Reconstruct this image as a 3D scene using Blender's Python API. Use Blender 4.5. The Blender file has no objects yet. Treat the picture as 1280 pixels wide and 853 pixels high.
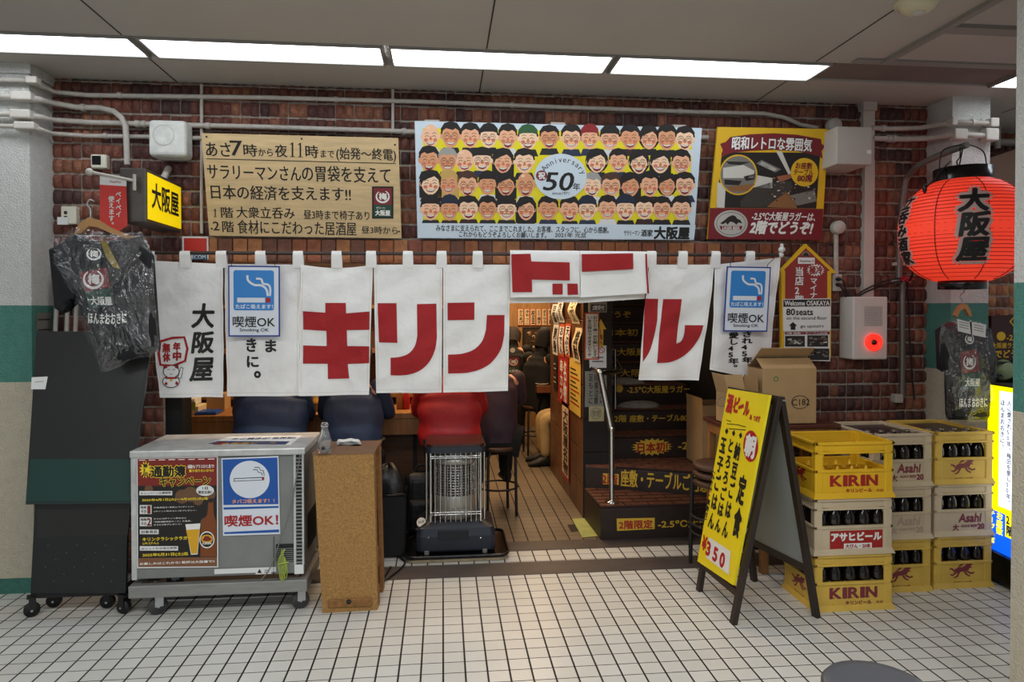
import bpy, bmesh, math, random
from mathutils import Vector, Matrix
from mathutils.geometry import tessellate_polygon
random.seed(7)
S = bpy.context.scene
COL = S.collection

# ---------------------------------------------------------------- camera, world, exposure, lamps
F, H, CX, CY = 853.0, 1.64, 640.0, 400.0            # focal length in px, eye height, principal point
YAW, PIT = math.radians(5.8), math.atan(13 / 853.0)
FWD = Vector((math.sin(YAW) * math.cos(PIT), math.cos(YAW) * math.cos(PIT), -math.sin(PIT)))
RGT = Vector((math.cos(YAW), -math.sin(YAW), 0))
UPV = RGT.cross(FWD)
cam = bpy.data.cameras.new('camera')
cam.sensor_width = 36.0
cam.lens = 36.0 * F / 1280.0
cam.shift_y = -26.5 / 1280.0
cam.clip_start, cam.clip_end = 0.05, 100
co = bpy.data.objects.new('camera', cam)
COL.objects.link(co)
co.matrix_world = Matrix((RGT, UPV, -FWD)).transposed().to_4x4()
co.location = (0, 0, H)
S.camera = co
S.view_settings.view_transform = 'Standard'
S.view_settings.look = 'None'
S.view_settings.gamma = 1.0
S.view_settings.use_curve_mapping = False
S.view_settings.exposure = 0.33
S.cycles.max_bounces = 6
S.cycles.transparent_max_bounces = 12
S.cycles.use_denoising = True
W = bpy.data.worlds.new('world')
S.world = W
W.use_nodes = True
W.node_tree.nodes['Background'].inputs[0].default_value = (0.86, 0.93, 1.0, 1)
W.node_tree.nodes['Background'].inputs[1].default_value = 0.22
TUBE = 5.2            # glow of the fluorescent diffusers
LANTERN = 1.5
SIGNBOX = 1.6
WARM = (1.0, 0.66, 0.36)

def lamp(name, kind, loc, power, color=(1, 1, 1), size=0.3, size_y=None, rot=(0, 0, 0), r=0.05):
    l = bpy.data.lights.new(name, kind)
    l.energy = power
    l.color = color
    if kind == 'AREA':
        l.shape = 'RECTANGLE'
        l.size = size
        l.size_y = size_y or size
    else:
        l.shadow_soft_size = r
    o = bpy.data.objects.new(name, l)
    o.location = loc
    o.rotation_euler = rot
    COL.objects.link(o)
    return o

# ceiling fluorescent rows: one over the shop front (built below as fixtures), two more over the passage behind the viewer
for yy, pw in ((0.9, 110), (-2.0, 90)):
    lamp('passage_ceiling_light', 'AREA', (0.4, yy, 3.0), pw, (0.93, 0.97, 1.0), 6.5, 0.3)
# warm lamps inside the bar
lamp('counter_lamp', 'AREA', (-0.6, 5.35, 2.35), 26, WARM, 2.0, 0.3)
lamp('aisle_lamp', 'AREA', (0.7, 6.3, 2.42), 22, WARM, 0.25, 1.6)
lamp('rear_room_lamp', 'AREA', (0.9, 8.4, 2.42), 30, WARM, 1.2, 0.8)
lamp('notice_lamp', 'POINT', (0.86, 5.55, 2.0), 5, WARM, r=0.06)
lamp('stair_lamp', 'POINT', (1.7, 5.3, 2.5), 4, (1, 0.8, 0.6), r=0.1)

# ---------------------------------------------------------------- pixel -> place
def ray(px, py):
    return (FWD + RGT * ((px - CX) / F) + UPV * (-(py - CY) / F))
EYE = Vector((0, 0, H))
def atY(px, py, Y):
    d = ray(px, py)
    return EYE + d * (Y / d.y)
def atZ(px, py, z=0.0):
    d = ray(px, py)
    return EYE + d * ((z - H) / d.z)
def pz(px, py, Y):
    p = atY(px, py, Y)
    return (p.x, p.z)

class Fr:
    """a plane with axes u (along), v (up) and w (out, to the viewer)"""
    def __init__(s, o, u, v):
        s.o = Vector(o); s.u = Vector(u).normalized()
        v = Vector(v); s.w = s.u.cross(v).normalized(); s.v = s.w.cross(s.u)
        s.M = Matrix((s.u, s.v, s.w)).transposed().to_4x4()
        s.M.translation = s.o
    def uv(s, px, py):
        d = ray(px, py)
        t = (s.o - EYE).dot(s.w) / d.dot(s.w)
        p = EYE + d * t - s.o
        return (p.dot(s.u), p.dot(s.v))
    def at(s, u, v, w=0):
        return s.M @ Vector((u, v, w))
def FY(Y):
    return Fr((0, Y, 0), (1, 0, 0), (0, 0, 1))
def board(bl, br, Y, lean):
    """a board whose lower edge stands at depth Y and whose top leans out by LEAN radians"""
    o = atY(bl[0], bl[1], Y); e = atY(br[0], br[1], Y)
    u = (e - o).normalized()
    return Fr(o, u, (0, -math.sin(lean), math.cos(lean)))
def crop(fr, x0, y0, s):
    return lambda x, y: fr.uv(x0 + x * s, y0 + y * s)

# ---------------------------------------------------------------- materials
def lin(h):
    h = h.lstrip('#')
    c = [int(h[i:i + 2], 16) / 255 for i in (0, 2, 4)]
    return tuple(x / 12.92 if x <= 0.04045 else ((x + 0.055) / 1.055) ** 2.4 for x in c) + (1,)
MATS = {}
def mat(name, hexc, rough=0.6, metal=0.0, var=0.0, scale=20.0, bump=0.0, bscale=None, emit=0.0, spec=0.5, dark=None, stretch=None, alpha=None):
    if name in MATS:
        return MATS[name]
    m = bpy.data.materials.new(name)
    m.use_nodes = True
    nt = m.node_tree; N = nt.nodes; L = nt.links
    b = N['Principled BSDF']
    c = lin(hexc)
    b.inputs['Base Color'].default_value = c
    b.inputs['Roughness'].default_value = rough
    b.inputs['Metallic'].default_value = metal
    b.inputs['Specular IOR Level'].default_value = spec
    if emit:
        b.inputs['Emission Color'].default_value = c
        b.inputs['Emission Strength'].default_value = emit
    if alpha is not None:
        b.inputs['Alpha'].default_value = alpha
    if var or bump:
        tc = N.new('ShaderNodeTexCoord'); mp = N.new('ShaderNodeMapping')
        L.new(tc.outputs['Object'], mp.inputs[0])
        if stretch:
            mp.inputs['Scale'].default_value = stretch
    if var:
        n = N.new('ShaderNodeTexNoise'); n.inputs['Scale'].default_value = scale; n.inputs['Detail'].default_value = 5
        L.new(mp.outputs[0], n.inputs[0])
        r = N.new('ShaderNodeValToRGB')
        d = lin(dark) if dark else tuple(x * (1 - var) for x in c[:3]) + (1,)
        e = c if dark else tuple(min(1, x * (1 + var * 0.6)) for x in c[:3]) + (1,)
        r.color_ramp.elements[0].position = 0.3; r.color_ramp.elements[0].color = d
        r.color_ramp.elements[1].position = 0.7; r.color_ramp.elements[1].color = e
        L.new(n.outputs[0], r.inputs[0]); L.new(r.outputs[0], b.inputs['Base Color'])
    if bump:
        n2 = N.new('ShaderNodeTexNoise'); n2.inputs['Scale'].default_value = bscale or scale; n2.inputs['Detail'].default_value = 6
        L.new(mp.outputs[0], n2.inputs[0])
        bp = N.new('ShaderNodeBump'); bp.inputs['Strength'].default_value = bump; bp.inputs['Distance'].default_value = 0.02
        L.new(n2.outputs[0], bp.inputs['Height']); L.new(bp.outputs[0], b.inputs['Normal'])
    MATS[name] = m
    return m

def film(name, tint=(1, 1, 1, 1), gloss=0.25, bscale=30, rough=0.12, strength=0.9):
    """crumpled clear plastic film"""
    m = bpy.data.materials.new(name); m.use_nodes = True
    N = m.node_tree.nodes; L = m.node_tree.links
    N.remove(N['Principled BSDF'])
    t = N.new('ShaderNodeBsdfTransparent'); t.inputs[0].default_value = tint
    g = N.new('ShaderNodeBsdfGlossy'); g.inputs['Roughness'].default_value = rough
    x = N.new('ShaderNodeMixShader'); x.inputs[0].default_value = gloss
    tc = N.new('ShaderNodeTexCoord'); n = N.new('ShaderNodeTexNoise'); n.inputs['Scale'].default_value = bscale; n.inputs['Detail'].default_value = 3; n.inputs['Distortion'].default_value = 2.4
    bp = N.new('ShaderNodeBump'); bp.inputs['Strength'].default_value = strength; bp.inputs['Distance'].default_value = 0.05
    L.new(tc.outputs['Object'], n.inputs[0]); L.new(n.outputs[0], bp.inputs['Height']); L.new(bp.outputs[0], g.inputs['Normal'])
    L.new(t.outputs[0], x.inputs[1]); L.new(g.outputs[0], x.inputs[2]); L.new(x.outputs[0], N['Material Output'].inputs[0])
    MATS[name] = m
    return m

# ---------------------------------------------------------------- mesh builder
_tmp = bpy.data.scenes.new('glyphs')
_gl = {}
def glyph(s):
    if s in _gl:
        return _gl[s]
    c = bpy.data.curves.new('g', 'FONT'); c.body = s; c.size = 1; c.resolution_u = 3
    o = bpy.data.objects.new('g', c); _tmp.collection.objects.link(o)
    with bpy.context.temp_override(scene=_tmp, view_layer=_tmp.view_layers[0]):
        dg = bpy.context.evaluated_depsgraph_get()
        dg.update()
    e = o.evaluated_get(dg); me = e.to_mesh()
    r = ([(v.co.x, v.co.y) for v in me.vertices], [tuple(p.vertices) for p in me.polygons])
    e.to_mesh_clear(); bpy.data.objects.remove(o); bpy.data.curves.remove(c)
    _gl[s] = r
    return r

def ell(cx, cy, rx, ry, n=24, a0=0.0, a1=2 * math.pi):
    full = abs(a1 - a0 - 2 * math.pi) < 1e-6
    k = n if full else n + 1
    return [(cx + rx * math.cos(a0 + (a1 - a0) * i / n), cy + ry * math.sin(a0 + (a1 - a0) * i / n)) for i in range(k)]
def rrect(u0, v0, u1, v1, r, n=4):
    p = []
    for cx, cy, a in ((u1 - r, v1 - r, 0), (u0 + r, v1 - r, 90), (u0 + r, v0 + r, 180), (u1 - r, v0 + r, 270)):
        for i in range(n + 1):
            t = math.radians(a + 90 * i / n)
            p.append((cx + r * math.cos(t), cy + r * math.sin(t)))
    return p
def rect(a, b):
    return [(a[0], a[1]), (b[0], a[1]), (b[0], b[1]), (a[0], b[1])]
def star(cx, cy, r0, r1, n, ry=1.0):
    return [(cx + (r0 if i % 2 else r1) * math.cos(math.pi * i / n), cy + ry * (r0 if i % 2 else r1) * math.sin(math.pi * i / n)) for i in range(2 * n)]
def area2(p):
    return sum(p[i][0] * p[(i + 1) % len(p)][1] - p[(i + 1) % len(p)][0] * p[i][1] for i in range(len(p)))

class MB:
    def __init__(s, fr=None):
        s.v = []; s.f = []; s.mi = []; s.sm = []; s.mats = []
        s.M = fr.M.copy() if isinstance(fr, Fr) else (fr or Matrix())
        s.warp = None
    def on(s, fr):
        s.M = fr.M.copy() if isinstance(fr, Fr) else (fr or Matrix())
        return s
    def add(s, vs, fs, m, smooth=False):
        if m not in s.mats:
            s.mats.append(m)
        k = s.mats.index(m); o = len(s.v)
        for p in vs:
            p = Vector(p)
            if s.warp:
                p = Vector(s.warp(p))
            s.v.append(s.M @ p)
        for f in fs:
            s.f.append([o + i for i in f]); s.mi.append(k); s.sm.append(smooth)
        return s
    def bm(s, b, m, smooth=False):
        b.verts.index_update()
        s.add([v.co.copy() for v in b.verts], [[v.index for v in f.verts] for f in b.faces], m, smooth)
        b.free()
        return s
    def box(s, a, c, m, bev=0.0, seg=2, xf=None):
        b = bmesh.new()
        bmesh.ops.create_cube(b, size=1)
        a = Vector(a); c = Vector(c)
        for v in b.verts:
            v.co = Vector(((a[i] + c[i]) / 2 + v.co[i] * abs(c[i] - a[i]) for i in range(3)))
        if bev:
            bmesh.ops.bevel(b, geom=b.edges[:], offset=bev, segments=seg, affect='EDGES', profile=0.5)
        if xf:
            for v in b.verts:
                v.co = Vector(xf(v.co))
        return s.bm(b, m, False)
    def hexa(s, p, m, bev=0.0):
        """eight corners: bottom four then top four, counter-clockwise from above"""
        b = bmesh.new(); vs = [b.verts.new(q) for q in p]
        for f in ((3, 2, 1, 0), (4, 5, 6, 7), (0, 1, 5, 4), (1, 2, 6, 5), (2, 3, 7, 6), (3, 0, 4, 7)):
            b.faces.new([vs[i] for i in f])
        if bev:
            bmesh.ops.bevel(b, geom=b.edges[:], offset=bev, segments=2, affect='EDGES', profile=0.5)
        return s.bm(b, m)
    def flat(s, p, m, w=0.0):
        if area2(p) < 0:
            p = p[::-1]
        t = tessellate_polygon([[Vector((q[0], q[1], 0)) for q in p]])
        return s.add([(q[0], q[1], w) for q in p], [f[::-1] if area2([p[i] for i in f]) < 0 else f for f in t], m)
    def prism(s, p, w0, w1, m, mside=None, smooth=False):
        if area2(p) < 0:
            p = p[::-1]
        n = len(p)
        t = [list(f)[::-1] if area2([p[i] for i in f]) < 0 else list(f) for f in tessellate_polygon([[Vector((q[0], q[1], 0)) for q in p]])]
        s.add([(q[0], q[1], w1) for q in p], t, m)
        s.add([(q[0], q[1], w0) for q in p], [f[::-1] for f in t], mside or m)
        s.add([(q[0], q[1], w0) for q in p] + [(q[0], q[1], w1) for q in p], [[i, (i + 1) % n, n + (i + 1) % n, n + i] for i in range(n)], mside or m, smooth)
        return s
    def tube(s, pts, r, m, n=8, closed=False, flat_=1.0):
        pts = [Vector(p) for p in pts]; k = len(pts); vs = []; fs = []
        rr = r if isinstance(r, (list, tuple)) else [r] * k
        ref = None
        for i, p in enumerate(pts):
            a = pts[(i - 1) % k] if (closed or i) else pts[i]
            c = pts[(i + 1) % k] if (closed or i < k - 1) else pts[i]
            t = (c - a).normalized()
            if ref is None:
                ref = Vector((0, 0, 1)) if abs(t.z) < 0.9 else Vector((1, 0, 0))
            e1 = (ref - t * ref.dot(t)).normalized(); ref = e1; e2 = t.cross(e1)
            for j in range(n):
                q = 2 * math.pi * j / n
                vs.append(p + e1 * (rr[i] * math.cos(q)) + e2 * (rr[i] * math.sin(q) * flat_))
        for i in range(k if closed else k - 1):
            for j in range(n):
                a = i * n + j; b = i * n + (j + 1) % n; i2 = (i + 1) % k
                fs.append([a, b, i2 * n + (j + 1) % n, i2 * n + j])
        s.add(vs, fs, m, True)
        if not closed:
            s.add(vs[:n], [list(range(n))[::-1]], m); s.add(vs[-n:], [list(range(n))], m)
        return s
    def lathe(s, prof, m, n=24, c=(0, 0, 0), sx=1.0, sy=1.0, smooth=True):
        vs = []; fs = []; k = len(prof)
        for r, z in prof:
            for j in range(n):
                q = 2 * math.pi * j / n
                vs.append((c[0] + r * math.cos(q) * sx, c[1] + r * math.sin(q) * sy, c[2] + z))
        for i in range(k - 1):
            for j in range(n):
                fs.append([i * n + j, i * n + (j + 1) % n, (i + 1) * n + (j + 1) % n, (i + 1) * n + j])
        s.add(vs, fs, m, smooth)
        if prof[0][0] > 1e-4:
            s.add(vs[:n], [list(range(n))[::-1]], m)
        if prof[-1][0] > 1e-4:
            s.add(vs[-n:], [list(range(n))], m)
        return s
    def ball(s, c, r, m, n=16, k=10):
        r = r if isinstance(r, (list, tuple)) else (r, r, r)
        vs = []; fs = []
        for i in range(k + 1):
            t = math.pi * i / k
            for j in range(n):
                q = 2 * math.pi * j / n
                vs.append((c[0] + r[0] * math.sin(t) * math.cos(q), c[1] + r[1] * math.sin(t) * math.sin(q), c[2] - r[2] * math.cos(t)))
        for i in range(k):
            for j in range(n):
                fs.append([i * n + j, i * n + (j + 1) % n, (i + 1) * n + (j + 1) % n, (i + 1) * n + j])
        return s.add(vs, fs, m, True)
    def surf(s, fn, nu, nv, m, smooth=True, flip=False):
        vs = [fn(i / nu, j / nv) for j in range(nv + 1) for i in range(nu + 1)]
        fs = []
        for j in range(nv):
            for i in range(nu):
                a = j * (nu + 1) + i
                q = [a, a + 1, a + nu + 2, a + nu + 1]
                fs.append(q[::-1] if flip else q)
        return s.add(vs, fs, m, smooth)
    def line(s, pts, wd, m, w=0.0015, closed=False):
        """flat ribbon on the frame's plane"""
        pts = [Vector((p[0], p[1])) for p in pts]; k = len(pts); vs = []
        for i, p in enumerate(pts):
            a = pts[(i - 1) % k] if (closed or i) else p
            c = pts[(i + 1) % k] if (closed or i < k - 1) else p
            t = (c - a).normalized(); nn = Vector((-t.y, t.x)) * wd / 2
            vs += [(p.x + nn.x, p.y + nn.y, w), (p.x - nn.x, p.y - nn.y, w)]
        fs = []
        for i in range(k if closed else k - 1):
            a = 2 * i; b = 2 * ((i + 1) % k)
            fs.append([a, a + 1, b + 1, b])
        return s.add(vs, fs, m)
    def text(s, t, a, b, m, bold=0.0, w=0.0012, vert=False, hb=None, shear=0.0, cut=None, arc=0.0):
        """writing that fills the rectangle a..b of the plane"""
        u0, u1 = min(a[0], b[0]), max(a[0], b[0]); v0, v1 = min(a[1], b[1]), max(a[1], b[1])
        hb = bold if hb is None else hb
        vs = []; fs = []
        if vert:
            ch = (v1 - v0) / len(t); cw = u1 - u0
            for i, c in enumerate(t):
                if c == ' ':
                    continue
                gv, gf = glyph(c); o = len(vs)
                for x, y in gv:
                    y += 0.12
                    if c in '。、':
                        x, y = x + 0.5, y + 0.5
                    elif c in 'ー～（）()-':
                        x, y = 0.5 + (y - 0.5), 0.5 - (x - 0.5)
                    vs.append((u0 + x * cw, v1 - (i + 1) * ch + y * ch))
                fs += [[o + k for k in f] for f in gf]
            eu, ev = cw, ch
        else:
            gv, gf = glyph(t)
            x0 = min(p[0] for p in gv); x1 = max(p[0] for p in gv); y0 = min(p[1] for p in gv); y1 = max(p[1] for p in gv)
            eu = (u1 - u0) / max(1e-6, x1 - x0); ev = (v1 - v0) / max(1e-6, y1 - y0)
            if t in ('ー', '-', '~', '一'):
                ev = eu
            eu_b = min(eu, ev)
            for x, y in gv:
                X = u0 + (x - x0) * eu; Y = v0 + (y - y0) * ev
                X += shear * (Y - v0)
                if arc:
                    q = (X - (u0 + u1) / 2) / ((u1 - u0) / 2)
                    Y -= arc * q * q
                vs.append((X, Y))
            fs = gf
            eu = ev = eu_b
        if cut:
            bb = bmesh.new(); bv = [bb.verts.new((x, y, 0)) for x, y in vs]
            for f in fs:
                try: bb.faces.new([bv[i] for i in f])
                except ValueError: pass
            for ax, lo, hi in ((0, u0, u1), (1, v0, v1)):
                k = lo
                while k < hi:
                    nr = Vector((1, 0, 0)) if ax == 0 else Vector((0, 1, 0))
                    bmesh.ops.bisect_plane(bb, geom=bb.verts[:] + bb.edges[:] + bb.faces[:], plane_co=nr * k, plane_no=nr)
                    k += cut
            bb.verts.index_update()
            vs = [(v.co.x, v.co.y) for v in bb.verts]; fs = [[v.index for v in f.verts] for f in bb.faces]; bb.free()
        offs = [(0, 0)]
        if bold or hb:
            offs += [(hb, 0), (-hb, 0)]
            if bold:
                offs += [(0, bold), (0, -bold), (hb * .7, bold * .7), (-hb * .7, -bold * .7), (hb * .7, -bold * .7), (-hb * .7, bold * .7)]
        for k, (dx, dy) in enumerate(offs):
            s.add([(x + dx * eu, y + dy * ev, w + k * 2e-5) for x, y in vs], fs, m)
        return s
    def build(s, name, parent=None, **props):
        me = bpy.data.meshes.new(name)
        inv = Matrix()
        p = parent
        while p is not None:
            inv = inv @ Matrix()
            if p.parent is None:
                inv = p.matrix_basis.inverted()
            p = p.parent
        me.from_pydata([inv @ v for v in s.v], [], s.f)
        for m in s.mats:
            me.materials.append(m)
        me.polygons.foreach_set('material_index', s.mi)
        me.polygons.foreach_set('use_smooth', s.sm)
        me.update()
        o = bpy.data.objects.new(name, me)
        COL.objects.link(o)
        if parent is not None:
            o.parent = parent
        for k, v in props.items():
            o[k] = v
        return o

def thing(name, label, cat, loc=(0, 0, 0), rz=0.0, group=None):
    o = bpy.data.objects.new(name, None)
    o.empty_display_size = 0.05
    COL.objects.link(o)
    o.matrix_basis = Matrix.Translation(Vector(loc)) @ Matrix.Rotation(rz, 4, 'Z')
    o['label'] = label; o['category'] = cat
    if group:
        o['group'] = group
    return o
def tag(o, label, cat, group=None):
    o['label'] = label; o['category'] = cat
    if group:
        o['group'] = group
    return o
def solo(mb, name, label, cat, group=None):
    """a thing that is one mesh, its origin at its own base"""
    lo = Vector((min(v[i] for v in mb.v) for i in range(3))); hi = Vector((max(v[i] for v in mb.v) for i in range(3)))
    c = Vector(((lo.x + hi.x) / 2, (lo.y + hi.y) / 2, lo.z))
    mb.v = [v - c for v in mb.v]
    o = mb.build(name)
    o.location = c
    return tag(o, label, cat, group)
def struct(mb, name):
    return mb.build(name, kind='structure')
def copy_tree(o, parent=None):
    c = o.copy(); COL.objects.link(c)
    if parent is not None:
        c.parent = parent
    for ch in list(o.children):
        copy_tree(ch, c)
    return c
def clone(o, loc, rz=0.0, label=None):
    c = copy_tree(o)
    c.matrix_basis = Matrix.Translation(Vector(loc)) @ Matrix.Rotation(rz, 4, 'Z')
    if label:
        c['label'] = label
    return c
# ================================================================ SETTING
def tile_mat(name, c1, c2, grout, wx, wy, rough, var=0.12):
    m = bpy.data.materials.new(name); m.use_nodes = True
    N = m.node_tree.nodes; L = m.node_tree.links; b = N['Principled BSDF']
    tc = N.new('ShaderNodeTexCoord'); sp = N.new('ShaderNodeSeparateXYZ'); L.new(tc.outputs['Object'], sp.inputs[0])
    def math_(op, a, c=None):
        n = N.new('ShaderNodeMath'); n.operation = op
        for i, q in enumerate((a, c)):
            if q is None: continue
            if isinstance(q, (int, float)): n.inputs[i].default_value = q
            else: L.new(q, n.inputs[i])
        return n.outputs[0]
    PX, PY, OY = 0.1, 0.0945, 4.008
    gx = math_('DIVIDE', sp.outputs[0], PX); gy = math_('DIVIDE', math_('SUBTRACT', sp.outputs[1], OY), PY)
    def edge(g, w):                       # 1 inside the joint
        f = math_('SUBTRACT', g, math_('FLOOR', math_('ADD', g, 0.5)))
        return math_('LESS_THAN', math_('ABSOLUTE', f), w)
    ex = edge(gx, wx / PX / 2); ey = edge(gy, wy / PY / 2)
    ix = math_('FLOOR', gx); iy = math_('FLOOR', gy)
    cb = N.new('ShaderNodeCombineXYZ'); L.new(ix, cb.inputs[0]); L.new(iy, cb.inputs[1])
    wn = N.new('ShaderNodeTexWhiteNoise'); wn.noise_dimensions = '2D'; L.new(cb.outputs[0], wn.inputs['Vector'])
    no = N.new('ShaderNodeTexNoise'); no.inputs['Scale'].default_value = 2.2; no.inputs['Detail'].default_value = 4; L.new(tc.outputs['Object'], no.inputs[0])
    sp2 = N.new('ShaderNodeTexNoise'); sp2.inputs['Scale'].default_value = 260; L.new(tc.outputs['Object'], sp2.inputs[0])
    a = math_('ADD', math_('MULTIPLY', wn.outputs[0], 0.35), math_('MULTIPLY', no.outputs[0], 0.65))
    a = math_('ADD', math_('MULTIPLY', a, 0.75), math_('MULTIPLY', sp2.outputs[0], 0.25))
    mx = N.new('ShaderNodeMix'); mx.data_type = 'RGBA'
    L.new(a, mx.inputs['Factor']); mx.inputs['A'].default_value = lin(c2); mx.inputs['B'].default_value = lin(c1)
    m2 = N.new('ShaderNodeMix'); m2.data_type = 'RGBA'; L.new(ey, m2.inputs['Factor']); L.new(mx.outputs['Result'], m2.inputs['A']); m2.inputs['B'].default_value = lin(grout[1])
    m3 = N.new('ShaderNodeMix'); m3.data_type = 'RGBA'; L.new(ex, m3.inputs['Factor']); L.new(m2.outputs['Result'], m3.inputs['A']); m3.inputs['B'].default_value = lin(grout[0])
    L.new(m3.outputs['Result'], b.inputs['Base Color'])
    g = math_('MAXIMUM', ex, ey)
    rr = math_('ADD', math_('MULTIPLY', g, 0.4), rough); L.new(rr, b.inputs['Roughness'])
    bp = N.new('ShaderNodeBump'); bp.inputs['Strength'].default_value = 0.5; bp.inputs['Distance'].default_value = 0.004
    L.new(math_('SUBTRACT', 1.0, g), bp.inputs['Height']); L.new(bp.outputs[0], b.inputs['Normal'])
    return m

M_floor = tile_mat('passage tiles', '#d6d4cd', '#bab7ae', ('#0c0c0e', '#35332f'), 0.0085, 0.0052, 0.34)
M_floor2 = tile_mat('bar tiles', '#83745f', '#5f5344', ('#15100c', '#4d4436'), 0.009, 0.004, 0.42)
M_band = mat('dark stone strip', '#4b4340', 0.5, var=0.2, scale=9)
M_ceil = mat('ceiling board', '#aea79e', 0.8, var=0.06, scale=1.5)
M_seam = mat('dark seam', '#2c2a28', 0.8)
M_white = mat('stucco white', '#c9c8c2', 0.85, var=0.07, scale=30, bump=0.55, bscale=95)
M_beige = mat('stucco beige', '#bdb39d', 0.85, var=0.08, scale=30, bump=0.55, bscale=95)
M_teal = mat('stucco teal', '#487f72', 0.75, var=0.1, scale=30, bump=0.5, bscale=95)
M_tealb = mat('base teal', '#3d7566', 0.8, var=0.35, scale=14, bump=0.4, bscale=80)
M_mortar = mat('mortar', '#a3978b', 0.95, var=0.3, scale=40, bump=0.4, bscale=90)
BR = [mat('brick %s' % c, c, 0.62, var=0.32, scale=26, bump=0.45, bscale=70) for c in ('#6b3a2d', '#7c4634', '#58312a', '#472b27', '#8c5840', '#6a3d30')]
BRL = [mat('soldier brick %s' % c, c, 0.6, var=0.25, scale=24, bump=0.35, bscale=70) for c in ('#a9683f', '#9a5a3c', '#8a4c38', '#b3774c', '#7d5140')]
M_dark = mat('shop dark', '#1b1512', 0.7, var=0.3, scale=6)
M_wood = mat('dark wood', '#5b3a22', 0.5, var=0.35, scale=6, stretch=(1, 1, 8))
M_wood2 = mat('honey wood', '#9a6b3d', 0.45, var=0.3, scale=5, stretch=(8, 1, 1))
M_black = mat('black', '#121212', 0.55)
M_blackg = mat('black gloss', '#0d0d0e', 0.25)
M_steel = mat('steel', '#b9bbbb', 0.3, metal=0.9)
M_pipe = mat('painted pipe', '#b3aca2', 0.5, var=0.12, scale=18)
M_box = mat('painted box', '#b9b2a8', 0.55, var=0.06, scale=8)

mb = MB(); mb.box((-3.6, -3.2, -0.06), (5.4, 4.62, 0), M_floor); struct(mb, 'floor')
mb = MB(); mb.box((-2.6, 4.62, -0.06), (5.4, 9.6, 0), M_floor2); struct(mb, 'floor_back')
mb = MB(); mb.box((-1.72, 4.158, -0.01), (2.35, 4.368, 0.003), M_band); struct(mb, 'trim_1')
mb = MB(); mb.box((-1.72, 4.58, -0.01), (2.35, 4.755, 0.003), M_band); struct(mb, 'trim_2')
# ceiling: a slot is left for the lamp row
ZC = 3.04
mb = MB()
mb.box((-3.6, -3.2, ZC), (5.4, 3.69, ZC + 0.1), M_ceil)
mb.box((-3.6, 3.98, ZC), (5.4, 9.6, ZC + 0.1), M_ceil)
mb.box((-3.6, 3.69, ZC + 0.06), (5.4, 3.98, ZC + 0.1), M_ceil)
for k in range(-1, 4):
    x = -1.625 + 1.862 * k
    mb.box((x - 0.004, -3.2, ZC - 0.0015), (x + 0.004, 3.68, ZC + 0.01), M_seam)
    mb.box((x - 0.004, 3.985, ZC - 0.0015), (x + 0.004, 4.5, ZC + 0.01), M_seam)
struct(mb, 'ceiling')
M_mold = mat('grey moulding', '#8a857e', 0.6)
mb = MB(); mb.box((2.455, 1.5, ZC - 0.02), (2.495, 3.64, ZC), M_mold); struct(mb, 'trim_3')
mb = MB(); mb.box((2.495, 3.12, ZC - 0.02), (5.4, 3.2, ZC), M_mold); struct(mb, 'trim_4')
mb = MB(); mb.box((2.3, 3.6, ZC - 0.012), (5.4, 3.66, ZC), M_mold); struct(mb, 'trim_5')
M_rec = mat('brown access panel', '#73655d', 0.75, var=0.15, scale=4)
mb = MB(); mb.box((2.24, 3.7, ZC + 0.01), (3.4, 3.97, ZC + 0.055), M_rec); struct(mb, 'trim_6')

def brick_wall(mb, x0, x1, z0, z1, Y, hole=None, cw=0.058, chh=0.094, mats=BR, depth=0.021, seed=1, run=(2, 6)):
    """fluted brick facing: every flute is a convex barrel brick, courses part at pale mortar"""
    rnd = random.Random(seed)
    rows = int(math.ceil((z1 - z0) / chh))
    for r in range(rows):
        za = z0 + r * chh; zb = min(z1, za + chh)
        x = x0; left = rnd.randint(*run); m = rnd.choice(mats)
        while x < x1 - 0.01:
            xa = x; xb = min(x1, x + cw); x += cw
            left -= 1
            gap = 0.002
            if left == 0:
                left = rnd.randint(*run); m = rnd.choice(mats); gap = 0.007
            elif rnd.random() < 0.25:
                m = rnd.choice(mats)
            if hole and hole((xa + xb) / 2, (za + zb) / 2):
                continue
            jt = rnd.uniform(-0.003, 0.003); mz = 0.006 + rnd.uniform(-0.003, 0.003)
            def fn(s, t, xa=xa, xb=xb - gap, za=za + mz, zb=zb - mz, jt=jt):
                a = math.sin(math.pi * (0.04 + 0.92 * s)) ** 0.8
                e = min(t, 1 - t) * 5; e = min(1.0, e)
                return (xa + (xb - xa) * s, Y - (0.003 + (depth + jt) * a) * (0.25 + 0.75 * e), za + (zb - za) * t)
            mb.surf(fn, 5, 4, m)

WX0, WX1, OPX0, OPX1, OPZ = -2.36, 3.34, -1.72, 2.2, 1.93
mb = MB()
mb.box((WX0, 4.425, OPZ), (WX1, 4.62, ZC), M_mortar)
mb.box((WX0, 4.425, 0), (OPX0, 4.62, OPZ), M_mortar)
mb.box((OPX1, 4.425, 0), (WX1, 4.62, OPZ), M_mortar)
brick_wall(mb, WX0, OPX0, 0, 1.9, 4.425, seed=3)
brick_wall(mb, OPX1 , WX1, 0, 1.9, 4.425, seed=5, run=(2, 4), cw=0.062)
brick_wall(mb, WX0, -1.48, 1.902, ZC, 4.425, seed=4)
brick_wall(mb, -1.48, WX1, 2.09, ZC, 4.425, seed=8)
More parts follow.
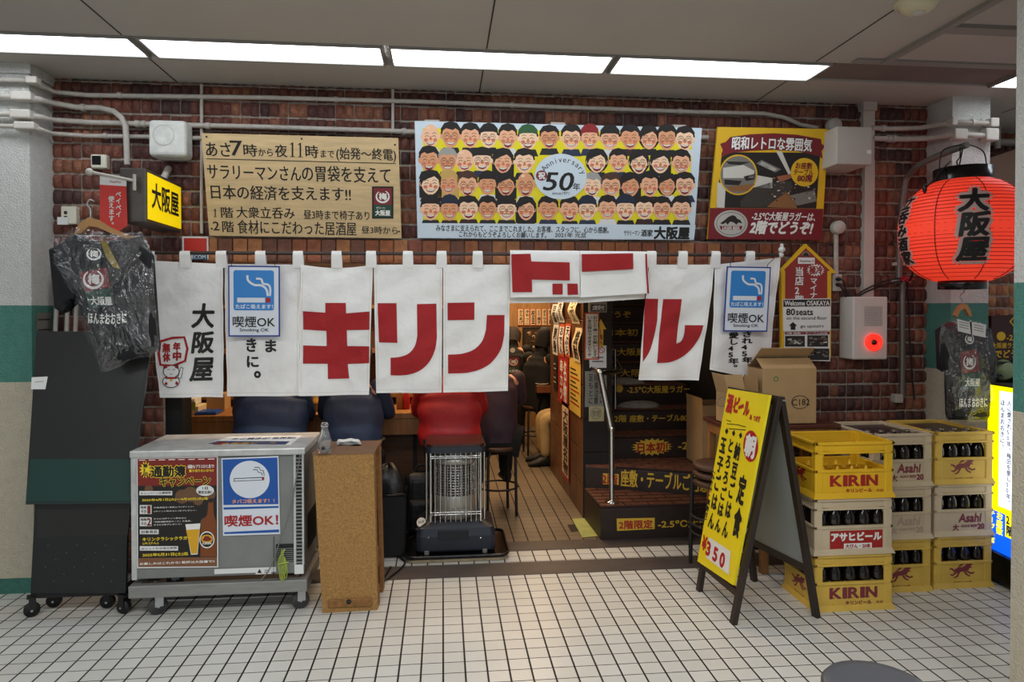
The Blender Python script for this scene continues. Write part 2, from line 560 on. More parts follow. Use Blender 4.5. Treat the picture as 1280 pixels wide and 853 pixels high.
# soldier course over the opening: flat bricks on end
rnd = random.Random(11)
x = -1.48
while x < 2.3:
    mb.box((x + 0.003, 4.405, 1.935), (x + 0.087, 4.43, 2.083), rnd.choice(BRL), bev=0.004)
    x += 0.09
brick_wall(mb, 2.3, WX1, 1.9, 2.09, 4.425, seed=9, cw=0.062)
struct(mb, 'wall_back')

def pillar(name, x0, x1, y0, y1, zb0, zb1, base=0.09):
    mb = MB()
    mb.box((x0, y0, 0), (x1, y1, base), M_tealb); mb.box((x0, y0, base), (x1, y1, zb0), M_beige)
    mb.box((x0, y0, zb0), (x1, y1, zb1), M_teal); mb.box((x0, y0, zb1), (x1, y1, ZC), M_white)
    return struct(mb, name)
pillar('wall_left_column', -3.6, -2.35, 4.18, 4.7, 1.222, 1.663)
pillar('wall_right_column', 3.328, 3.597, 4.18, 4.62, 1.238, 1.682)
p = atY(1267, 400, 2.48)
pillar('wall_right_near_column', p.x, p.x + 0.9, 1.9, 2.48, 1.24, 1.745)
mb = MB()   # cap where the column meets the ceiling
mb.box((-3.6, 4.165, 2.985), (-2.335, 4.42, ZC), M_white); struct(mb, 'trim_7')
# alcove beyond the far column
mb = MB(); mb.box((3.3, 5.0, 0), (5.4, 5.1, ZC), M_mortar); brick_wall(mb, 3.55, 5.0, 0.9, ZC, 5.0, seed=21, mats=BRL); struct(mb, 'wall_right_alcove')

# bar interior shell
mb = MB()
mb.box((-2.6, 4.62, 0), (-2.45, 9.6, 2.6), M_wood)
struct(mb, 'wall_left_interior')
mb = MB(); mb.box((-2.6, 9.4, 0), (2.6, 9.55, 2.6), mat('tan panelling', '#a67c4c', 0.6, var=0.25, scale=4, stretch=(6, 1, 1))); struct(mb, 'wall_back_interior')
mb = MB(); mb.box((2.22, 4.62, 0), (2.34, 9.4, 3.04), M_dark); struct(mb, 'wall_right_interior')
mb = MB(); mb.box((-2.6, 4.62, 2.5), (1.3, 9.4, 2.58), mat('bar ceiling', '#5a4634', 0.7, var=0.2, scale=3)); struct(mb, 'ceiling_interior')
# partition between aisle and stairs: brown tiles
M_ptile = tile_mat('brown wall tiles', '#6a4530', '#57351f', ('#2a1a12', '#2a1a12'), 0.004, 0.004, 0.35)
def brown_tile():
    m = mat('brown glazed tile', '#6a432c', 0.38, var=0.3, scale=7)
    return m
M_bt = brown_tile(); M_bg = mat('brown joint', '#3a2318', 0.8)
mb = MB()
mb.box((1.105, 5.26, 0), (1.325, 6.9, 2.6), M_bg)
for iz in range(10):
    for iy in range(6):
        y0 = 5.26 + iy * 0.274
        mb.box((1.095, y0 + 0.003, iz * 0.26 + 0.003), (1.106, min(6.9, y0 + 0.271), min(2.6, iz * 0.26 + 0.257)), M_bt, bev=0.002, seg=1)
    mb.box((1.095, 5.25, iz * 0.26 + 0.003), (1.325, 5.261, min(2.6, iz * 0.26 + 0.257)), M_dark)
struct(mb, 'wall_partition')
# skirting wall of the shop window: dark posts of the opening
mb = MB(); mb.box((OPX0, 4.44, 0), (OPX0 + 0.1, 4.6, OPZ), M_black); struct(mb, 'trim_8')
mb = MB(); mb.box((2.1, 4.44, 0), (2.2, 4.6, OPZ), M_black); struct(mb, 'trim_9')

# ---------------------------------------------------------------- staircase with written risers
M_riser = mat('dark riser', '#2a1d18', 0.5, var=0.25, scale=8)
M_tread = mat('red brown tread', '#6b3f2c', 0.55, var=0.35, scale=12)
M_joint = mat('tread joint', '#2a1611', 0.9)
M_yel = mat('yellow lettering', '#d6ae35', 0.5)
M_red = mat('poster red', '#a3171b', 0.5)
st = thing('staircase', 'dark staircase with yellow lettering on its risers and red brown treads', 'stairs', (1.7, 5.0, 0))
def tread(mb, poly, z):
    mb.flat(poly, M_tread, z)
def stp(quad, z0, z1, seed):
    """one step: footprint quad (front-left, front-right, back-right, back-left)"""
    mb = MB()
    b = [(x, y, z0) for x, y in quad] + [(x, y, z1 - 0.018) for x, y in quad]
    mb.hexa(b, M_riser, bev=0.004)
    q2 = [Vector(q) for q in quad]
    b = [(x, y, z1 - 0.018) for x, y in quad] + [(x, y, z1) for x, y in quad]
    mb.hexa(b, M_joint, bev=0.003)
    # brick pavers on the tread
    fl, fr_, br_, bl = [Vector((q[0], q[1], z1 + 0.001)) for q in quad]
    nx, ny = 6, max(2, int(((bl - fl).length + (br_ - fr_).length) / 2 / 0.085))
    for j in range(ny):
        off = 0.5 if j % 2 else 0.0
        for i in range(nx + 1):
            s0 = max(0, (i - off) / nx) + 0.006; s1 = min(1, (i + 1 - off) / nx) - 0.006
            if s1 - s0 < 0.02: continue
            t0 = j / ny + 0.03; t1 = (j + 1) / ny - 0.03
            P = lambda s, t: (fl.lerp(fr_, s)).lerp(bl.lerp(br_, s), t)
            a = [P(s0, t0), P(s1, t0), P(s1, t1), P(s0, t1)]
            mb.hexa([(v.x, v.y, z1 - 0.004) for v in a] + [(v.x, v.y, z1 + 0.004) for v in a], M_tread)
    return mb
def rise(fr, x0, y0, s, items, mb):
    q = crop(fr, x0, y0, s)
    for it in items:
        if it[0] == 'box': mb.flat([q(*p) for p in it[1]], it[2], 0.0015)
        elif it[0] == 'star':
            c = q(*it[1]); e = q(it[1][0] + it[2], it[1][1] + it[3]); mb.flat(star(c[0], c[1], (e[0] - c[0]) * .78, e[0] - c[0], 22, abs(e[1] - c[1]) / (e[0] - c[0])), M_yel, 0.0012)
        else: mb.text(it[1], q(*it[2]), q(*it[3]), it[4], bold=it[5], w=0.003)
sc1 = (560, 540, 0.25)
m1 = stp([(1.114, 4.73), (2.195, 4.73), (2.195, 5.24), (1.1, 5.24)], 0, 0.24, 1)
f1 = Fr((0, 4.729, 0), (1, 0, 0), (0, 0, 1)); m1.on(f1)
rise(f1, *sc1, [('box', ((843, 434), (1033, 430), (1033, 486), (845, 496)), M_yel), ('t', '2階限定', (855, 487), (1022, 440), M_red, 0.03), ('t', '-2.5℃大阪屋', (1050, 482), (1360, 432), M_yel, 0.025)], m1)
m1.build('step', st)
m2 = stp([(1.333, 5.169), (2.195, 4.82), (2.195, 5.439), (1.333, 5.439)], 0.24, 0.42, 2)
sl = [(1.113, 5.243), (1.333, 5.169), (1.333, 5.246), (1.113, 5.246)]
m2.hexa([(x, y, .24) for x, y in sl] + [(x, y, .402) for x, y in sl], M_riser); m2.hexa([(x, y, .402) for x, y in sl] + [(x, y, .424) for x, y in sl], M_tread)
f2 = Fr((1.116, 5.256, 0), (1.87 - 1.116, 4.949 - 5.258, 0), (0, 0, 1)); f2.o += f2.w * 0.003; f2 = Fr(f2.o, f2.u, f2.v); m2.on(f2)
rise(f2, *sc1, [('box', ((762, 207), (854, 212), (854, 266), (764, 262)), M_yel), ('t', '2階', (770, 260), (846, 214), M_red, 0.03), ('t', '座敷・テーブルご用意', (864, 272), (1300, 216), M_yel, 0.03)], m2)
m2.build('step', st)
sc2 = (720, 370, 180 / 808)
tx = {2: [('star', (1022 * .25 / .2228 - 718, 75 * .25 / .2228 + 763), 120, 40)],}
ys = [5.44, 5.7, 5.95, 6.2, 6.45, 6.7, 6.95, 7.2]
for i, y in enumerate(ys):
    z0, z1 = 0.42 + 0.18 * i, 0.6 + 0.18 * i
    m3 = stp([(1.333, y), (2.195, y), (2.195, y + 0.3), (1.333, y + 0.3)], z0, z1, 3 + i)
    f3 = FY(y - 0.001); m3.on(f3)
    u = lambda x, zz: (x, z0 + 0.18 * zz)
    if i == 0:
        c = f3.uv(815, 559); e = f3.uv(841, 568)
        m3.flat(star(c[0], c[1], (e[0] - c[0]) * .75, e[0] - c[0], 20, abs(e[1] - c[1]) / (e[0] - c[0]) * 1.15), M_yel, 0.0015)
        m3.text('日本初!', f3.uv(797, 566), f3.uv(834, 553), M_red, 0.035, w=0.003)
        m3.text('-2.5℃', f3.uv(848, 562), f3.uv(888, 552), M_yel, 0.03)
    elif i == 1:
        m3.text('2階', f3.uv(768, 528), f3.uv(783, 519), M_yel, 0.02); m3.text('座敷・テーブル80席', f3.uv(787, 528), f3.uv(868, 518), M_yel, 0.02)
    elif i == 2:
        m3.flat(ell(*f3.uv(774, 486), 0.035, 0.035), M_yel, 0.001); m3.text('-2.5℃大阪屋ラガー', f3.uv(784, 492), f3.uv(862, 482), M_yel, 0.02)
    else:
        m3.text(('黄金大阪屋', '-2.5℃大阪屋', '℃ 日本初', '2階へどうぞ', '座敷')[i - 3], u(1.42, 0.3), u(1.95, 0.68), M_yel, 0.02)
    m3.build('step', st)
# ================================================================ CEILING LIGHTS
M_diff = mat('fluorescent diffuser', '#eef6ff', 0.4, emit=TUBE)
M_frame = mat('lamp frame', '#8e8a84', 0.5)
lite = None
for (xa, xb, lab) in ((-2.84, -1.60, 'long ceiling light panel beside the rough white column with four pipes'), (-1.565, -0.32, 'long ceiling light panel above the wooden opening hours board'),
                 (-0.285, 0.945, 'long ceiling light panel above the banner of cartoon faces'), (0.97, 2.21, 'long ceiling light panel above the yellow and maroon poster'), (3.40, 4.64, 'ceiling light panel glimpsed beside the nearest column')):
    t = thing('ceiling_light', lab, 'ceiling light', ((xa + xb) / 2, 3.835, ZC), 0, 'fluorescent ceiling light row')
    mb = MB(); mb.box((xa + 0.012, 3.708, ZC - 0.002), (xb - 0.012, 3.962, ZC + 0.03), M_diff); mb.build('diffuser', t)
    mb = MB()
    for a, c in (((xa, 3.692, ZC - 0.012), (xb, 3.708, ZC + 0.05)), ((xa, 3.962, ZC - 0.012), (xb, 3.978, ZC + 0.05)), ((xa, 3.708, ZC - 0.012), (xa + 0.012, 3.962, ZC + 0.05)), ((xb - 0.012, 3.708, ZC - 0.012), (xb, 3.962, ZC + 0.05))):
        mb.box(a, c, M_frame)
    mb.build('frame', t)
p = atZ(1148, 2, ZC)
t = thing('smoke_detector', 'round cream smoke detector on the grey ceiling', 'smoke detector', (p.x, p.y, ZC - 0.05))
mb = MB(); mb.lathe([(0.0, -0.05), (0.05, -0.048), (0.075, -0.03), (0.08, -0.012), (0.1, -0.008), (0.1, 0)], mat('detector cream', '#c9bf9f', 0.5), c=(p.x, p.y, ZC)); mb.build('housing', t)
mb = MB(); mb.lathe([(0.0, -0.062), (0.025, -0.06), (0.03, -0.05)], M_box, c=(p.x, p.y, ZC)); mb.build('sensor_cap', t)

# ================================================================ PIPES AND WALL FITTINGS
def pipe(name, label, pts, r, cat='pipe', group='pipes along the wall', m=None, clips=(), boxes=()):
    """pts: (px, py, Y)"""
    P = [atY(*q) for q in pts]
    t = thing(name, label, cat, P[0], 0, group)
    mb = MB(); mb.tube(P, r, m or M_pipe, 10); mb.build('tube', t)
    for q in clips:
        c = atY(*q); mb = MB(); mb.tube([c - Vector((0.012, 0, 0)), c + Vector((0.012, 0, 0))], r * 1.35, M_pipe, 10); mb.build('clip', t)
    for q in boxes:
        c = atY(q[0], q[1], q[2]); mb = MB(); mb.box(c - Vector((q[3], 0.03, q[4])), c + Vector((q[3], 0.03, q[4])), M_box, bev=0.008); mb.build('junction_box', t)
    return t
pipe('conduit_pipe', 'thin grey pipe running highest along the brick wall under the ceiling', [(-60, 98, 4.14), (20, 100, 4.14), (38, 101, 4.14), (52, 108, 4.24), (68, 115, 4.36), (110, 119, 4.38), (330, 122, 4.38), (520, 127, 4.38), (700, 134, 4.38), (870, 140, 4.38), (955, 142, 4.38), (980, 147, 4.38), (1000, 156, 4.38), (1022, 160, 4.38)], 0.014, clips=[(150, 119, 4.38), (420, 124.5, 4.38), (640, 131.5, 4.38), (850, 139, 4.38)], boxes=[(42, 101, 4.14, 0.03, 0.02)])
pipe('conduit_pipe', 'white pipe that bends down to the yellow projecting sign', [(-60, 118, 4.14), (20, 121, 4.14), (48, 124, 4.16), (62, 128, 4.32), (95, 134, 4.37), (125, 135, 4.37), (142, 139, 4.35), (152, 147, 4.33), (157, 158, 4.325), (158.5, 185, 4.325), (159, 206, 4.325)], 0.017, clips=[(104, 134.5, 4.37)], boxes=[(29, 121, 4.14, 0.055, 0.025)])
pipe('conduit_pipe', 'white pipe passing behind the square speaker and both wide boards', [(-60, 141, 4.14), (20, 143, 4.14), (48, 146, 4.16), (66, 150, 4.33), (110, 153, 4.37), (180, 155, 4.37), (330, 159, 4.37), (520, 165, 4.37), (700, 169, 4.37), (885, 172, 4.37)], 0.016, clips=[(172, 155, 4.37), (180, 155, 4.37), (260, 157.5, 4.37), (505, 164.5, 4.37)], boxes=[(28, 143.5, 4.14, 0.055, 0.025)])
pipe('conduit_pipe', 'lowest white pipe leaving the rough white column', [(-60, 156, 4.14), (20, 158, 4.14), (48, 161, 4.16), (66, 167, 4.33), (110, 170, 4.38), (180, 171, 4.38), (260, 173, 4.38)], 0.013, clips=[(132, 170, 4.38)], boxes=[(33, 158, 4.14, 0.055, 0.022)])
pipe('conduit_pipe', 'thin upright pipe beside the wooden opening hours board', [(252, 106, 4.39), (252, 292, 4.39)], 0.010)
pipe('conduit_pipe', 'short upright pipe above the end of the wooden board', [(491, 112, 4.39), (491, 165, 4.39)], 0.010)
pipe('conduit_pipe', 'upper pipe from the grey wall box round the far column', [(1090, 160, 4.37), (1112, 161, 4.37), (1150, 160, 4.36), (1168, 157, 4.26), (1190, 153, 4.14), (1240, 154.5, 4.14)], 0.017, clips=[(1104, 160.5, 4.37), (1216, 153.5, 4.14)], boxes=[(1190, 152, 4.14, 0.02, 0.03), (1240, 154, 4.14, 0.03, 0.03)])
pipe('conduit_pipe', 'lower pipe from the grey wall box round the far column', [(1092, 173, 4.37), (1130, 174, 4.37), (1160, 173, 4.3), (1180, 170, 4.18), (1192, 168, 4.14), (1220, 169.5, 4.14), (1240, 170, 4.14)], 0.019, clips=[(1111, 173.5, 4.37), (1117, 173.5, 4.37)], boxes=[(1198, 168.5, 4.14, 0.045, 0.035), (1237, 169, 4.14, 0.045, 0.04)])
pipe('conduit_pipe', 'pipes crossing the alcove past the far column', [(1230, 146, 4.9), (1300, 145, 4.9)], 0.02)
pipe('conduit_pipe', 'upright pipe in the alcove past the far column', [(1247, 130, 4.85), (1247, 186, 4.85)], 0.022)
pipe('conduit_pipe', 'low pipe crossing the alcove above the brown beam', [(1230, 178, 4.9), (1300, 179, 4.9)], 0.03)
pipe('conduit_pipe', 'grey upright pipe on the brick wall beside the alarm box', [(1128, 352, 4.375), (1128, 497, 4.375), (1124, 501, 4.385)], 0.017, m=mat('grey pipe', '#77726c', 0.45, metal=0.4), boxes=[(1121, 498, 4.39, 0.03, 0.03)])
mb = MB(FY(4.7)); q = lambda x, y: pz(x, y, 4.7)
mb.prism([q(1225, 202), q(1300, 176), q(1300, 232), q(1268, 240), q(1225, 258)], -0.25, 0.0, mat('brown stair beam', '#75594a', 0.7, var=0.15, scale=4)); struct(mb, 'trim_10')

# square speaker
fr = FY(4.26)
t = thing('wall_speaker', 'square white wall speaker with a round grille on the brick wall', 'speaker', atY(208, 195, 4.35))
a = fr.uv(185, 195); b = fr.uv(232, 150); c = fr.uv(204.5, 169)
mb = MB(fr); mb.box((a[0], a[1], -0.13), (b[0], b[1], 0), mat('aged white plastic', '#cfcfc8', 0.5, var=0.15, scale=20), bev=0.025, seg=3); mb.build('housing', t)
mb = MB(fr); mb.line(ell(c[0], c[1], 0.06, 0.06, 28), 0.004, M_box, 0.002, closed=True); mb.flat(ell(c[0], c[1], 0.056, 0.056, 28), mat('aged white plastic', ''), 0.0012); mb.build('grille', t)
# thermometer, outlet
fr = FY(4.37)
t = thing('wall_sensor', 'small cream control with a dark display above the outlet', 'control', atY(123, 211, 4.4))
a = fr.uv(113, 210); b = fr.uv(133, 193); mb = MB(fr); mb.box((a[0], a[1], -0.05), (b[0], b[1], 0), mat('cream plastic', '#d6d0bd', 0.45), bev=0.008); mb.build('housing', t)
mb = MB(fr); mb.flat(rect(fr.uv(115, 206), fr.uv(126, 195)), M_blackg, 0.001); mb.build('display', t)
t = thing('wall_outlet', 'cream wall outlet with plugs and a tag near the white column', 'outlet', atY(86, 281, 4.4))
a = fr.uv(76, 280); b = fr.uv(95, 258); mb = MB(fr); mb.box((a[0], a[1], -0.05), (b[0], b[1], 0), mat('cream plastic', ''), bev=0.006)
for yy in (266, 272): mb.flat(rect(fr.uv(80, yy + 2), fr.uv(84, yy - 2)), M_black, 0.001)
mb.build('face_plate', t)
mb = MB(fr); mb.box(fr.uv(73, 281) + (0.0,), fr.uv(86, 272) + (0.012,), mat('paper white', '#dcdcd8', 0.7)); mb.build('tag', t)
M_paper = mat('paper white', ''); 

# yellow projecting box sign
XS = atY(227, 260, 4.41).x
zt = (atY(184, 212, 3.9).z + atY(227, 230, 4.41).z) / 2; zb = (atY(187, 278, 3.9).z + atY(226, 291, 4.41).z) / 2
t = thing('box_sign', 'yellow box sign projecting from the brick wall with black brush lettering', 'sign', (XS - 0.07, 4.15, zb))
M_smet = mat('sign metal', '#57524d', 0.4, metal=0.5, var=0.2, scale=12)
mb = MB(); mb.box((XS - 0.135, 3.9, zb), (XS, 4.4, zt), M_smet, bev=0.006)
mb.tube([(XS - 0.07, 4.3, zt), (XS - 0.07, 4.4, zt + 0.1)], 0.02, M_pipe); mb.build('housing', t)
M_signy = mat('lit yellow sign', '#f2d000', 0.4, emit=0.45)
fr = Fr((XS + 0.002, 3.9, zb), (0, 1, 0), (0, 0, 1))
hh = zt - zb
mb = MB(fr); mb.box((0.015, 0.02, 0), (0.485, hh - 0.02, 0.004), M_signy)
mb.text('大阪屋', (0.06, hh * 0.3), (0.44, hh * 0.78), M_black, bold=0.03, w=0.006); mb.build('face', t)

# pennant on a rod
fr = FY(3.87)
t = thing('pennant', 'small red pennant with white lettering hanging from a short rod', 'pennant', atY(143, 292, 3.87))
mb = MB(); mb.tube([atY(112, 215, 3.86), atY(168, 226, 3.86)], 0.008, M_box); mb.ball(atY(112, 215, 3.86), 0.02, M_box)
mb.tube([atY(168, 218, 3.86), atY(168, 238, 3.86)], 0.009, M_box); mb.tube([atY(168, 226, 3.86), atY(168, 226, 3.9)], 0.009, M_box); mb.lathe([(0, 0), (0.03, 0), (0.03, 0.008), (0, 0.01)], M_box, 16, c=(0, 0, 0)) if False else None
mb.build('rod', t)
M_penn = mat('pennant red', '#c8372f', 0.6)
wv = lambda p: (p[0], p[1], p[2] + 0.008 * math.sin(p[0] * 60))
mb = MB(fr); q = fr.uv
mb.prism([q(125, 220), q(158, 224), q(158, 233), q(125, 231)], 0, 0.002, M_paper); mb.prism([q(125, 231), q(158, 233), q(159.5, 282), q(145, 292), q(125, 281)], 0, 0.002, M_penn)
mb.text('PayPay', q(138, 229), q(152, 226.5), M_red, 0.01, w=0.004)
mb.text('ペイペイ', q(145, 272), q(152, 239), M_paper, 0.02, w=0.004, vert=True); mb.text('使えます。', q(136, 285), q(143.5, 245), M_paper, 0.02, w=0.004, vert=True)
mb.build('flag', t)

# small red notice behind the rod
fr = FY(4.385); mb = MB(fr); q = fr.uv
mb.prism(rect(q(228, 325), q(260, 296)), -0.01, 0, M_paper); mb.flat(rect(q(230, 315), q(258.5, 298)), mat('notice red', '#bf2a20', 0.45), 0.001); mb.flat(rect(q(237, 325), q(259, 318)), mat('notice blue', '#1c5c86', 0.5), 0.001)
mb.text('ECOM', q(240, 324), q(257, 319), M_paper, 0.02, w=0.002)
solo(mb, 'wall_notice', 'small red and blue notice on the brick wall behind the curtain rod', 'notice')

# ================================================================ WOODEN OPENING-HOURS BOARD
M_ply = mat('pale plywood', '#cdb183', 0.6, var=0.16, scale=5, stretch=(1, 1, 9))
M_ink = mat('ink', '#15120f', 0.6)
fr = board((262, 294), (501, 298), 4.36, 0.24)
q = crop(fr, 230, 130, 300 / 1280)
t = thing('wooden_signboard', 'pale plywood signboard with black opening hours lettering', 'signboard', fr.o)
pts = [q(92, 155), q(1142, 182), q(1160, 717), q(135, 703)]
mb = MB(fr); mb.prism(pts, -0.02, 0, M_ply)
def seg(mb, items, b, hb, m=M_ink):
    for s, x0, y0, x1, y1 in items:
        mb.text(s, q(x0, y1), q(x1, y0), m, bold=b, hb=hb)
seg(mb, [('あさ', 120, 208, 245, 278), ('7', 250, 197, 308, 275), ('時', 320, 216, 388, 279), ('から', 398, 240, 472, 277), ('夜', 487, 218, 548, 283), ('時', 650, 222, 715, 287), ('まで', 730, 248, 800, 285), ('(始発～終電)', 814, 240, 1130, 304)], 0.006, 0.016)
mb.line([q(120, 292), q(1130, 318)], 0.004, M_ink)
seg(mb, [('サラリーマンさん', 128, 336, 622, 398), ('の胃袋を支えて', 632, 340, 1100, 412), ('日本の経済を', 147, 440, 560, 506), ('支えます!!', 575, 446, 888, 512)], 0.006, 0.016)
seg(mb, [('階', 200, 552, 260, 607), ('大衆立呑み', 282, 553, 588, 608), ('昼3時まで椅子あり', 640, 572, 988, 614), ('2', 158, 628, 186, 674), ('階', 207, 626, 264, 684), ('食材にこだわった居酒屋', 288, 630, 918, 692), ('昼3時から', 948, 655, 1140, 692)], 0.004, 0.014)
def one(x0, x1, y0, y1):
    c = (x0 + x1) / 2; w_ = (x1 - x0)
    mb.flat([q(c - w_ * .14, y1), q(c + w_ * .14, y1), q(c + w_ * .14, y0), q(c - w_ * .14, y0)], M_ink, .0013)
    mb.flat([q(c - w_ * .45, y1), q(c + w_ * .45, y1), q(c + w_ * .45, y1 - 3), q(c - w_ * .45, y1 - 3)], M_ink, .0014)
    mb.flat([q(c - w_ * .45, y0 + 9), q(c - w_ * .1, y0), q(c, y0 + 5), q(c - w_ * .4, y0 + 13)], M_ink, .0014)
one(564, 594, 206, 283); one(606, 636, 208, 284); one(158, 176, 560, 603)
M_mar = mat('logo maroon', '#7d2228', 0.5); M_grn = mat('logo green', '#1d4434', 0.5); M_cream = mat('logo white', '#e8e6df', 0.6)
def logo(mb, q, x0, y0, x1, y1, w=0.002, border=True):
    """maroon and green shop emblem: round swirl over the shop's name"""
    X = lambda a: x0 + (x1 - x0) * a
    Y = lambda a: y0 + (y1 - y0) * a
    if border:
        mb.flat([q(X(0), Y(0)), q(X(1), Y(0)), q(X(1), Y(1)), q(X(0), Y(1))], M_black, w - 0.0008)
    mb.flat([q(X(.08), Y(.05)), q(X(.92), Y(.05)), q(X(.92), Y(.57)), q(X(.08), Y(.57))], M_mar, w)
    mb.flat([q(X(.08), Y(.57)), q(X(.92), Y(.57)), q(X(.92), Y(.95)), q(X(.08), Y(.95))], M_grn, w)
    swirl(mb, q, X(.5), Y(.32), (x1 - x0) * .33, (y1 - y0) * .2, w + 0.001)
    mb.text('大阪屋', q(X(.16), Y(.9)), q(X(.84), Y(.74)), M_cream, 0.04, w=w + 0.001)
    mb.text('サラリーマン', q(X(.2), Y(.70)), q(X(.62), Y(.64)), M_cream, 0.02, w=w + 0.001)
def swirl(mb, q, cx, cy, rx, ry, w, m=None):
    m = m or M_cream
    n = 22; out = []; inn = []
    for i in range(n + 1):
        a = math.radians(125 + 300 * i / n); k = 0.12 + 0.16 * math.sin(math.pi * i / n)
        out.append((cx + rx * math.cos(a), cy - ry * math.sin(a))); inn.append((cx + rx * (1 - k) * math.cos(a), cy - ry * (1 - k) * math.sin(a)))
    mb.flat([q(*p) for p in out + inn[::-1]], m, w)
    mb.text('梅', q(cx - rx * .5, cy + ry * .45), q(cx + rx * .55, cy - ry * .55), m, 0.05, w=w)
logo(mb, q, 1003, 440, 1117, 612)
mb.build('panel', t)
for c in ((120, 175), (627, 186), (1125, 218), (148, 665), (670, 690), (1147, 680)):
    mb = MB(fr); p = q(*c); mb.lathe([(0.006, 0), (0.005, 0.002), (0, 0.003)], M_ink, 10, c=(p[0], p[1], 0)); mb.build('nail', t)

# ================================================================ ANNIVERSARY BANNER OF FACES
fr = board((521, 297), (868, 301), 4.36, 0.18)
q = crop(fr, 510, 140, 380 / 1280)
t = thing('anniversary_banner', 'wide pale banner with rows of smiling cartoon faces around a 50th anniversary text', 'banner', fr.o)
M_ban = mat('banner pale blue', '#cbd8e2', 0.5); M_by = mat('banner yellow', '#e5d516', 0.55)
mb = MB(fr); mb.prism([q(28, 38), q(1238, 68), q(1203, 540), q(40, 532)], -0.02, 0, M_ban)
mb.flat([q(62, 68), q(1200, 90), q(1178, 474), q(64, 466)], M_by, 0.0005)
SK = [mat('skin tint %d' % i, c, 0.7) for i, c in enumerate(('#eab08a', '#efbd98', '#dc9c72', '#f2cba9'))]
M_hair = mat('cartoon black', '#1d1715', 0.7); M_brn = mat('cartoon brown', '#4a2f22', 0.7); M_gry = mat('cartoon grey', '#9c9a96', 0.7); M_blush = mat('blush', '#cf7a5c', 0.7)
M_capg = mat('cap green', '#2f5a34', 0.7); M_capr = mat('cap red', '#8c1f24', 0.7); M_capn = mat('cap navy', '#1c2438', 0.7); M_blond = mat('hair blond', '#c3a05a', 0.7)
M_shirt = [mat('shirt %s' % c, c, 0.7) for c in ('#1c1c20', '#27304a', '#3a2020', '#d8d8d8', '#252525')]
def face(cx, cy, rw, rh, kind, rnd, z):
    """flat cartoon head: shoulders, hair, face, brows, eyes, cheeks, nose, smile"""
    E = lambda x, y, a, b, m, k, n=14: mb.flat([q(*p) for p in ell(cx + x * rw, cy + y * rh, a * rw, b * rh, n)], m, z + k * 0.00006)
    sk = rnd.choice(SK); hair = {'grey': M_gry, 'brown': M_brn, 'blond': M_blond}.get(kind, M_hair)
    mb.flat([q(*p) for p in [(cx - rw * 1.1, cy + rh * 1.55), (cx - rw * 0.8, cy + rh * 0.95), (cx + rw * 0.8, cy + rh * 0.95), (cx + rw * 1.1, cy + rh * 1.55)]], rnd.choice(M_shirt), z)
    if kind in ('long', 'blond'):
        mb.flat([q(*p) for p in [(cx - rw * 1.15, cy + rh * 1.25)] + [(cx + rw * 1.18 * math.cos(a), cy - rh * 1.12 * math.sin(a)) for a in [math.pi - math.pi * i / 12 for i in range(13)]] + [(cx + rw * 1.15, cy + rh * 1.25)]], hair, z + 0.00006)
    elif kind == 'bob':
        E(0, -0.05, 1.22, 1.08, hair, 1)
    elif kind != 'bald':
        E(0, -0.22, 1.1, 0.95, hair, 1)
    E(-0.98, 0.05, 0.16, 0.22, sk, 2, 8); E(0.98, 0.05, 0.16, 0.22, sk, 2, 8)
    mb.flat([q(cx + rw * math.cos(a) * (0.95 if math.sin(a) > 0 else 0.95 - 0.1 * abs(math.sin(a))), cy - rh * math.sin(a)) for a in [2 * math.pi * i / 20 for i in range(20)]], sk, z + 0.00018)
    if kind in ('grey', 'short', 'brown'):
        k = rnd.uniform(-0.5, 0.5)
        mb.flat([q(cx + rw * x, cy + rh * y) for x, y in ((-1.02, -0.1), (-1.08, -0.6), (-0.7, -1.05), (0, -1.2), (0.7, -1.05), (1.08, -0.6), (1.02, -0.1), (0.85, -0.45), (0.5, -0.62), (k * 0.5, -0.48), (-0.5, -0.62), (-0.85, -0.45))], hair, z + 0.00024)
    elif kind in ('long', 'bob', 'blond'):
        mb.flat([q(cx + rw * x, cy + rh * y) for x, y in ((-1.02, 0.3), (-1.12, -0.5), (-0.7, -1.05), (0, -1.18), (0.7, -1.05), (1.12, -0.5), (1.02, 0.3), (0.8, -0.3), (0.4, -0.6), (0.1, -0.5), (-0.3, -0.38), (-0.75, -0.2))], hair, z + 0.00024)
    elif kind == 'bald':
        E(-0.3, -0.72, 0.25, 0.12, SK[3], 4, 8)
    elif kind.startswith('cap'):
        cm = {'capg': M_capg, 'capr': M_capr, 'capn': M_capn, 'capk': M_hair}[kind]
        mb.flat([q(cx + rw * x, cy + rh * y) for x, y in ((-1.02, -0.32), (-1.0, -0.75), (-0.6, -1.12), (0, -1.25), (0.6, -1.12), (1.0, -0.75), (1.02, -0.32), (0.5, -0.45), (-0.5, -0.45))], cm, z + 0.00024)
    E(-0.52, 0.32, 0.24, 0.16, M_blush, 5, 10); E(0.52, 0.32, 0.24, 0.16, M_blush, 5, 10)
    for sx in (-1, 1):
        mb.line([q(cx + sx * rw * x, cy + rh * y) for x, y in ((0.18, -0.2), (0.4, -0.3), (0.66, -0.2))], 0.0028, M_hair, z + 0.0004)
        mb.line([q(cx + sx * rw * x, cy + rh * y) for x, y in ((0.2, 0.04), (0.4, -0.06), (0.62, 0.05))], 0.0035, M_hair, z + 0.0004)
    if rnd.random() < 0.42:
        for sx in (-1, 1):
            mb.line([q(*p) for p in ell(cx + sx * 0.42 * rw, cy + 0.02 * rh, 0.34 * rw, 0.22 * rh, 12)], 0.0022, M_hair, z + 0.0005, closed=True)
        mb.line([q(cx - 0.08 * rw, cy), q(cx + 0.08 * rw, cy)], 0.002, M_hair, z + 0.0005)
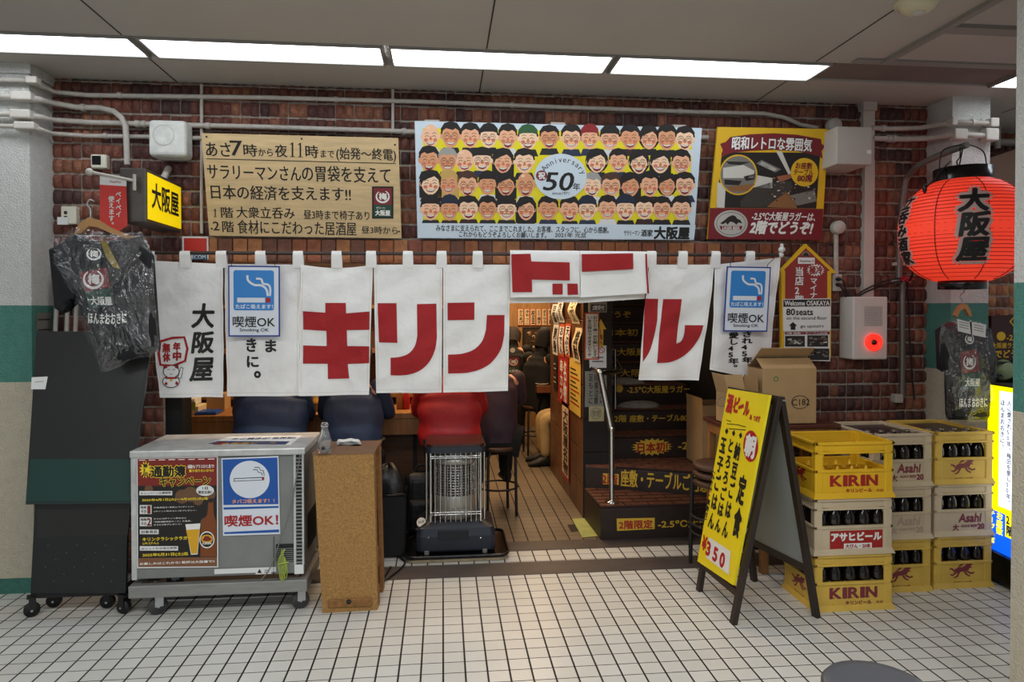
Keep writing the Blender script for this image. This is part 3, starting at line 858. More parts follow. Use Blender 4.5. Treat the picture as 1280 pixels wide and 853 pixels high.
    mb.flat([q(cx + rw * x, cy + rh * y) for x, y in ((-0.05, 0.0), (0.08, 0.0), (0.2, 0.3), (0, 0.36), (-0.18, 0.3))], M_blush, z + 0.0003)
    o = rnd.uniform(0.12, 0.32)
    mb.flat([q(cx + rw * x, cy + rh * y) for x, y in ((-0.5, 0.48), (-0.2, 0.54), (0.2, 0.54), (0.5, 0.48), (0.35, 0.55 + o * 0.7), (0, 0.58 + o), (-0.35, 0.55 + o * 0.7))], mat('mouth red', '#7a2420', 0.6), z + 0.0004)
    mb.flat([q(cx + rw * x, cy + rh * y) for x, y in ((-0.42, 0.5), (-0.2, 0.55), (0.2, 0.55), (0.42, 0.5), (0.32, 0.62), (0, 0.68), (-0.32, 0.62))], M_paper, z + 0.00046)
    if rnd.random() < 0.15:
        mb.line([q(cx - 0.35 * rw, cy + 0.45 * rh), q(cx, cy + 0.4 * rh), q(cx + 0.35 * rw, cy + 0.45 * rh)], 0.004, M_hair, z + 0.0005)
rnd = random.Random(50)
rows = [((95, 180, 262, 340, 420, 505, 595, 687, 765, 850, 935, 1015, 1090, 1165), 102, 14, ('bald', 'short', 'short', 'capk', 'short', 'capg', 'short', 'short', 'capr', 'capk', 'short', 'bob', 'short', 'short')),
        ((88, 167, 238, 312, 400, 490, 795, 885, 972, 1062, 1150), 203, 12, ('short', 'grey', 'bald', 'capk', 'long', 'short', 'bob', 'short', 'bob', 'long', 'short')),
        ((95, 170, 250, 335, 412, 495, 775, 855, 935, 1018, 1090, 1165), 302, 8, ('long', 'blond', 'brown', 'capk', 'long', 'bald', 'grey', 'brown', 'long', 'short', 'bob', 'short')),
        ((95, 175, 255, 335, 415, 497, 590, 680, 755, 840, 915, 995, 1068, 1150), 405, 6, ('capk', 'capn', 'short', 'short', 'capk', 'long', 'short', 'short', 'capn', 'short', 'capn', 'short', 'short', 'short'))]
for r, (xs, y0, dy, kinds) in enumerate(rows):
    for i, (x, kd) in enumerate(zip(xs, kinds)):
        face(x, y0 + dy * (x - 90) / 1080 + rnd.uniform(-4, 4), 38 + rnd.uniform(-2, 3), 48 + rnd.uniform(-2, 4), kd, rnd, 0.001 + r * 0.0007)
# round clearing with the anniversary text
mb.flat([q(*p) for p in ell(642, 272, 110, 96, 40)], M_ban, 0.0048)
def arc_text(s, cx, cy, r, a0, a1, size, m, w):
    n = len(s)
    for i, c in enumerate(s):
        a = math.radians(a0 + (a1 - a0) * i / (n - 1)); gv, gf = glyph(c)
        mw = (min(p[0] for p in gv) + max(p[0] for p in gv)) / 2
        vs = []
        for x, y in gv:
            x = (x - mw) * size; y = y * size
            vs.append(q(cx + r * math.cos(a) + x * math.sin(a) + y * math.cos(a), cy - r * math.sin(a) + x * math.cos(a) - y * math.sin(a)))
        mb.add([(p[0], p[1], w) for p in vs], gf, m)
arc_text('Anniversary', 650, 300, 88, 141, 28, 34, M_ink, 0.0055)
mb.text('50', q(568, 330), q(690, 256), M_ink, 0.01, hb=0.02, w=0.0055, shear=0.2)
mb.text('年', q(693, 330), q(724, 300), M_ink, 0.015, w=0.0055); mb.text('since1971', q(607, 348), q(678, 337), M_ink, 0.01, w=0.0055)
mb.flat([q(*p) for p in ell(562, 268, 24, 22, 20)], M_mar, 0.0052); mb.text('祝', q(548, 282), q(577, 254), M_paper, 0.04, w=0.0056)
mb.flat([q(44, 468), q(1210, 476), q(1203, 538), q(42, 530)], M_ban, 0.0046)
mb.text('みなさまに支えられて、ここまでこれました。お客様、スタッフに、心から感謝。', q(118, 502), q(845, 484), M_ink, 0.02, w=0.0055)
mb.text('これからもどうぞよろしくお願いします。', q(215, 527), q(582, 508), M_ink, 0.02, w=0.0055); mb.text('2021年 元旦', q(618, 528), q(750, 509), M_ink, 0.02, w=0.0055)
mb.text('サラリーマン', q(908, 520), q(975, 500), M_ink, 0.03, w=0.0055); mb.text('酒家', q(980, 524), q(1030, 496), M_ink, 0.03, w=0.0055); mb.text('大阪屋', q(1035, 534), q(1185, 486), M_ink, 0.05, w=0.0055)
mb.build('printed_panel', t)
for px in (540, 698, 850):
    p = fr.uv(px, 152 + (px - 540) * 0.02); mb = MB(fr); mb.box((p[0] - 0.045, p[1] - 0.01, -0.035), (p[0] + 0.045, p[1] + 0.012, -0.018), M_box); mb.build('bracket', t)

# ================================================================ YELLOW POSTER
fr = board((886, 299), (1026, 301), 4.36, 0.15)
q = crop(fr, 880, 150, 155 / 853)
t = thing('yellow_poster', 'yellow and maroon poster board with a dining room photo and silver oval emblem', 'poster', fr.o)
M_py = mat('poster yellow', '#dcae1c', 0.5); M_pm = mat('poster maroon', '#761b22', 0.5); M_pd = mat('poster dark', '#201c1a', 0.5); M_pg = mat('poster grey', '#77746c', 0.5); M_pt = mat('poster tan', '#8a5d36', 0.5); M_pw = mat('poster white', '#c9c6bc', 0.5)
mb = MB(fr); mb.prism([q(95, 48), q(856, 62), q(810, 825), q(25, 820)], -0.02, 0, M_py)
mb.flat([q(122, 222), q(800, 226), q(772, 610), q(85, 605)], M_pd, 0.0006)
for p, m in (((360, 300, 395, 275, 530, 340, 490, 362), M_pg), ((375, 305, 400, 285, 505, 340, 480, 352), M_pw), ((495, 215, 535, 216, 600, 370, 580, 375), M_pw), ((360, 380, 470, 400, 470, 470, 340, 465), M_pw), ((330, 470, 460, 430, 600, 420, 610, 470, 420, 600, 250, 600, 250, 560), mat('poster shadow', '#3b3731', 0.5)), ((430, 600, 560, 490, 620, 545, 640, 608), M_pt), ((590, 520, 760, 480, 775, 560, 640, 590), M_pg), ((500, 390, 600, 370, 600, 400, 520, 430), mat('poster brick', '#9a5a3e', 0.5)), ((92, 430, 150, 440, 140, 605, 87, 603), M_pw), ((690, 470, 772, 450, 768, 490, 690, 500), M_pd)):
    mb.flat([q(p[i], p[i + 1]) for i in range(0, len(p), 2)], m, 0.001)
rnd = random.Random(3)
for k in range(60):
    x = rnd.uniform(430, 760); y = rnd.uniform(400, 560); mb.flat([q(*p) for p in ell(x, y, rnd.uniform(3, 10), rnd.uniform(2, 7), 6)], rnd.choice((M_pw, M_pg, M_pd, M_pt)), 0.0014)
mb.flat([q(*p) for p in ell(235, 378, 132, 140, 32)], M_py, 0.0016); mb.flat([q(*p) for p in ell(235, 378, 122, 130, 32)], M_pg, 0.0019)
for p, m in (((130, 330, 270, 310, 345, 350, 340, 400, 130, 400), M_pw), ((140, 410, 260, 420, 240, 450, 140, 445), M_pd), ((150, 460, 350, 440, 300, 490, 190, 492), M_pt), ((270, 390, 350, 370, 345, 410, 290, 420), M_pd), ((150, 285, 320, 290, 250, 310, 170, 305), M_pd)):
    mb.flat([q(p[i], p[i + 1]) for i in range(0, len(p), 2)], m, 0.0021)
mb.flat([q(*p) for p in ell(690, 360, 94, 98, 32)], M_py, 0.0018)
mb.text('お座敷', q(628, 335), q(745, 295), M_pm, 0.03, w=0.003); mb.text('テーブル', q(615, 378), q(752, 340), M_pm, 0.03, w=0.003); mb.text('80席', q(640, 425), q(745, 378), M_pm, 0.04, w=0.003)
rb = [(110, 165), (150, 150), (180, 118), (320, 98), (480, 92), (640, 102), (805, 132), (808, 165), (830, 180), (808, 215), (815, 268), (790, 250), (640, 215), (480, 205), (330, 212), (200, 225), (150, 240), (118, 262), (128, 205)]
mb.flat([q(*p) for p in rb], M_pm, 0.0018)
mb.text('昭和レトロな雰囲気', q(188, 200), q(748, 122), M_ink, 0.06, w=0.0024, arc=0.006); mb.text('昭和レトロな雰囲気', q(190, 198), q(745, 126), M_cream, 0.03, w=0.003, arc=0.006)
mb.flat([q(40, 606), q(820, 612), q(810, 825), q(25, 820)], M_pm, 0.0012)
M_sil = mat('emblem silver', '#b9b6ae', 0.4)
mb.flat([q(*p) for p in ell(185, 714, 115, 92, 36)], M_sil, 0.0018); mb.line([q(*p) for p in ell(185, 714, 100, 78, 36)], 0.003, M_pd, 0.0022, closed=True)
mb.flat([q(*p) for p in ((105, 730), (265, 730), (255, 755), (115, 755))], M_pm, 0.0022); mb.text('LAGER BEER', q(125, 752), q(245, 734), M_cream, 0.02, w=0.0028)
beast = ((110, 712), (140, 690), (165, 668), (195, 655), (215, 662), (228, 680), (250, 690), (262, 712), (235, 706), (222, 722), (205, 706), (180, 700), (160, 722), (150, 706), (130, 718))
mb.flat([q(*p) for p in beast], M_pd, 0.0022)
mb.text('-2.5℃大阪屋ラガーは、', q(325, 690), q(765, 640), M_cream, 0.03, w=0.003, shear=0.15); mb.text('2階でどうぞ!', q(310, 782), q(740, 702), M_cream, 0.05, w=0.003, shear=0.18)
mb.build('printed_panel', t)
# ================================================================ CURTAIN ROD AND SPLIT CURTAIN
YN = 4.27
FN = FY(YN)
nq = FN.uv
t = thing('curtain_rod', 'long dark rod with white end clips carrying the split curtain', 'curtain rod', atY(580, 317, YN))
ra, rb_ = atY(183, 316, YN), atY(976, 319, YN)
mb = MB(); mb.tube([ra, rb_], 0.011, mat('rod brown', '#3a2c26', 0.4), 10)
for f in (0.02, 0.5, 0.98):
    c = ra.lerp(rb_, f); mb.tube([c, (c.x, 4.41, c.z + 0.02)], 0.006, M_steel, 6)
mb.build('rod', t)
for e in (ra, rb_):
    mb = MB(); mb.ball(e, (0.018, 0.022, 0.018), M_paper); mb.ball(e + Vector((0, -0.012, 0.035)), (0.022, 0.022, 0.02), M_paper, 12, 8); mb.ball(e + Vector((0, -0.012, 0.062)), (0.012, 0.012, 0.012), M_paper, 10, 6); mb.tube([e, e + Vector((0, -0.012, 0.05))], 0.009, M_paper); mb.build('end_clip', t)

M_cloth = mat('white cloth', '#ebe9e5', 0.85, var=0.05, scale=6, bump=0.5, bscale=9)
M_nred = mat('curtain red', '#a01c20', 0.85, var=0.06, scale=9, bump=0.5, bscale=9)
M_seamc = mat('seam cloth', '#c4c3c0', 0.9)
noren = thing('noren_curtain', 'long white split shop curtain with big red katakana letters hung across the entrance', 'curtain', atY(580, 496, YN))
VT = nq(580, 331)[1]
def fold(seed, x0, x1, z0, z1, amp):
    r = random.Random(seed); ph = [r.uniform(0, 6.28) for _ in range(6)]; k1 = r.uniform(9, 13); k2 = r.uniform(20, 27)
    cr = [(r.uniform(x0, x1), r.uniform(1.15, 1.95), r.uniform(0, 3.14), r.uniform(.05, .16), r.choice((-1, 1)) * r.uniform(.0012, .0028)) for _ in range(16)]
    def f(p):
        u, v, w = p
        d = max(0.0, min(1.0, (VT - v) / 0.85))
        a = amp * (0.25 + d) * (math.sin(k1 * u + ph[0] + 1.3 * v) + 0.45 * math.sin(k2 * u + ph[1] - 2.0 * v)) + 0.006 * math.sin(9 * v + 5 * u + ph[2]) + 0.003 * math.sin(31 * v - 17 * u + ph[3])
        for cx, cz, an, ln, hh in cr:
            du, dv = u - cx, v - cz; al = du * math.cos(an) + dv * math.sin(an); ac = abs(dv * math.cos(an) - du * math.sin(an))
            if abs(al) < ln and ac < .05:
                a += hh * math.exp(-ac / .013) * (1 - (al / ln) ** 2)
        return (u, v, w + a)
    return f
def cloth_panel(name, tl, tr, br, bl, seed, amp=0.012, deco=None, loops=(), y_top=None, sag=0.0):
    A, B, C_, D = [Vector(nq(*p)) for p in (tl, tr, br, bl)]
    mb = MB(FN); mb.warp = fold(seed, A.x, B.x, 0, 0, amp)
    def fn(s, t_):
        p = D.lerp(C_, s).lerp(A.lerp(B, s), t_)
        return (p.x, p.y - sag * math.sin(math.pi * s) * t_ ** 6, 0)
    mb.surf(fn, 40, 64, M_cloth)
    mb.surf(lambda s, t_: (fn(s, t_)[0], fn(s, t_)[1], -0.003), 40, 64, M_cloth, flip=True)
    # hem stitching
    for k in (0.03, 0.97):
        mb.line([fn(k, j / 20)[:2] for j in range(1, 20)], 0.0015, M_seamc, 0.0012)
    mb.line([fn(j / 20, 0.025)[:2] for j in range(21)], 0.0015, M_seamc, 0.0012)
    if deco:
        deco(mb)
    o = mb.build(name, noren)
    for x in loops:
        lb = MB(FN); u, v = nq(x, 317); w_ = 0.033; top = v + 0.016; bot = nq(x, 335)[1]
        prof = [(bot, 0.004), (top - 0.03, 0.014), (top - 0.008, 0.016), (top, 0.0), (top - 0.008, -0.016), (top - 0.03, -0.012), (bot, -0.006)]
        n = len(prof)
        lb.surf(lambda s, t_: (u - w_ + 2 * w_ * s * (1 - 0) if False else u + (s - 0.5) * 2 * w_ * (0.85 + 0.15 * abs(2 * t_ - 1)), prof[int(round(t_ * (n - 1)))][0], prof[int(round(t_ * (n - 1)))][1]), 4, n - 1, M_cloth)
        lb.build('loop', o)
    return o
def slicefill(mb, poly, m, w, step=0.015):
    """a lettering patch cut fine enough to follow the folds"""
    b = bmesh.new()
    if area2(poly) < 0: poly = poly[::-1]
    vs = [b.verts.new((p[0], p[1], 0)) for p in poly]
    for f in tessellate_polygon([[Vector((p[0], p[1], 0)) for p in poly]]):
        ff = [vs[i] for i in f]
        if area2([poly[i] for i in f]) < 0: ff = ff[::-1]
        try: b.faces.new(ff)
        except ValueError: pass
    xs = [p[0] for p in poly]; ys = [p[1] for p in poly]
    for ax, lo, hi in ((0, min(xs), max(xs)), (1, min(ys), max(ys))):
        k = lo + step
        nr = Vector((1, 0, 0)) if ax == 0 else Vector((0, 1, 0))
        while k < hi:
            bmesh.ops.bisect_plane(b, geom=b.verts[:] + b.edges[:] + b.faces[:], plane_co=nr * k, plane_no=nr); k += step
    for v in b.verts: v.co.z = w
    mb.bm(b, m)
k1 = lambda x, y: nq(270 + x * 380 / 1280, 310 + y * 380 / 1280)
k2 = lambda x, y: nq(630 + x * .28125, 310 + y * .28125)
def smooth(pts, n=6):
    """Catmull-Rom through a polyline"""
    o = []
    for i in range(len(pts) - 1):
        p0 = pts[max(0, i - 1)]; p1 = pts[i]; p2 = pts[i + 1]; p3 = pts[min(len(pts) - 1, i + 2)]
        for j in range(n):
            t_ = j / n
            o.append(tuple(0.5 * (2 * p1[c] + (p2[c] - p0[c]) * t_ + (2 * p0[c] - 5 * p1[c] + 4 * p2[c] - p3[c]) * t_ ** 2 + (3 * p1[c] - p0[c] - 3 * p2[c] + p3[c]) * t_ ** 3) for c in (0, 1)))
    return o + [pts[-1]]
WL = 0.0035
def d_osakaya(mb):
    s = 280 / 853; k = lambda x, y: nq(x * s, 280 + y * s)
    for ch, b in (('大', (728, 305, 808, 395)), ('阪', (730, 412, 806, 492)), ('屋', (725, 512, 803, 598))):
        mb.text(ch, k(b[0], b[3]), k(b[2], b[1]), M_ink, 0.035, w=WL, cut=0.02, shear=0.1)
    st_ = [k(612, 448), k(700, 432), k(706, 522), k(616, 536)]
    mb.line(smooth([(p[0], p[1]) for p in st_ + st_[:1]], 2), 0.014, M_nred, WL)
    for ch, b in (('年', (660, 452, 686, 482)), ('中', (662, 486, 690, 520)), ('無', (622, 455, 648, 488)), ('休', (624, 490, 650, 524))):
        mb.text(ch, k(b[0], b[3]), k(b[2], b[1]), M_nred, 0.06, w=WL, cut=0.03)
    # beckoning cat
    O = lambda x, y, a, b, m, w, n=16: slicefill(mb, [k(*p) for p in ell(x, y, a, b, n)], m, w)
    P = lambda pts, m, w: slicefill(mb, [k(*p) for p in pts], m, w)
    ks = mat('outline', '#2a2524', 0.8)
    O(655, 600, 34, 24, ks, WL); O(655, 600, 31, 21, M_cloth, WL + 4e-4)
    O(655, 562, 31, 25, ks, WL + 2e-4); P([(626, 560), (628, 533), (648, 546)], ks, WL + 2e-4); P([(684, 560), (680, 533), (662, 546)], ks, WL + 2e-4)
    O(655, 562, 28, 22, M_cloth, WL + 6e-4); P([(630, 552), (632, 539), (643, 547)], M_nred, WL + 8e-4); P([(679, 552), (677, 539), (667, 547)], M_nred, WL + 8e-4)
    P([(680, 580), (690, 545), (700, 548), (694, 585), (684, 592)], ks, WL + 2e-4); P([(683, 580), (691, 548), (698, 550), (692, 583), (685, 589)], M_cloth, WL + 7e-4)
    mb.line([k(640, 556), k(645, 553), k(650, 556)], 0.003, ks, WL + 9e-4); mb.line([k(660, 556), k(665, 553), k(670, 556)], 0.003, ks, WL + 9e-4)
    mb.line([k(650, 570), k(655, 573), k(660, 570)], 0.003, ks, WL + 9e-4)
    P([(632, 583), (678, 583), (676, 590), (634, 590)], M_nred, WL + 9e-4); O(655, 594, 5, 5, mat('bell', '#d8a520', 0.5), WL + 1.1e-3, 8); O(636, 608, 6, 6, M_nred, WL + 9e-4, 8); O(677, 606, 6, 7, M_nred, WL + 9e-4, 8)
def d_maki(mb):
    for ch, b in (('ま', (212, 388, 254, 438)), ('き', (133, 382, 172, 436)), ('に', (133, 456, 180, 502)), ('。', (164, 520, 188, 546))):
        mb.text(ch, k1(b[0], b[3]), k1(b[2], b[1]), M_ink, 0.035, w=WL, cut=0.03)
def d_ki(mb):
    slicefill(mb, [k1(*p) for p in ((461, 232), (547, 232), (548, 276), (647, 268), (647, 345), (550, 347), (552, 414), (645, 415), (645, 486), (553, 490), (560, 551), (472, 552), (470, 488), (367, 487), (367, 411), (466, 414), (465, 350), (368, 344), (367, 267), (461, 273))], M_nred, WL)
def d_ri(mb):
    slicefill(mb, [k1(*p) for p in ((680, 233), (760, 233), (764, 400), (686, 398))], M_nred, WL)
    o = smooth([(930, 380), (922, 430), (898, 480), (860, 515), (815, 533), (775, 538), (735, 537)], 5); i = smooth([(735, 463), (775, 459), (812, 444), (838, 412), (848, 370)], 5)
    slicefill(mb, [k1(*p) for p in [(846, 237), (928, 235)] + o + i], M_nred, WL)
def d_n(mb):
    slicefill(mb, [k1(*p) for p in ((975, 232), (1088, 230), (1087, 303), (975, 305))], M_nred, WL)
    o = smooth([(1213, 365), (1200, 425), (1162, 480), (1110, 512), (1050, 527), (977, 530)], 5); i = smooth([(977, 450), (1035, 446), (1085, 428), (1120, 392), (1136, 345)], 5)
    slicefill(mb, [k1(*p) for p in [(1140, 283), (1215, 283)] + o + i], M_nred, WL)
def d_ru(mb):
    slicefill(mb, [k2(*p) for p in [(626, 226), (686, 227)] + smooth([(682, 320), (668, 395), (645, 460), (612, 506)], 5)], M_nred, WL)
    o = smooth([(884, 344), (868, 402), (835, 455), (790, 490), (738, 508), (678, 512)], 5); i = smooth([(768, 426), (790, 416), (803, 388), (808, 344)], 4)
    slicefill(mb, [k2(*p) for p in [(678, 512), (708, 228), (790, 228)] + i + o], M_nred, WL)
def d_45(mb):
    mb.text('され45年。', k2(1052, 540), k2(1102, 370), M_ink, 0.04, w=WL, vert=True, cut=0.05); mb.text('愛し45年。', k2(992, 545), k2(1040, 375), M_ink, 0.04, w=WL, vert=True, cut=0.05)
cloth_panel('panel', (183, 326), (279, 330), (279, 497), (201, 497), 1, 0.014, d_osakaya, (188, 232, 277))
cloth_panel('panel', (280, 330), (375, 331), (374, 495), (283, 496), 2, 0.010, d_maki, (326, 373))
cloth_panel('panel', (376, 331), (466, 331), (461, 494), (374, 495), 3, 0.010, d_ki, (421, 464), sag=0.02)
cloth_panel('panel', (467, 331), (553, 331), (552, 491), (470, 492), 4, 0.010, d_ri, (510, 552))
cloth_panel('panel', (554, 331), (638, 331), (635, 489), (554, 491), 5, 0.010, d_n, (597,))
cloth_panel('panel', (811, 331), (893, 331), (874, 476), (797, 475), 6, 0.016, d_ru, (814, 853, 894))
cloth_panel('panel', (894, 331), (976, 322), (962, 478), (886, 462), 7, 0.022, d_45, (937,))
# two panels thrown over the rod
def flipped(x0, x1, y1l, y1r, blocks, seed):
    mb = MB(FN); u0 = nq(x0, 320)[0]; u1 = nq(x1, 320)[0]; zr = nq(700, 318)[1]
    zl = nq(x0, y1l)[1]; zr2 = nq(x1, y1r)[1]
    r = random.Random(seed); ph = r.uniform(0, 6)
    wob = lambda u, v: 0.007 * math.sin(11 * u + ph) * max(0, min(1, (zr - v) / 0.2)) + 0.003 * math.sin(30 * u + 22 * v)
    mb.warp = lambda p: (p[0], p[1], p[2] + (wob(p[0], p[1]) if p[2] > 0 else -wob(p[0], p[1])))
    prof = [(1.0, 0.03), (0.75, 0.028), (0.5, 0.026), (0.25, 0.022), (0.06, 0.018), (0.0, 0.014), (-0.04, 0.0), (0.0, -0.014), (0.2, -0.022), (0.6, -0.03), (1.12, -0.036)]
    n = len(prof) - 1
    def fn(s, t_):
        d, w = prof[int(round(t_ * n))]; zb_ = zl + (zr2 - zl) * s
        return (u0 + (u1 - u0) * s, zr + 0.012 - d * (zr + 0.012 - zb_), w)
    mb.surf(fn, 20, n, M_cloth, flip=True); mb.surf(lambda s, t_: (fn(s, t_)[0], fn(s, t_)[1] - 0.002, fn(s, t_)[2] * 0.86), 20, n, M_cloth)
    for b in blocks:
        slicefill(mb, [k2(*p) for p in b], M_nred, 0.034)
    mb.build('folded_panel', noren)
flipped(637.5, 724, 372, 371, [((30, 30), (115, 28), (118, 62), (288, 66), (288, 146), (120, 142), (122, 198), (35, 198)), ((211, 160), (257, 160), (257, 208), (211, 208)), ((277, 160), (323, 160), (325, 208), (279, 210))], 21)
flipped(724.5, 808.5, 372, 367, [((340, 30), (568, 26), (568, 96), (342, 108)), ((620, 28), (628, 28), (636, 204), (628, 204))], 22)

# ================================================================ SMOKING SIGNS ON WIRES
M_sblue = mat('sign blue', '#2f7fc6', 0.45); M_sedge = mat('sign edge blue', '#16318c', 0.5); M_swhite = mat('sign white', '#d6dbe2', 0.5)
def smoke_sign(tl, tr, br, bl, Y, label, wires):
    fr = board(bl, br, Y, 0.03)
    w_ = (Vector(fr.uv(*br)) - Vector(fr.uv(*bl))).length; h_ = Vector(fr.uv(*tl)).y
    sk = fr.uv(*tl)[0] / h_
    t = thing('smoking_sign', label, 'sign', fr.o, 0, 'blue smoking signs over the curtain')
    q = lambda x, y: ((x - 48) / 222 * w_ + sk * (1 - (y - 78) / 297) * h_, (1 - (y - 78) / 297) * h_)
    mb = MB(fr)
    mb.prism([q(48, 375), q(270, 375), q(270, 78), q(48, 78)], -0.004, 0.0, M_sedge); mb.flat([q(54, 369), q(264, 369), q(264, 84), q(54, 84)], M_swhite, 0.0006)
    mb.flat([q(*p) for p in rrect(71, 97, 245, 265, 10)], M_sblue, 0.0012)
    mb.line(smooth([q(*p) for p in ((131, 118), (134, 140), (160, 158), (190, 160), (212, 176), (218, 204))], 4), 0.013, M_swhite, 0.002)
    mb.line(smooth([q(*p) for p in ((168, 132), (190, 134), (198, 152), (222, 158), (229, 178), (227, 204))], 4), 0.012, M_swhite, 0.0021)
    mb.flat([q(*p) for p in ((87, 212), (206, 212), (206, 232), (87, 232))], M_swhite, 0.002); mb.flat([q(*p) for p in ((209, 212), (229, 212), (229, 232), (209, 232))], M_red, 0.002)
    mb.text('たばこ吸えます！', q(80, 258), q(240, 240), M_swhite, 0.03, w=0.002)
    mb.text('喫煙OK', q(68, 335), q(248, 290), M_ink, 0.015, w=0.002); mb.text('Smoking OK', q(97, 357), q(222, 340), M_ink, 0.02, w=0.002)
    mb.build('sign_plate', t)
    for x, top in wires:
        u, v = q(x, 84); mb = MB(fr)
        rod = fr.uv(*top)
        mb.tube([(u, v, 0.004), (u - 0.004, v + 0.02, 0.006), (rod[0] + 0.012, rod[1] - 0.02, 0.008), (rod[0] + 0.01, rod[1] + 0.012, 0.004), (rod[0], rod[1] + 0.018, -0.02), (rod[0] - 0.01, rod[1] + 0.004, -0.035)], 0.0022, M_black, 6); mb.build('wire_hook', t)
    return t
smoke_sign((285, 332), (350, 333), (350, 421), (285.5, 421), 4.2, 'blue and white smoking sign hooked over the curtain beside the red katakana', ((66, (284, 318)), (252, (343, 318))))
smoke_sign((908.6, 333), (966, 334), (959, 415), (904, 414.6), 4.2, 'blue and white smoking sign hooked over the curtain above the cardboard boxes', ((66, (912, 318)), (252, (965, 319))))

# ================================================================ WALL TO THE RIGHT OF THE CURTAIN
fr = FY(4.12)
a = fr.uv(1046, 205); b = fr.uv(1090, 159)
t = thing('junction_box', 'big grey metal box on the brick wall beside the yellow poster', 'junction box', atY(1066, 205, 4.3))
mb = MB(fr); mb.box((a[0], a[1], -0.29), (b[0], b[1], 0), M_box, bev=0.005); mb.build('housing', t)
mb = MB(fr); p = fr.uv(1086, 190); mb.box((p[0] - 0.014, p[1] - 0.012, 0), (p[0] + 0.014, p[1] + 0.012, 0.004), M_paper); mb.build('latch', t)
fr = FY(4.37)
t = thing('cable_trunking', 'flat upright cable trunking above and below the grey metal box', 'trunking', atY(1086, 370, 4.4))
a = fr.uv(1080, 372); b = fr.uv(1094, 200); mb = MB(fr); mb.box((a[0], a[1], -0.05), (b[0], b[1], 0), M_box, bev=0.003); mb.build('channel', t)
a = fr.uv(1079, 200); b = fr.uv(1094, 127); mb = MB(fr); mb.box((a[0], a[1], -0.05), (b[0], b[1], 0), M_box, bev=0.003); p = fr.uv(1086, 133); mb.box((p[0] - 0.05, p[1] - 0.03, -0.05), (p[0] + 0.05, p[1] + 0.06, 0.02), M_box, bev=0.004); mb.build('channel', t)
for (x, y, r, lab, dn) in ((1040, 158, 9, 'round grey junction cap above the yellow poster end', None), (1045, 285, 8.5, 'round pale junction cap above the arrow sign outlet', 345)):
    t = thing('junction_disc', lab, 'junction box', atY(x, y, 4.4))
    c = atY(x, y, 4.39); rr = r * 4.5 / 853
    mb = MB(Fr(c, (1, 0, 0), (0, 0, 1))); mb.lathe([(0, 0.05), (rr * 0.9, 0.05), (rr, 0.04), (rr, 0)][::-1], M_box, 24); mb.build('cap', t)
    if dn:
        mb = MB(); mb.tube([c, atY(x, dn, 4.39)], 0.016, M_pipe); mb.build('pipe', t)
# small outlet with black plugs
fr = FY(4.36); t = thing('power_outlet', 'small pinkish outlet box with two black plugs beside the arrow sign', 'outlet', atY(1047, 364, 4.4))
a = fr.uv(1041, 364); b = fr.uv(1053, 343); mb = MB(fr); mb.box((a[0], a[1], -0.05), (b[0], b[1], 0), M_box, bev=0.006); mb.build('housing', t)
for yy in (349, 356):
    mb = MB(); c = atY(1048, yy, 4.35); mb.ball(c, (0.018, 0.03, 0.014), M_black, 10, 6); mb.build('plug', t)
pts = [(1049, 356, 4.33), (1056, 366, 4.33), (1060, 376, 4.35), (1072, 368, 4.35), (1090, 358, 4.35), (1112, 350, 4.34), (1128, 348, 4.33), (1137, 350, 4.3), (1141, 340, 4.2), (1140, 322, 4.1), (1134, 306, 4.05)]
def spl(P, n=4):
    o = []
    for i in range(len(P) - 1):
        p0, p1, p2, p3 = P[max(0, i - 1)], P[i], P[i + 1], P[min(len(P) - 1, i + 2)]
        for j in range(n):
            t_ = j / n; o.append(0.5 * (2 * p1 + (p2 - p0) * t_ + (2 * p0 - 5 * p1 + 4 * p2 - p3) * t_ ** 2 + (3 * p1 - p0 - 3 * p2 + p3) * t_ ** 3))
    return o + [P[-1]]
mb = MB(); mb.tube(spl([atY(*p) for p in pts]), 0.006, M_black, 6); solo(mb, 'power_cable', 'black power cord looping from the wall outlet to the red lantern', 'cord')
pts = [(1049, 349, 4.34), (1055, 352, 4.34), (1058, 366, 4.36), (1068, 372, 4.36), (1085, 364, 4.36), (1110, 355, 4.36), (1128, 352, 4.33), (1134, 356, 4.35), (1136, 390, 4.38), (1138, 440, 4.38), (1143, 500, 4.38)]
mb = MB(); mb.tube(spl([atY(*p) for p in pts]), 0.005, M_black, 6); solo(mb, 'power_cable', 'black power cord running down the brick wall beside the grey upright pipe', 'cord')
mb = MB(); c = atY(1132, 349, 4.32)
for k in range(5):
    a = k * 1.3; mb.tube([c, c + Vector((0.05 * math.cos(a), -0.02, 0.03 * math.sin(a)))], 0.004, mat('red wire', '#b02035', 0.5), 6)
mb.tube([c - Vector((0.03, 0, 0)), c + Vector((0.03, 0, 0))], 0.012, mat('red wire', ''), 8)
solo(mb, 'wire_tie', 'knotted red tie on the black cords by the grey upright pipe', 'tie')
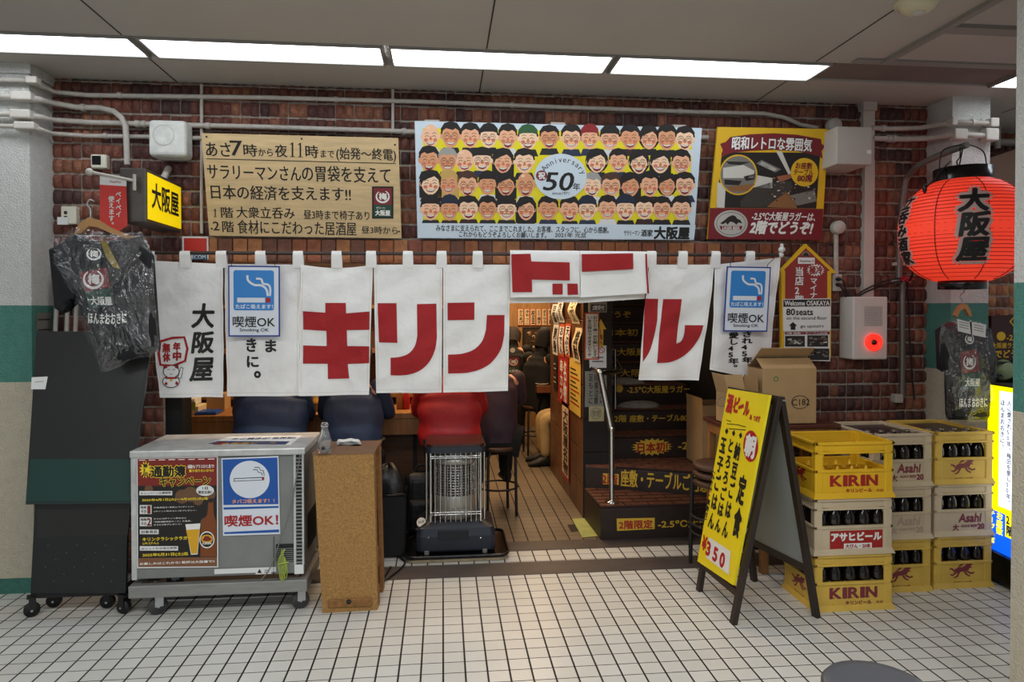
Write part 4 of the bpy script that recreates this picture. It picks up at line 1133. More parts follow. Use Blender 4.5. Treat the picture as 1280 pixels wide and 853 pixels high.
# alarm box
fr = FY(4.25); t = thing('alarm_box', 'pale alarm call box with a glowing red ring lamp on the brick wall', 'alarm', atY(1087, 450, 4.35))
a = fr.uv(1066, 450); b = fr.uv(1110, 371); mb = MB(fr); mb.box((a[0], a[1], -0.16), (b[0], b[1], 0), mat('alarm white', '#cbc3bb', 0.45), bev=0.01); mb.build('housing', t)
mb = MB(fr); g0 = fr.uv(1080, 408); g1 = fr.uv(1103, 383)
for i in range(14):
    for j in range(15):
        x = g0[0] + (g1[0] - g0[0]) * (i + .5) / 14; y = g0[1] + (g1[1] - g0[1]) * (j + .5) / 15; mb.flat(ell(x, y, 0.0027, 0.0027, 6), M_black, 0.001)
mb.build('speaker_grille', t)
c = fr.uv(1091, 428); mb = MB(fr); mb.lathe([(0.056, 0.0), (0.056, 0.02), (0.05, 0.026), (0.036, 0.012)], mat('red ring lamp', '#ff2418', 0.3, emit=1.6), 28, c=(c[0], c[1], 0)); mb.build('ring_lamp', t)
mb = MB(fr); mb.lathe([(0.036, 0.0), (0.036, 0.012), (0.02, 0.006), (0.018, 0.022), (0, 0.024)], mat('dark red button', '#4a0f10', 0.3), 24, c=(c[0], c[1], 0)); mb.build('button', t)

# arrow-shaped sign
fr = FY(4.33); q = crop(fr, 965, 300, 90 / 480); t = thing('arrow_sign', 'yellow edged maroon arrow sign pointing up with a welcome notice on it', 'sign', atY(1008, 452, 4.38))
mb = MB(fr); mb.prism([q(225, 25), q(432, 220), q(395, 222), q(393, 785), q(66, 785), q(62, 225), q(55, 205)], -0.03, 0, M_py)
mb.flat([q(225, 55), q(385, 205), q(368, 208), q(368, 620), q(85, 620), q(88, 210), q(80, 200)], mat('arrow maroon', '#8e2f2b', 0.5), 0.001)
mb.flat([q(172, 118), q(284, 118), q(284, 160), q(172, 160)], M_paper, 0.002); mb.text('Anytime 4', q(182, 152), q(275, 134), M_pm, 0.02, w=0.003)
mb.flat([q(*p) for p in ell(225, 96, 26, 18)], M_pg, 0.002); mb.flat([q(205, 110), q(245, 110), q(240, 92), q(225, 84), q(210, 92)], M_pd, 0.003)
c = q(290, 202); e = q(352, 202); mb.flat(star(c[0], c[1], (e[0] - c[0]) * .72, e[0] - c[0], 18, 0.68), M_paper, 0.002); mb.text('極冷', q(248, 228), q(334, 175), mat('arrow maroon', ''), 0.05, w=0.003)
mb.text('マイナ', q(250, 392), q(302, 250), M_paper, 0.03, w=0.003, vert=True); mb.text('当店2階', q(150, 430), q(212, 180), M_paper, 0.03, w=0.003, vert=True)
mb.build('arrow_panel', t)
mb = MB(fr); mb.prism([q(70, 395), q(388, 390), q(388, 605), q(72, 610)], 0.003, 0.007, M_paper); mb.flat([q(72, 400), q(384, 396), q(384, 443), q(72, 447)], M_ink, 0.0076)
mb.text('Welcome OSAKAYA', q(80, 438), q(378, 406), M_paper, 0.03, w=0.0085); mb.text('80', q(92, 502), q(148, 460), M_ink, 0.03, w=0.0085); mb.text('seats', q(155, 502), q(268, 468), M_ink, 0.02, w=0.0085); mb.text('on the second floor', q(92, 532), q(362, 510), M_ink, 0.01, w=0.0085)
mb.flat([q(*p) for p in ((135, 548), (164, 572), (152, 574), (152, 600), (120, 600), (120, 574), (108, 572))], M_ink, 0.0085); mb.text('go upstairs', q(184, 590), q(340, 566), M_ink, 0.01, w=0.0085)
mb.build('notice_sheet', t)
mb = MB(fr); mb.prism([q(80, 612), q(382, 608), q(384, 810), q(78, 800)], 0.002, 0.006, M_paper); mb.flat([q(82, 614), q(380, 611), q(380, 630), q(82, 632)], M_pm, 0.007); mb.text('2階 座敷・テーブル80席', q(92, 628), q(365, 616), M_paper, 0.02, w=0.008)
for (x, y, x1, y1) in ((84, 640, 215, 712), (232, 636, 370, 712), (84, 728, 215, 800), (232, 724, 378, 802)):
    mb.flat([q(x, y), q(x1, y), q(x1, y1), q(x, y1)], M_pd, 0.007); r = random.Random(x + y)
    for k in range(14):
        xx = r.uniform(x + 8, x1 - 30); yy = r.uniform(y + 8, y1 - 14); mb.flat([q(xx, yy), q(xx + r.uniform(14, 30), yy - 4), q(xx + r.uniform(14, 30), yy + 6), q(xx, yy + 8)], r.choice((M_pg, M_pw, M_pt, M_pg)), 0.0075)
mb.build('photo_sheet', t)

# ================================================================ RED PAPER LANTERN
LC = atY(1203, 289, 3.80); LR = 0.337; LH = 0.298
t = thing('paper_lantern', 'big glowing red paper lantern with black brush lettering', 'lantern', (LC.x, LC.y, LC.z - LH - 0.06))
M_lan = bpy.data.materials.new('lantern paper'); M_lan.use_nodes = True
N = M_lan.node_tree.nodes; b_ = N['Principled BSDF']; b_.inputs['Base Color'].default_value = lin('#e8442c'); b_.inputs['Roughness'].default_value = 0.6
b_.inputs['Emission Color'].default_value = (1.0, 0.05, 0.02, 1); b_.inputs['Emission Strength'].default_value = LANTERN * 0.27
def lprof(z):      # z -1..1
    return LR * (1 - abs(z) ** 2.6) ** 0.5 * 1.0 if abs(z) < 1 else 0
prof = []
NR = 30
for i in range(NR * 2 + 1):
    z = -1 + 2 * i / (NR * 2)
    zz = z * 0.93
    r = LR * (1 - abs(zz) ** 2.5) ** 0.46
    r *= 1.0 + (0.012 if i % 2 == 0 else -0.012)
    prof.append((max(r, 0.15), z * LH))
mb = MB(); mb.lathe(prof, M_lan, 64, c=tuple(LC)); mb.build('paper_shade', t)
def lr(z):
    zz = max(-0.97, min(0.97, z / LH * 0.93)); return max(0.15, LR * (1 - abs(zz) ** 2.5) ** 0.46)
def ltext(s, az, z0, z1, wd, m, bold, off):
    """vertical lettering wrapped on the shade; az measured at the shade's axis, 0 facing the viewer"""
    mb = MB(); n = len(s); chh = (z1 - z0) / n
    base = math.atan2(-LC.x, -LC.y)        # direction back to the eye
    for i, c in enumerate(s):
        gv, gf = glyph(c)
        bb = bmesh.new(); bv = [bb.verts.new((x, y + 0.12, 0)) for x, y in gv]
        for f in gf:
            try: bb.faces.new([bv[j] for j in f])
            except ValueError: pass
        for k in range(1, 7):
            for nr in (Vector((1, 0, 0)), Vector((0, 1, 0))):
                bmesh.ops.bisect_plane(bb, geom=bb.verts[:] + bb.edges[:] + bb.faces[:], plane_co=nr * k / 7, plane_no=nr)
        bb.verts.index_update()
        V = [(v.co.x, v.co.y) for v in bb.verts]; Fc = [[v.index for v in f.verts] for f in bb.faces]; bb.free()
        for j, (dx, dy) in enumerate([(0, 0)] + [(bold * math.cos(a), bold * math.sin(a)) for a in [k * math.pi / 4 for k in range(8)]]):
            vs = []
            for x, y in V:
                z = z1 - (i + 1) * chh + (y + dy) * chh * 1.02; xx = (x + dx - 0.5) * wd + (y - .5) * 0.018
                r = lr(z) + off + j * 2e-5; a = base - az - xx / r
                vs.append((LC.x + r * math.sin(a), LC.y + r * math.cos(a), LC.z + z))
            mb.add(vs, Fc, m)
    return mb
M_hal = mat('lettering halo', '#c9a9a0', 0.7)
for s, az, wd, nm in (('大阪屋', 0.17, 0.15, 'lettering'), ('立呑み酒家', -1.12, 0.13, 'lettering')):
    for m, bold, off in ((M_hal, 0.085, 0.004), (M_black, 0.045, 0.006)):
        pass
    mb = ltext(s, az, -0.2, 0.21, wd, M_hal, 0.17, 0.005); m2 = ltext(s, az, -0.2, 0.21, wd, M_black, 0.045, 0.0065)
    mb.add(m2.v, m2.f, M_black); mb.build(nm, t)
mb = MB()
for k in range(8):          # faint seams down the paper
    a = k * math.pi / 4 + 0.3; P = []
    for i in range(25):
        z = -LH * 0.98 + 1.96 * LH * i / 24; r = lr(z) + 0.002; P.append((LC.x + r * math.sin(a), LC.y + r * math.cos(a), LC.z + z))
    mb.tube(P, 0.0035, mat('lantern seam', '#9c1a12', 0.6), 4)
mb.build('paper_seam', t)
mb = MB()
for i in range(27):
    z = LH * (-.93 + 1.86 * i / 26); r = lr(z) + .001
    mb.tube([(LC.x + r * math.cos(a), LC.y + r * math.sin(a), LC.z + z) for a in [k * math.pi / 24 for k in range(48)]], .0022, mat('lantern hoop', '#b8281c', .6), 4, closed=True)
mb.build('hoop', t)
mb = MB(); mb.lathe([(0.155, 0), (0.155, 0.085), (0.148, 0.085), (0.148, 0.0)], M_blackg, 32, c=(LC.x, LC.y, LC.z + LH - 0.012)); mb.lathe([(0, 0), (0.05, 0), (0.14, 0.0)], M_blackg, 32, c=(LC.x, LC.y, LC.z + LH + 0.03)); mb.build('top_ring', t)
mb = MB(); mb.lathe([(0.0, -0.005), (0.125, -0.005), (0.125, -0.062), (0.118, -0.062), (0.118, -0.01)], M_blackg, 32, c=(LC.x, LC.y, LC.z - LH + 0.012)); mb.build('bottom_ring', t)
zt_ = LC.z + LH + 0.06
mb = MB(); P = [Vector((LC.x - 0.15, LC.y, zt_)), Vector((LC.x - 0.15, LC.y, zt_ + 0.05)), Vector((LC.x - 0.13, LC.y, zt_ + 0.12)), Vector((LC.x - 0.05, LC.y, zt_ + 0.15)), Vector((LC.x + 0.05, LC.y, zt_ + 0.155)), Vector((LC.x + 0.13, LC.y, zt_ + 0.12)), Vector((LC.x + 0.15, LC.y, zt_ + 0.05)), Vector((LC.x + 0.15, LC.y, zt_))]
mb.tube(spl(P), 0.004, M_black, 6); mb.build('wire_handle', t)
# bracket arm
armP = [atY(1124, 354, 4.36), atY(1125, 300, 4.36), atY(1130, 235, 4.33), atY(1137, 218, 4.28), atY(1150, 206, 4.15), atY(1175, 194, 3.97), atY(1209, 181, 3.78)]
t = thing('lantern_bracket', 'bent grey pipe arm holding up the red paper lantern', 'bracket', armP[0])
mb = MB(); mb.tube(spl(armP, 5), 0.02, mat('grey pipe', ''), 10); mb.build('arm', t)
mb = MB(); P = [atY(1200, 184, 3.81), atY(1200, 196, 3.81), atY(1196, 202, 3.81), atY(1199, 207, 3.81), Vector((LC.x, LC.y, zt_ + 0.155))]
mb.tube(spl(P), 0.004, M_black, 6); mb.build('hook', t)
for yy in (352, 330): 
    c = atY(1126, yy, 4.37); mb = MB(); mb.box(c - Vector((0.04, 0.012, 0.012)), c + Vector((0.04, 0.04, 0.012)), M_pipe, bev=0.003); mb.build('clamp', t)
mb = MB(); mb.tube(spl([atY(1188, 202, 3.78), atY(1180, 210, 3.76), atY(1166, 226, 3.74), atY(1158, 234, 3.72)]), 0.005, M_black, 6); mb.ball(atY(1156, 236, 3.72), (0.012, 0.012, 0.03), M_blackg, 10, 8)
solo(mb, 'lantern_switch', 'black cord switch dangling beside the red lantern top', 'switch')

# ================================================================ HANGING T-SHIRTS IN PLASTIC
M_tee = mat('black tee', '#111214', 0.85, var=0.2, scale=14, bump=0.2, bscale=18)
M_hanger = mat('wooden hanger', '#b98a54', 0.5, var=0.15, scale=10)
M_film = film('crumpled film', (0.94, 0.95, 0.96, 1), 0.13, 16, 0.1, 0.35)
def tee(name, label, fr, P, hang, wgt, flt, film_poly, tagd=False):
    """P: px outline of the shirt, front towards the viewer; hang: hook top px"""
    q = fr.uv
    t = thing(name, label, 'shirt', fr.at(*q(*P[len(P) // 2])))
    poly = [q(*p) for p in P]
    cx = sum(p[0] for p in poly) / len(poly); cy = sum(p[1] for p in poly) / len(poly)
    mb = MB(fr)
    layers = [(1.0, 0.0), (0.985, 0.022), (0.93, 0.04), (0.6, 0.05)]
    n = len(poly)
    def ring(sc, w): return [(cx + (p[0] - cx) * sc, cy + (p[1] - cy) * sc, w) for p in poly]
    for sgn in (1, -1):
        for (s0, w0), (s1, w1) in zip(layers, layers[1:]):
            a = ring(s0, w0 * sgn); b = ring(s1, w1 * sgn)
            mb.add(a + b, [([i, (i + 1) % n, n + (i + 1) % n, n + i] if (sgn > 0) == (area2(poly) > 0) else [n + i, n + (i + 1) % n, (i + 1) % n, i]) for i in range(n)], M_tee, True)
        a = ring(layers[-1][0], layers[-1][1] * sgn)
        mb.flat([(p[0], p[1]) for p in a], M_tee, layers[-1][1] * sgn)
    mb.build('fabric', t)
    return t
# the tilted shirt beside the white column
fr = Fr(atY(135, 380, 3.87), (1, 0, 0), (0, 0.0, 1))
q = fr.uv
SH = [(98, 292), (112, 299), (130, 303), (150, 300), (176, 296), (192, 320), (200, 438), (140, 458), (102, 388), (92, 348), (80, 392), (70, 386), (63, 312)]
t = tee('hanging_shirt', 'black shop t-shirt in crumpled plastic hanging askew beside the white column', fr, SH, None, 0, 0, None)
s = 220 / 853; k = lambda x, y: q(30 + x * 190 / 737, 260 + y * s)
mb = MB(fr); mb.warp = lambda p: (p[0], p[1], p[2] + 0.052)
swirl(mb, k, 365, 228, 36, 30, 0.004)
def lk(x, y): return k(x + (y - 390) * 0.22, y - (x - 370) * 0.17)
mb.flat([k(288, 310), k(415, 275), k(465, 470), k(348, 502)], M_black, 0.002)
mb.flat([k(298, 318), k(424, 292), k(442, 385), k(322, 408)], M_mar, 0.003); mb.flat([k(322, 408), k(442, 390), k(460, 465), k(345, 495)], M_grn, 0.003)
swirl(mb, k, 362, 350, 50, 46, 0.004); mb.text('大阪屋', k(352, 470), k(452, 432), M_cream, 0.04, w=0.004, shear=-0.15)
mb.text('ほんまおおきに', k(338, 562), k(520, 512), M_cream, 0.03, w=0.004, arc=-0.005); mb.flat([k(395, 165), k(425, 170), k(490, 300), k(455, 290), k(420, 240)], mat('yellow print', '#8f7a12', 0.6), 0.003)
mb.build('print', t)
mb = MB(fr); FP = [(62, 300), (97, 285), (150, 294), (181, 290), (194, 330), (201, 440), (192, 446), (165, 449), (150, 459), (129, 467), (120, 440), (95, 385), (80, 345), (66, 322)]
def filmsheet(mb, FP, w, seed):
    r = random.Random(seed)
    poly = [q(*p) for p in FP]; n = len(poly); cx = sum(p[0] for p in poly) / n; cy = sum(p[1] for p in poly) / n
    rings = 16; K = 6; vs = []; fs = []
    for j in range(rings + 1):
        for i in range(n * K):
            a = poly[i // K]; b = poly[(i // K + 1) % n]; f = (i % K) / K; x = a[0] + (b[0] - a[0]) * f; y = a[1] + (b[1] - a[1]) * f; sc = j / rings
            vs.append((cx + (x - cx) * sc, cy + (y - cy) * sc, w * (1 - 0.75 * sc ** 4) + r.uniform(-0.0065, 0.0065) * (0.3 if j == rings else min(1, sc * 1.6)) + 0.012 * math.sin(9 * x + 14 * y + 2 * math.sin(17 * x))))
    m = n * K
    for j in range(rings):
        for i in range(m):
            fs.append([j * m + i, j * m + (i + 1) % m, (j + 1) * m + (i + 1) % m, (j + 1) * m + i])
    mb.add(vs, fs, M_film, False)
filmsheet(mb, FP, 0.085, 4); mb.build('plastic_bag', t)
t = thing('coat_hanger', 'pale wooden hanger holding the tilted black t-shirt', 'hanger', atY(122, 290, 3.87))
mb = MB(fr); P = [q(*p) for p in ((93, 294), (100, 280), (112, 272), (124, 275), (138, 284), (160, 294), (172, 297), (166, 301), (140, 292), (122, 284), (112, 283), (103, 292))]
mb.prism(P, -0.012, 0.012, M_hanger); mb.build('bar', t)
mb = MB(fr); h = [q(*p) for p in ((113, 274), (113, 262), (109, 256), (112, 250), (118, 252))]; mb.tube(spl([Vector((p[0], p[1], 0)) for p in h]), 0.004, M_steel, 6); mb.build('hook', t)

# the shirt under the lantern
fr = Fr(atY(1205, 450, 3.9), (1, 0, 0), (0, 0, 1)); q = fr.uv
SH = [(1187, 402), (1196, 406), (1206, 409), (1216, 402), (1232, 410), (1240, 440), (1240, 470), (1233, 462), (1241, 525), (1186, 525), (1184, 468), (1174, 462), (1172, 412)]
t = tee('hanging_shirt', 'black shop t-shirt in clear plastic hanging under the red lantern', fr, SH, None, 0, 0, None)
k = lambda x, y: q(1110 + x * 170 / 725, 360 + y * 200 / 853)
mb = MB(fr); mb.warp = lambda p: (p[0], p[1], p[2] + 0.052)
swirl(mb, k, 398, 272, 24, 26, 0.004); mb.flat([k(342, 335), k(440, 312), k(470, 528), k(365, 548)], M_black, 0.002); mb.flat([k(348, 342), k(436, 322), k(450, 440), k(360, 455)], M_mar, 0.003); mb.flat([k(360, 455), k(450, 445), k(462, 525), k(370, 540)], M_grn, 0.003)
swirl(mb, k, 398, 392, 34, 40, 0.004); mb.text('大阪屋', k(376, 520), k(452, 478), M_cream, 0.04, w=0.004); mb.text('ほんまおおきに', k(345, 630), k(492, 580), M_cream, 0.03, w=0.004)
mb.build('print', t)
mb = MB(fr); filmsheet(mb, [(1172, 406), (1190, 398), (1210, 400), (1228, 404), (1238, 412), (1243, 480), (1246, 528), (1183, 526), (1176, 470), (1171, 420)], 0.08, 9); mb.build('plastic_bag', t)
mb = MB(fr)
for a in ((312, 165, 375, 182, 382, 245, 315, 228), (388, 180, 462, 195, 458, 262, 390, 248)):
    pts = [k(a[i], a[i + 1]) for i in range(0, 8, 2)]; mb.prism(pts, 0.088, 0.09, M_paper)
    for j in range(3):
        x0, y0 = a[0] + 8, a[1] + 14 + 13 * j; mb.line([k(x0, y0), k(x0 + 50, y0 + 12)], 0.004, M_pg, 0.0915)
mb.build('price_tag', t)
t = thing('coat_hanger', 'brown wooden hanger holding the shirt under the red lantern', 'hanger', atY(1203, 392, 3.9))
mb = MB(fr); P = [k(*p) for p in ((350, 145), (372, 100), (395, 84), (415, 90), (432, 120), (440, 150), (428, 152), (405, 110), (380, 120), (362, 158))]
mb.prism(P, -0.012, 0.012, M_hanger); mb.build('bar', t)
mb = MB(fr); h = [k(*p) for p in ((398, 90), (396, 68), (385, 50), (390, 35), (402, 28), (408, 15))]; mb.tube(spl([Vector((p[0], p[1], 0)) for p in h] + [Vector(fr.M.inverted() @ Vector((LC.x, LC.y, LC.z - LH - 0.05)))]), 0.004, M_steel, 6); mb.build('hook', t)

# ================================================================ DARK SIGN AND LIT SIGN BEYOND THE FAR COLUMN
fr = FY(4.75); q = crop(fr, 1110, 360, 170 / 725)
mb = MB(fr); mb.prism([q(552, 150), q(760, 140), q(760, 390), q(552, 385)], -0.03, 0, mat('sign dark maroon', '#3a1512', 0.5))
mb.line([q(*p) for p in ((650, 180), (700, 120), (750, 180), (700, 240))], 0.012, M_py, 0.002, closed=True); mb.flat([q(*p) for p in ell(602, 258, 24, 24)], M_py, 0.002)
mb.text('-2.5℃', q(632, 280), q(740, 250), M_py, 0.03, w=0.002); mb.text('大阪屋ラガーは', q(552, 322), q(740, 292), M_py, 0.02, w=0.002); mb.text('でどうぞ!', q(570, 372), q(740, 332), M_py, 0.03, w=0.002)
solo(mb, 'dark_sign', 'dark maroon sign with gold lettering beyond the far column', 'sign')
fr = FY(4.7); q = crop(fr, 1110, 360, 170 / 725)
t = thing('black_shelf', 'low black shelf unit beneath the dark maroon sign', 'shelf', atY(1262, 560, 4.8))
mb = MB(fr); a = q(540, 530); b = q(830, 395)
for yy in (395, 462, 525):
    p = q(540, yy); mb.box((a[0], p[1] - 0.02, -0.2), (b[0], p[1], 0), M_black)
mb.box((a[0], 0.0, -0.2), (a[0] + 0.02, b[1], 0), M_black); mb.box((b[0] - 0.02, 0.0, -0.2), (b[0], b[1], 0), M_black); mb.box((a[0], a[1], -0.22), (b[0], b[1], -0.2), M_black); mb.box((a[0], 0.0, -0.2), (b[0], a[1], 0), M_black); mb.build('body', t)
mb = MB(fr); p = q(642, 440); mb.ball((p[0], p[1], -0.05), (0.085, 0.08, 0.075), mat('greenish glass', '#8c9a72', 0.2), 20, 12); solo(mb, 'glass_float', 'pale greenish round ornament on the black shelf', 'ornament')

lw = atY(1236, 600, 3.86); rw_ = atY(1290, 600, 3.52)
fr = Fr((lw.x, lw.y, 0), (rw_.x - lw.x, rw_.y - lw.y, 0), (0, 0, 1)); q = crop(fr, 1210, 470, 280 / 853)
t = thing('lit_sign', 'glowing yellow and blue standing sign beside the stacked crates', 'sign', (lw.x + 0.15, lw.y - 0.1, 0))
LY, LB, LW = mat('lit yellow', '#fff000', 0.4, emit=SIGNBOX * .62), mat('lit blue', '#0a5ce8', 0.4, emit=SIGNBOX * .62), mat('lit white', '#dfeaff', 0.4, emit=SIGNBOX * .72)
wd = (rw_ - lw).length; ztop = q(120, 40)[1]; zmid = q(120, 520)[1]; zlow = q(110, 668)[1]
mb = MB(fr); mb.box((-0.02, 0, -0.16), (wd + 0.02, zlow, 0.03), M_blackg, bev=0.01); mb.box((-0.02, zlow, -0.14), (wd + 0.02, ztop + 0.01, -0.005), M_black); mb.build('cabinet', t)
mb = MB(fr); mb.box((-0.015, zmid, -0.005), (wd + 0.015, ztop, 0), LY); mb.box((-0.015, zlow, -0.005), (wd + 0.015, zmid, 0), LB)
a = q(116, 495); b = q(230, 75); mb.flat(rect(a, b), LW, 0.001)
mb.text('人に愛され50年。梅田を愛し50年。', q(146, 490), q(168, 95), M_ink, 0.02, w=0.002, vert=True); mb.text('ほんまおおきに。', q(122, 280), q(142, 92), M_ink, 0.02, w=0.002, vert=True)
mb.flat(rect(q(142, 612), q(176, 530)), LY, 0.001); mb.text('2階', q(146, 606), q(172, 536), M_sedge, 0.04, w=0.002, vert=True); mb.text('お座敷', q(108, 600), q(134, 525), LY, 0.04, w=0.002, vert=True); mb.text('テーブル席', q(80, 630), q(104, 515), LY, 0.03, w=0.002, vert=True)
mb.build('lit_panel', t)
# ================================================================ FREEZER ON ITS TROLLEY
M_ss = mat('brushed steel', '#92918c', 0.42, metal=0.35, var=0.14, scale=7, stretch=(1, 1, 6))
M_ssd = mat('grey enamel', '#7c7d79', 0.5, var=0.12, scale=6)
M_sst = mat('worn steel top', '#c6c6c2', 0.38, metal=0.3, var=0.2, scale=12)
YF = 3.78
fr = FY(YF); q = crop(fr, 160, 530, 250 / 853); u = fr.uv
XL, XR = u(163, 600)[0], u(381, 600)[0]
DB = 0.46
t = thing('chest_freezer', 'steel chest freezer wearing a campaign poster and a blue smoking poster', 'freezer', ((XL + XR) / 2, YF + DB / 2, 0.2))
ZB, ZT, ZL = 0.205, 0.855, 0.893
mb = MB(); mb.box((XL + 0.008, YF + 0.005, ZB), (XR - 0.008, YF + DB, ZT), M_ssd, bev=0.006)
mb.box((XL + 0.004, YF - 0.003, ZB), (XL + 0.03, YF + 0.02, ZT), M_sst)
g0, g1 = u(370, 600)[0], u(379, 600)[0]
mb.box((g0 - 0.01, YF - 0.004, ZB), (g1, YF + 0.01, ZB + 0.05), M_paper); mb.box((g0 - 0.012, YF - 0.006, ZB + 0.05), (g0, YF + 0.01, ZT), M_sst); mb.box((g1 - 0.006, YF - 0.006, ZB + 0.05), (g1 + 0.004, YF + 0.01, ZT), M_sst)
mb.build('cabinet', t)
mb = MB()
for i in range(30):
    z = ZB + 0.06 + i * 0.0195
    mb.box((g0, YF - 0.005, z), (g1 - 0.006, YF + 0.004, z + 0.008), M_ssd)
mb.box((g0, YF + 0.004, ZB + 0.05), (g1, YF + 0.0048, ZT), M_black); mb.build('vent_grille', t)
mb = MB(fr); a = q(632, 590); b = q(710, 512); mb.box((a[0], a[1], -0.003), (b[0], b[1], 0.001), M_black)
for i in range(7): mb.box((a[0], a[1] + 0.011 * i + 0.004, 0.0), (b[0], a[1] + 0.011 * i + 0.008, 0.003), M_ssd)
mb.build('vent_panel', t)
mb = MB(); mb.box((XL, YF - 0.014, ZT), (XR + 0.004, YF + DB + 0.006, ZL), M_sst, bev=0.007); mb.build('lid', t)
mb = MB(fr)      # seam lines and a tape on the front
mb.box((u(268, 700)[0], u(268, 718)[1], 0.0), (u(345, 700)[0], u(345, 709)[1], 0.002), M_paper); mb.line([q(622, 480), q(622, 650)], 0.003, M_black, 0.002); mb.build('front_tape', t)
mb = MB(fr); mb.box(q(545, 642) + (0.002,), q(612, 612) + (0.0035,), M_paper); mb.flat([q(552, 636), q(572, 636), q(562, 618)], M_ink, 0.0042); mb.line([q(582, 624), q(604, 624)], 0.004, M_pg, 0.0042); mb.line([q(582, 632), q(600, 632)], 0.004, M_pg, 0.0042); mb.build('rating_sticker', t)
# campaign poster
M_cb = mat('campaign black', '#1d1815', 0.35); M_cr = mat('campaign red', '#7c231b', 0.35); M_cy = mat('campaign yellow', '#f0d22e', 0.4); M_br = mat('bottle brown', '#7a3f14', 0.3); M_gold = mat('beer gold', '#d8a21c', 0.35); M_bok = mat('bokeh brown', '#6a4a30', 0.4); M_cbr = mat('campaign brown', '#7d5236', 0.4)
mb = MB(fr); mb.prism([q(37, 143), q(384, 137), q(386, 612), q(40, 616)], 0.001, 0.003, M_paper); W0 = 0.004
mb.flat([q(42, 150), q(380, 143), q(381, 607), q(45, 610)], M_cb, W0); mb.flat([q(42, 150), q(380, 143), q(380, 262), q(43, 264)], M_cr, W0 + 2e-4); mb.flat([q(44, 572), q(381, 568), q(381, 607), q(45, 610)], M_cbr, W0 + 2e-4)
for i in range(8): mb.line([q(48 + i * 42, 155 - i * .7), q(76 + i * 42, 154.5 - i * .7)], 0.004, M_cream, W0 + 4e-4)
for x, y, r in ((232, 310, 30), (268, 300, 32), (300, 325, 22), (350, 300, 24), (90, 278, 18), (330, 420, 20)): mb.flat([q(*p) for p in ell(x, y, r, r)], M_bok, W0 + 1e-4 * (1 + r / 30))
c = q(76, 195); e = q(102, 195); mb.flat(star(c[0], c[1], (e[0] - c[0]) * .6, (e[0] - c[0]) * 1.05, 13, 1.5), M_cy, W0 + 4e-4)
mb.text('第3回', q(66, 222), q(86, 170), M_ink, 0.04, w=W0 + 8e-4, vert=True)
def outl(s, a, b, b1=0.09, b2=0.04, shear=0.0):
    mb.text(s, a, b, M_cy, b1, w=W0 + 6e-4, shear=shear); mb.text(s, a, b, M_ink, b2, w=W0 + 1.2e-3, shear=shear)
outl('通勤簿', q(100, 228), q(245, 178)); outl('キャンペーン', q(138, 268), q(352, 222))
mb.text('通勤もプラスひと息で!', q(256, 190), q(368, 172), M_cream, 0.03, w=W0 + 8e-4); mb.text('乗り切りたいから!!', q(262, 206), q(366, 192), M_cy, 0.03, w=W0 + 8e-4)
mb.flat([q(*p) for p in ell(330, 284, 38, 23)], M_paper, W0 + 6e-4); mb.text('1日', q(320, 280), q(342, 268), M_ink, 0.03, w=W0 + 1e-3); mb.text('限定企画!!', q(302, 298), q(358, 284), M_ink, 0.03, w=W0 + 1e-3)
for (x, y, x1, y1, s_) in ((50, 286, 190, 304, 'キャンペーン応募期間'), (52, 450, 132, 470, '対象商品'), (52, 521, 215, 540, 'ポイント引き換え期間'), (52, 346, 102, 384, None), (52, 398, 102, 436, None)):
    mb.flat([q(x, y), q(x1, y), q(x1, y1), q(x, y1)], M_paper, W0 + 6e-4)
    if s_: mb.text(s_, q(x + 6, y1 - 3), q(x1 - 6, y + 3), M_ink, 0.02, w=W0 + 1e-3)
mb.text('特典', q(56, 362), q(80, 350), M_ink, 0.03, w=W0 + 1e-3); mb.text('その', q(58, 380), q(80, 366), M_ink, 0.03, w=W0 + 1e-3); mb.text('1', q(86, 381), q(96, 350), M_cr, 0.04, w=W0 + 1e-3)
mb.text('特典', q(56, 414), q(80, 402), M_ink, 0.03, w=W0 + 1e-3); mb.text('その', q(58, 432), q(80, 418), M_ink, 0.03, w=W0 + 1e-3); mb.text('2', q(83, 433), q(99, 402), M_cr, 0.04, w=W0 + 1e-3)
mb.text('2025年4月1日(火)～4月30日(水)迄', q(62, 332), q(342, 312), M_cy, 0.03, w=W0 + 1e-3)
for y, s_ in ((360, '対象商品を1本飲んで1ポイント!'), (376, '5ポイント貯めると1本プレゼント!'), (408, 'さらに10ポイント貯めると'), (421, '「特製通勤特急カード」を進呈。'), (434, 'さらに5本プレゼント!')):
    mb.text(s_, q(112, y), q(112 + 10.6 * len(s_), y - 11), M_cream, 0.01, w=W0 + 1e-3)
mb.text('キリンクラシックラガー', q(64, 500), q(272, 478), M_cy, 0.03, w=W0 + 1e-3); mb.text('(大びん)', q(64, 516), q(132, 502), M_cy, 0.02, w=W0 + 1e-3); mb.text('2025年5月31日(土)迄', q(64, 568), q(258, 546), M_cy, 0.03, w=W0 + 1e-3)
mb.text('お楽しみはこれから! 乾杯は大阪屋で!!', q(52, 602), q(370, 580), M_cream, 0.03, w=W0 + 1e-3)
mb.flat([q(*p) for p in ((345, 318), (364, 318), (366, 380), (378, 420), (378, 566), (310, 566), (312, 425), (340, 385))], M_br, W0 + 5e-4); mb.flat([q(345, 318), q(364, 318), q(363, 335), q(344, 335)], M_cb, W0 + 7e-4)
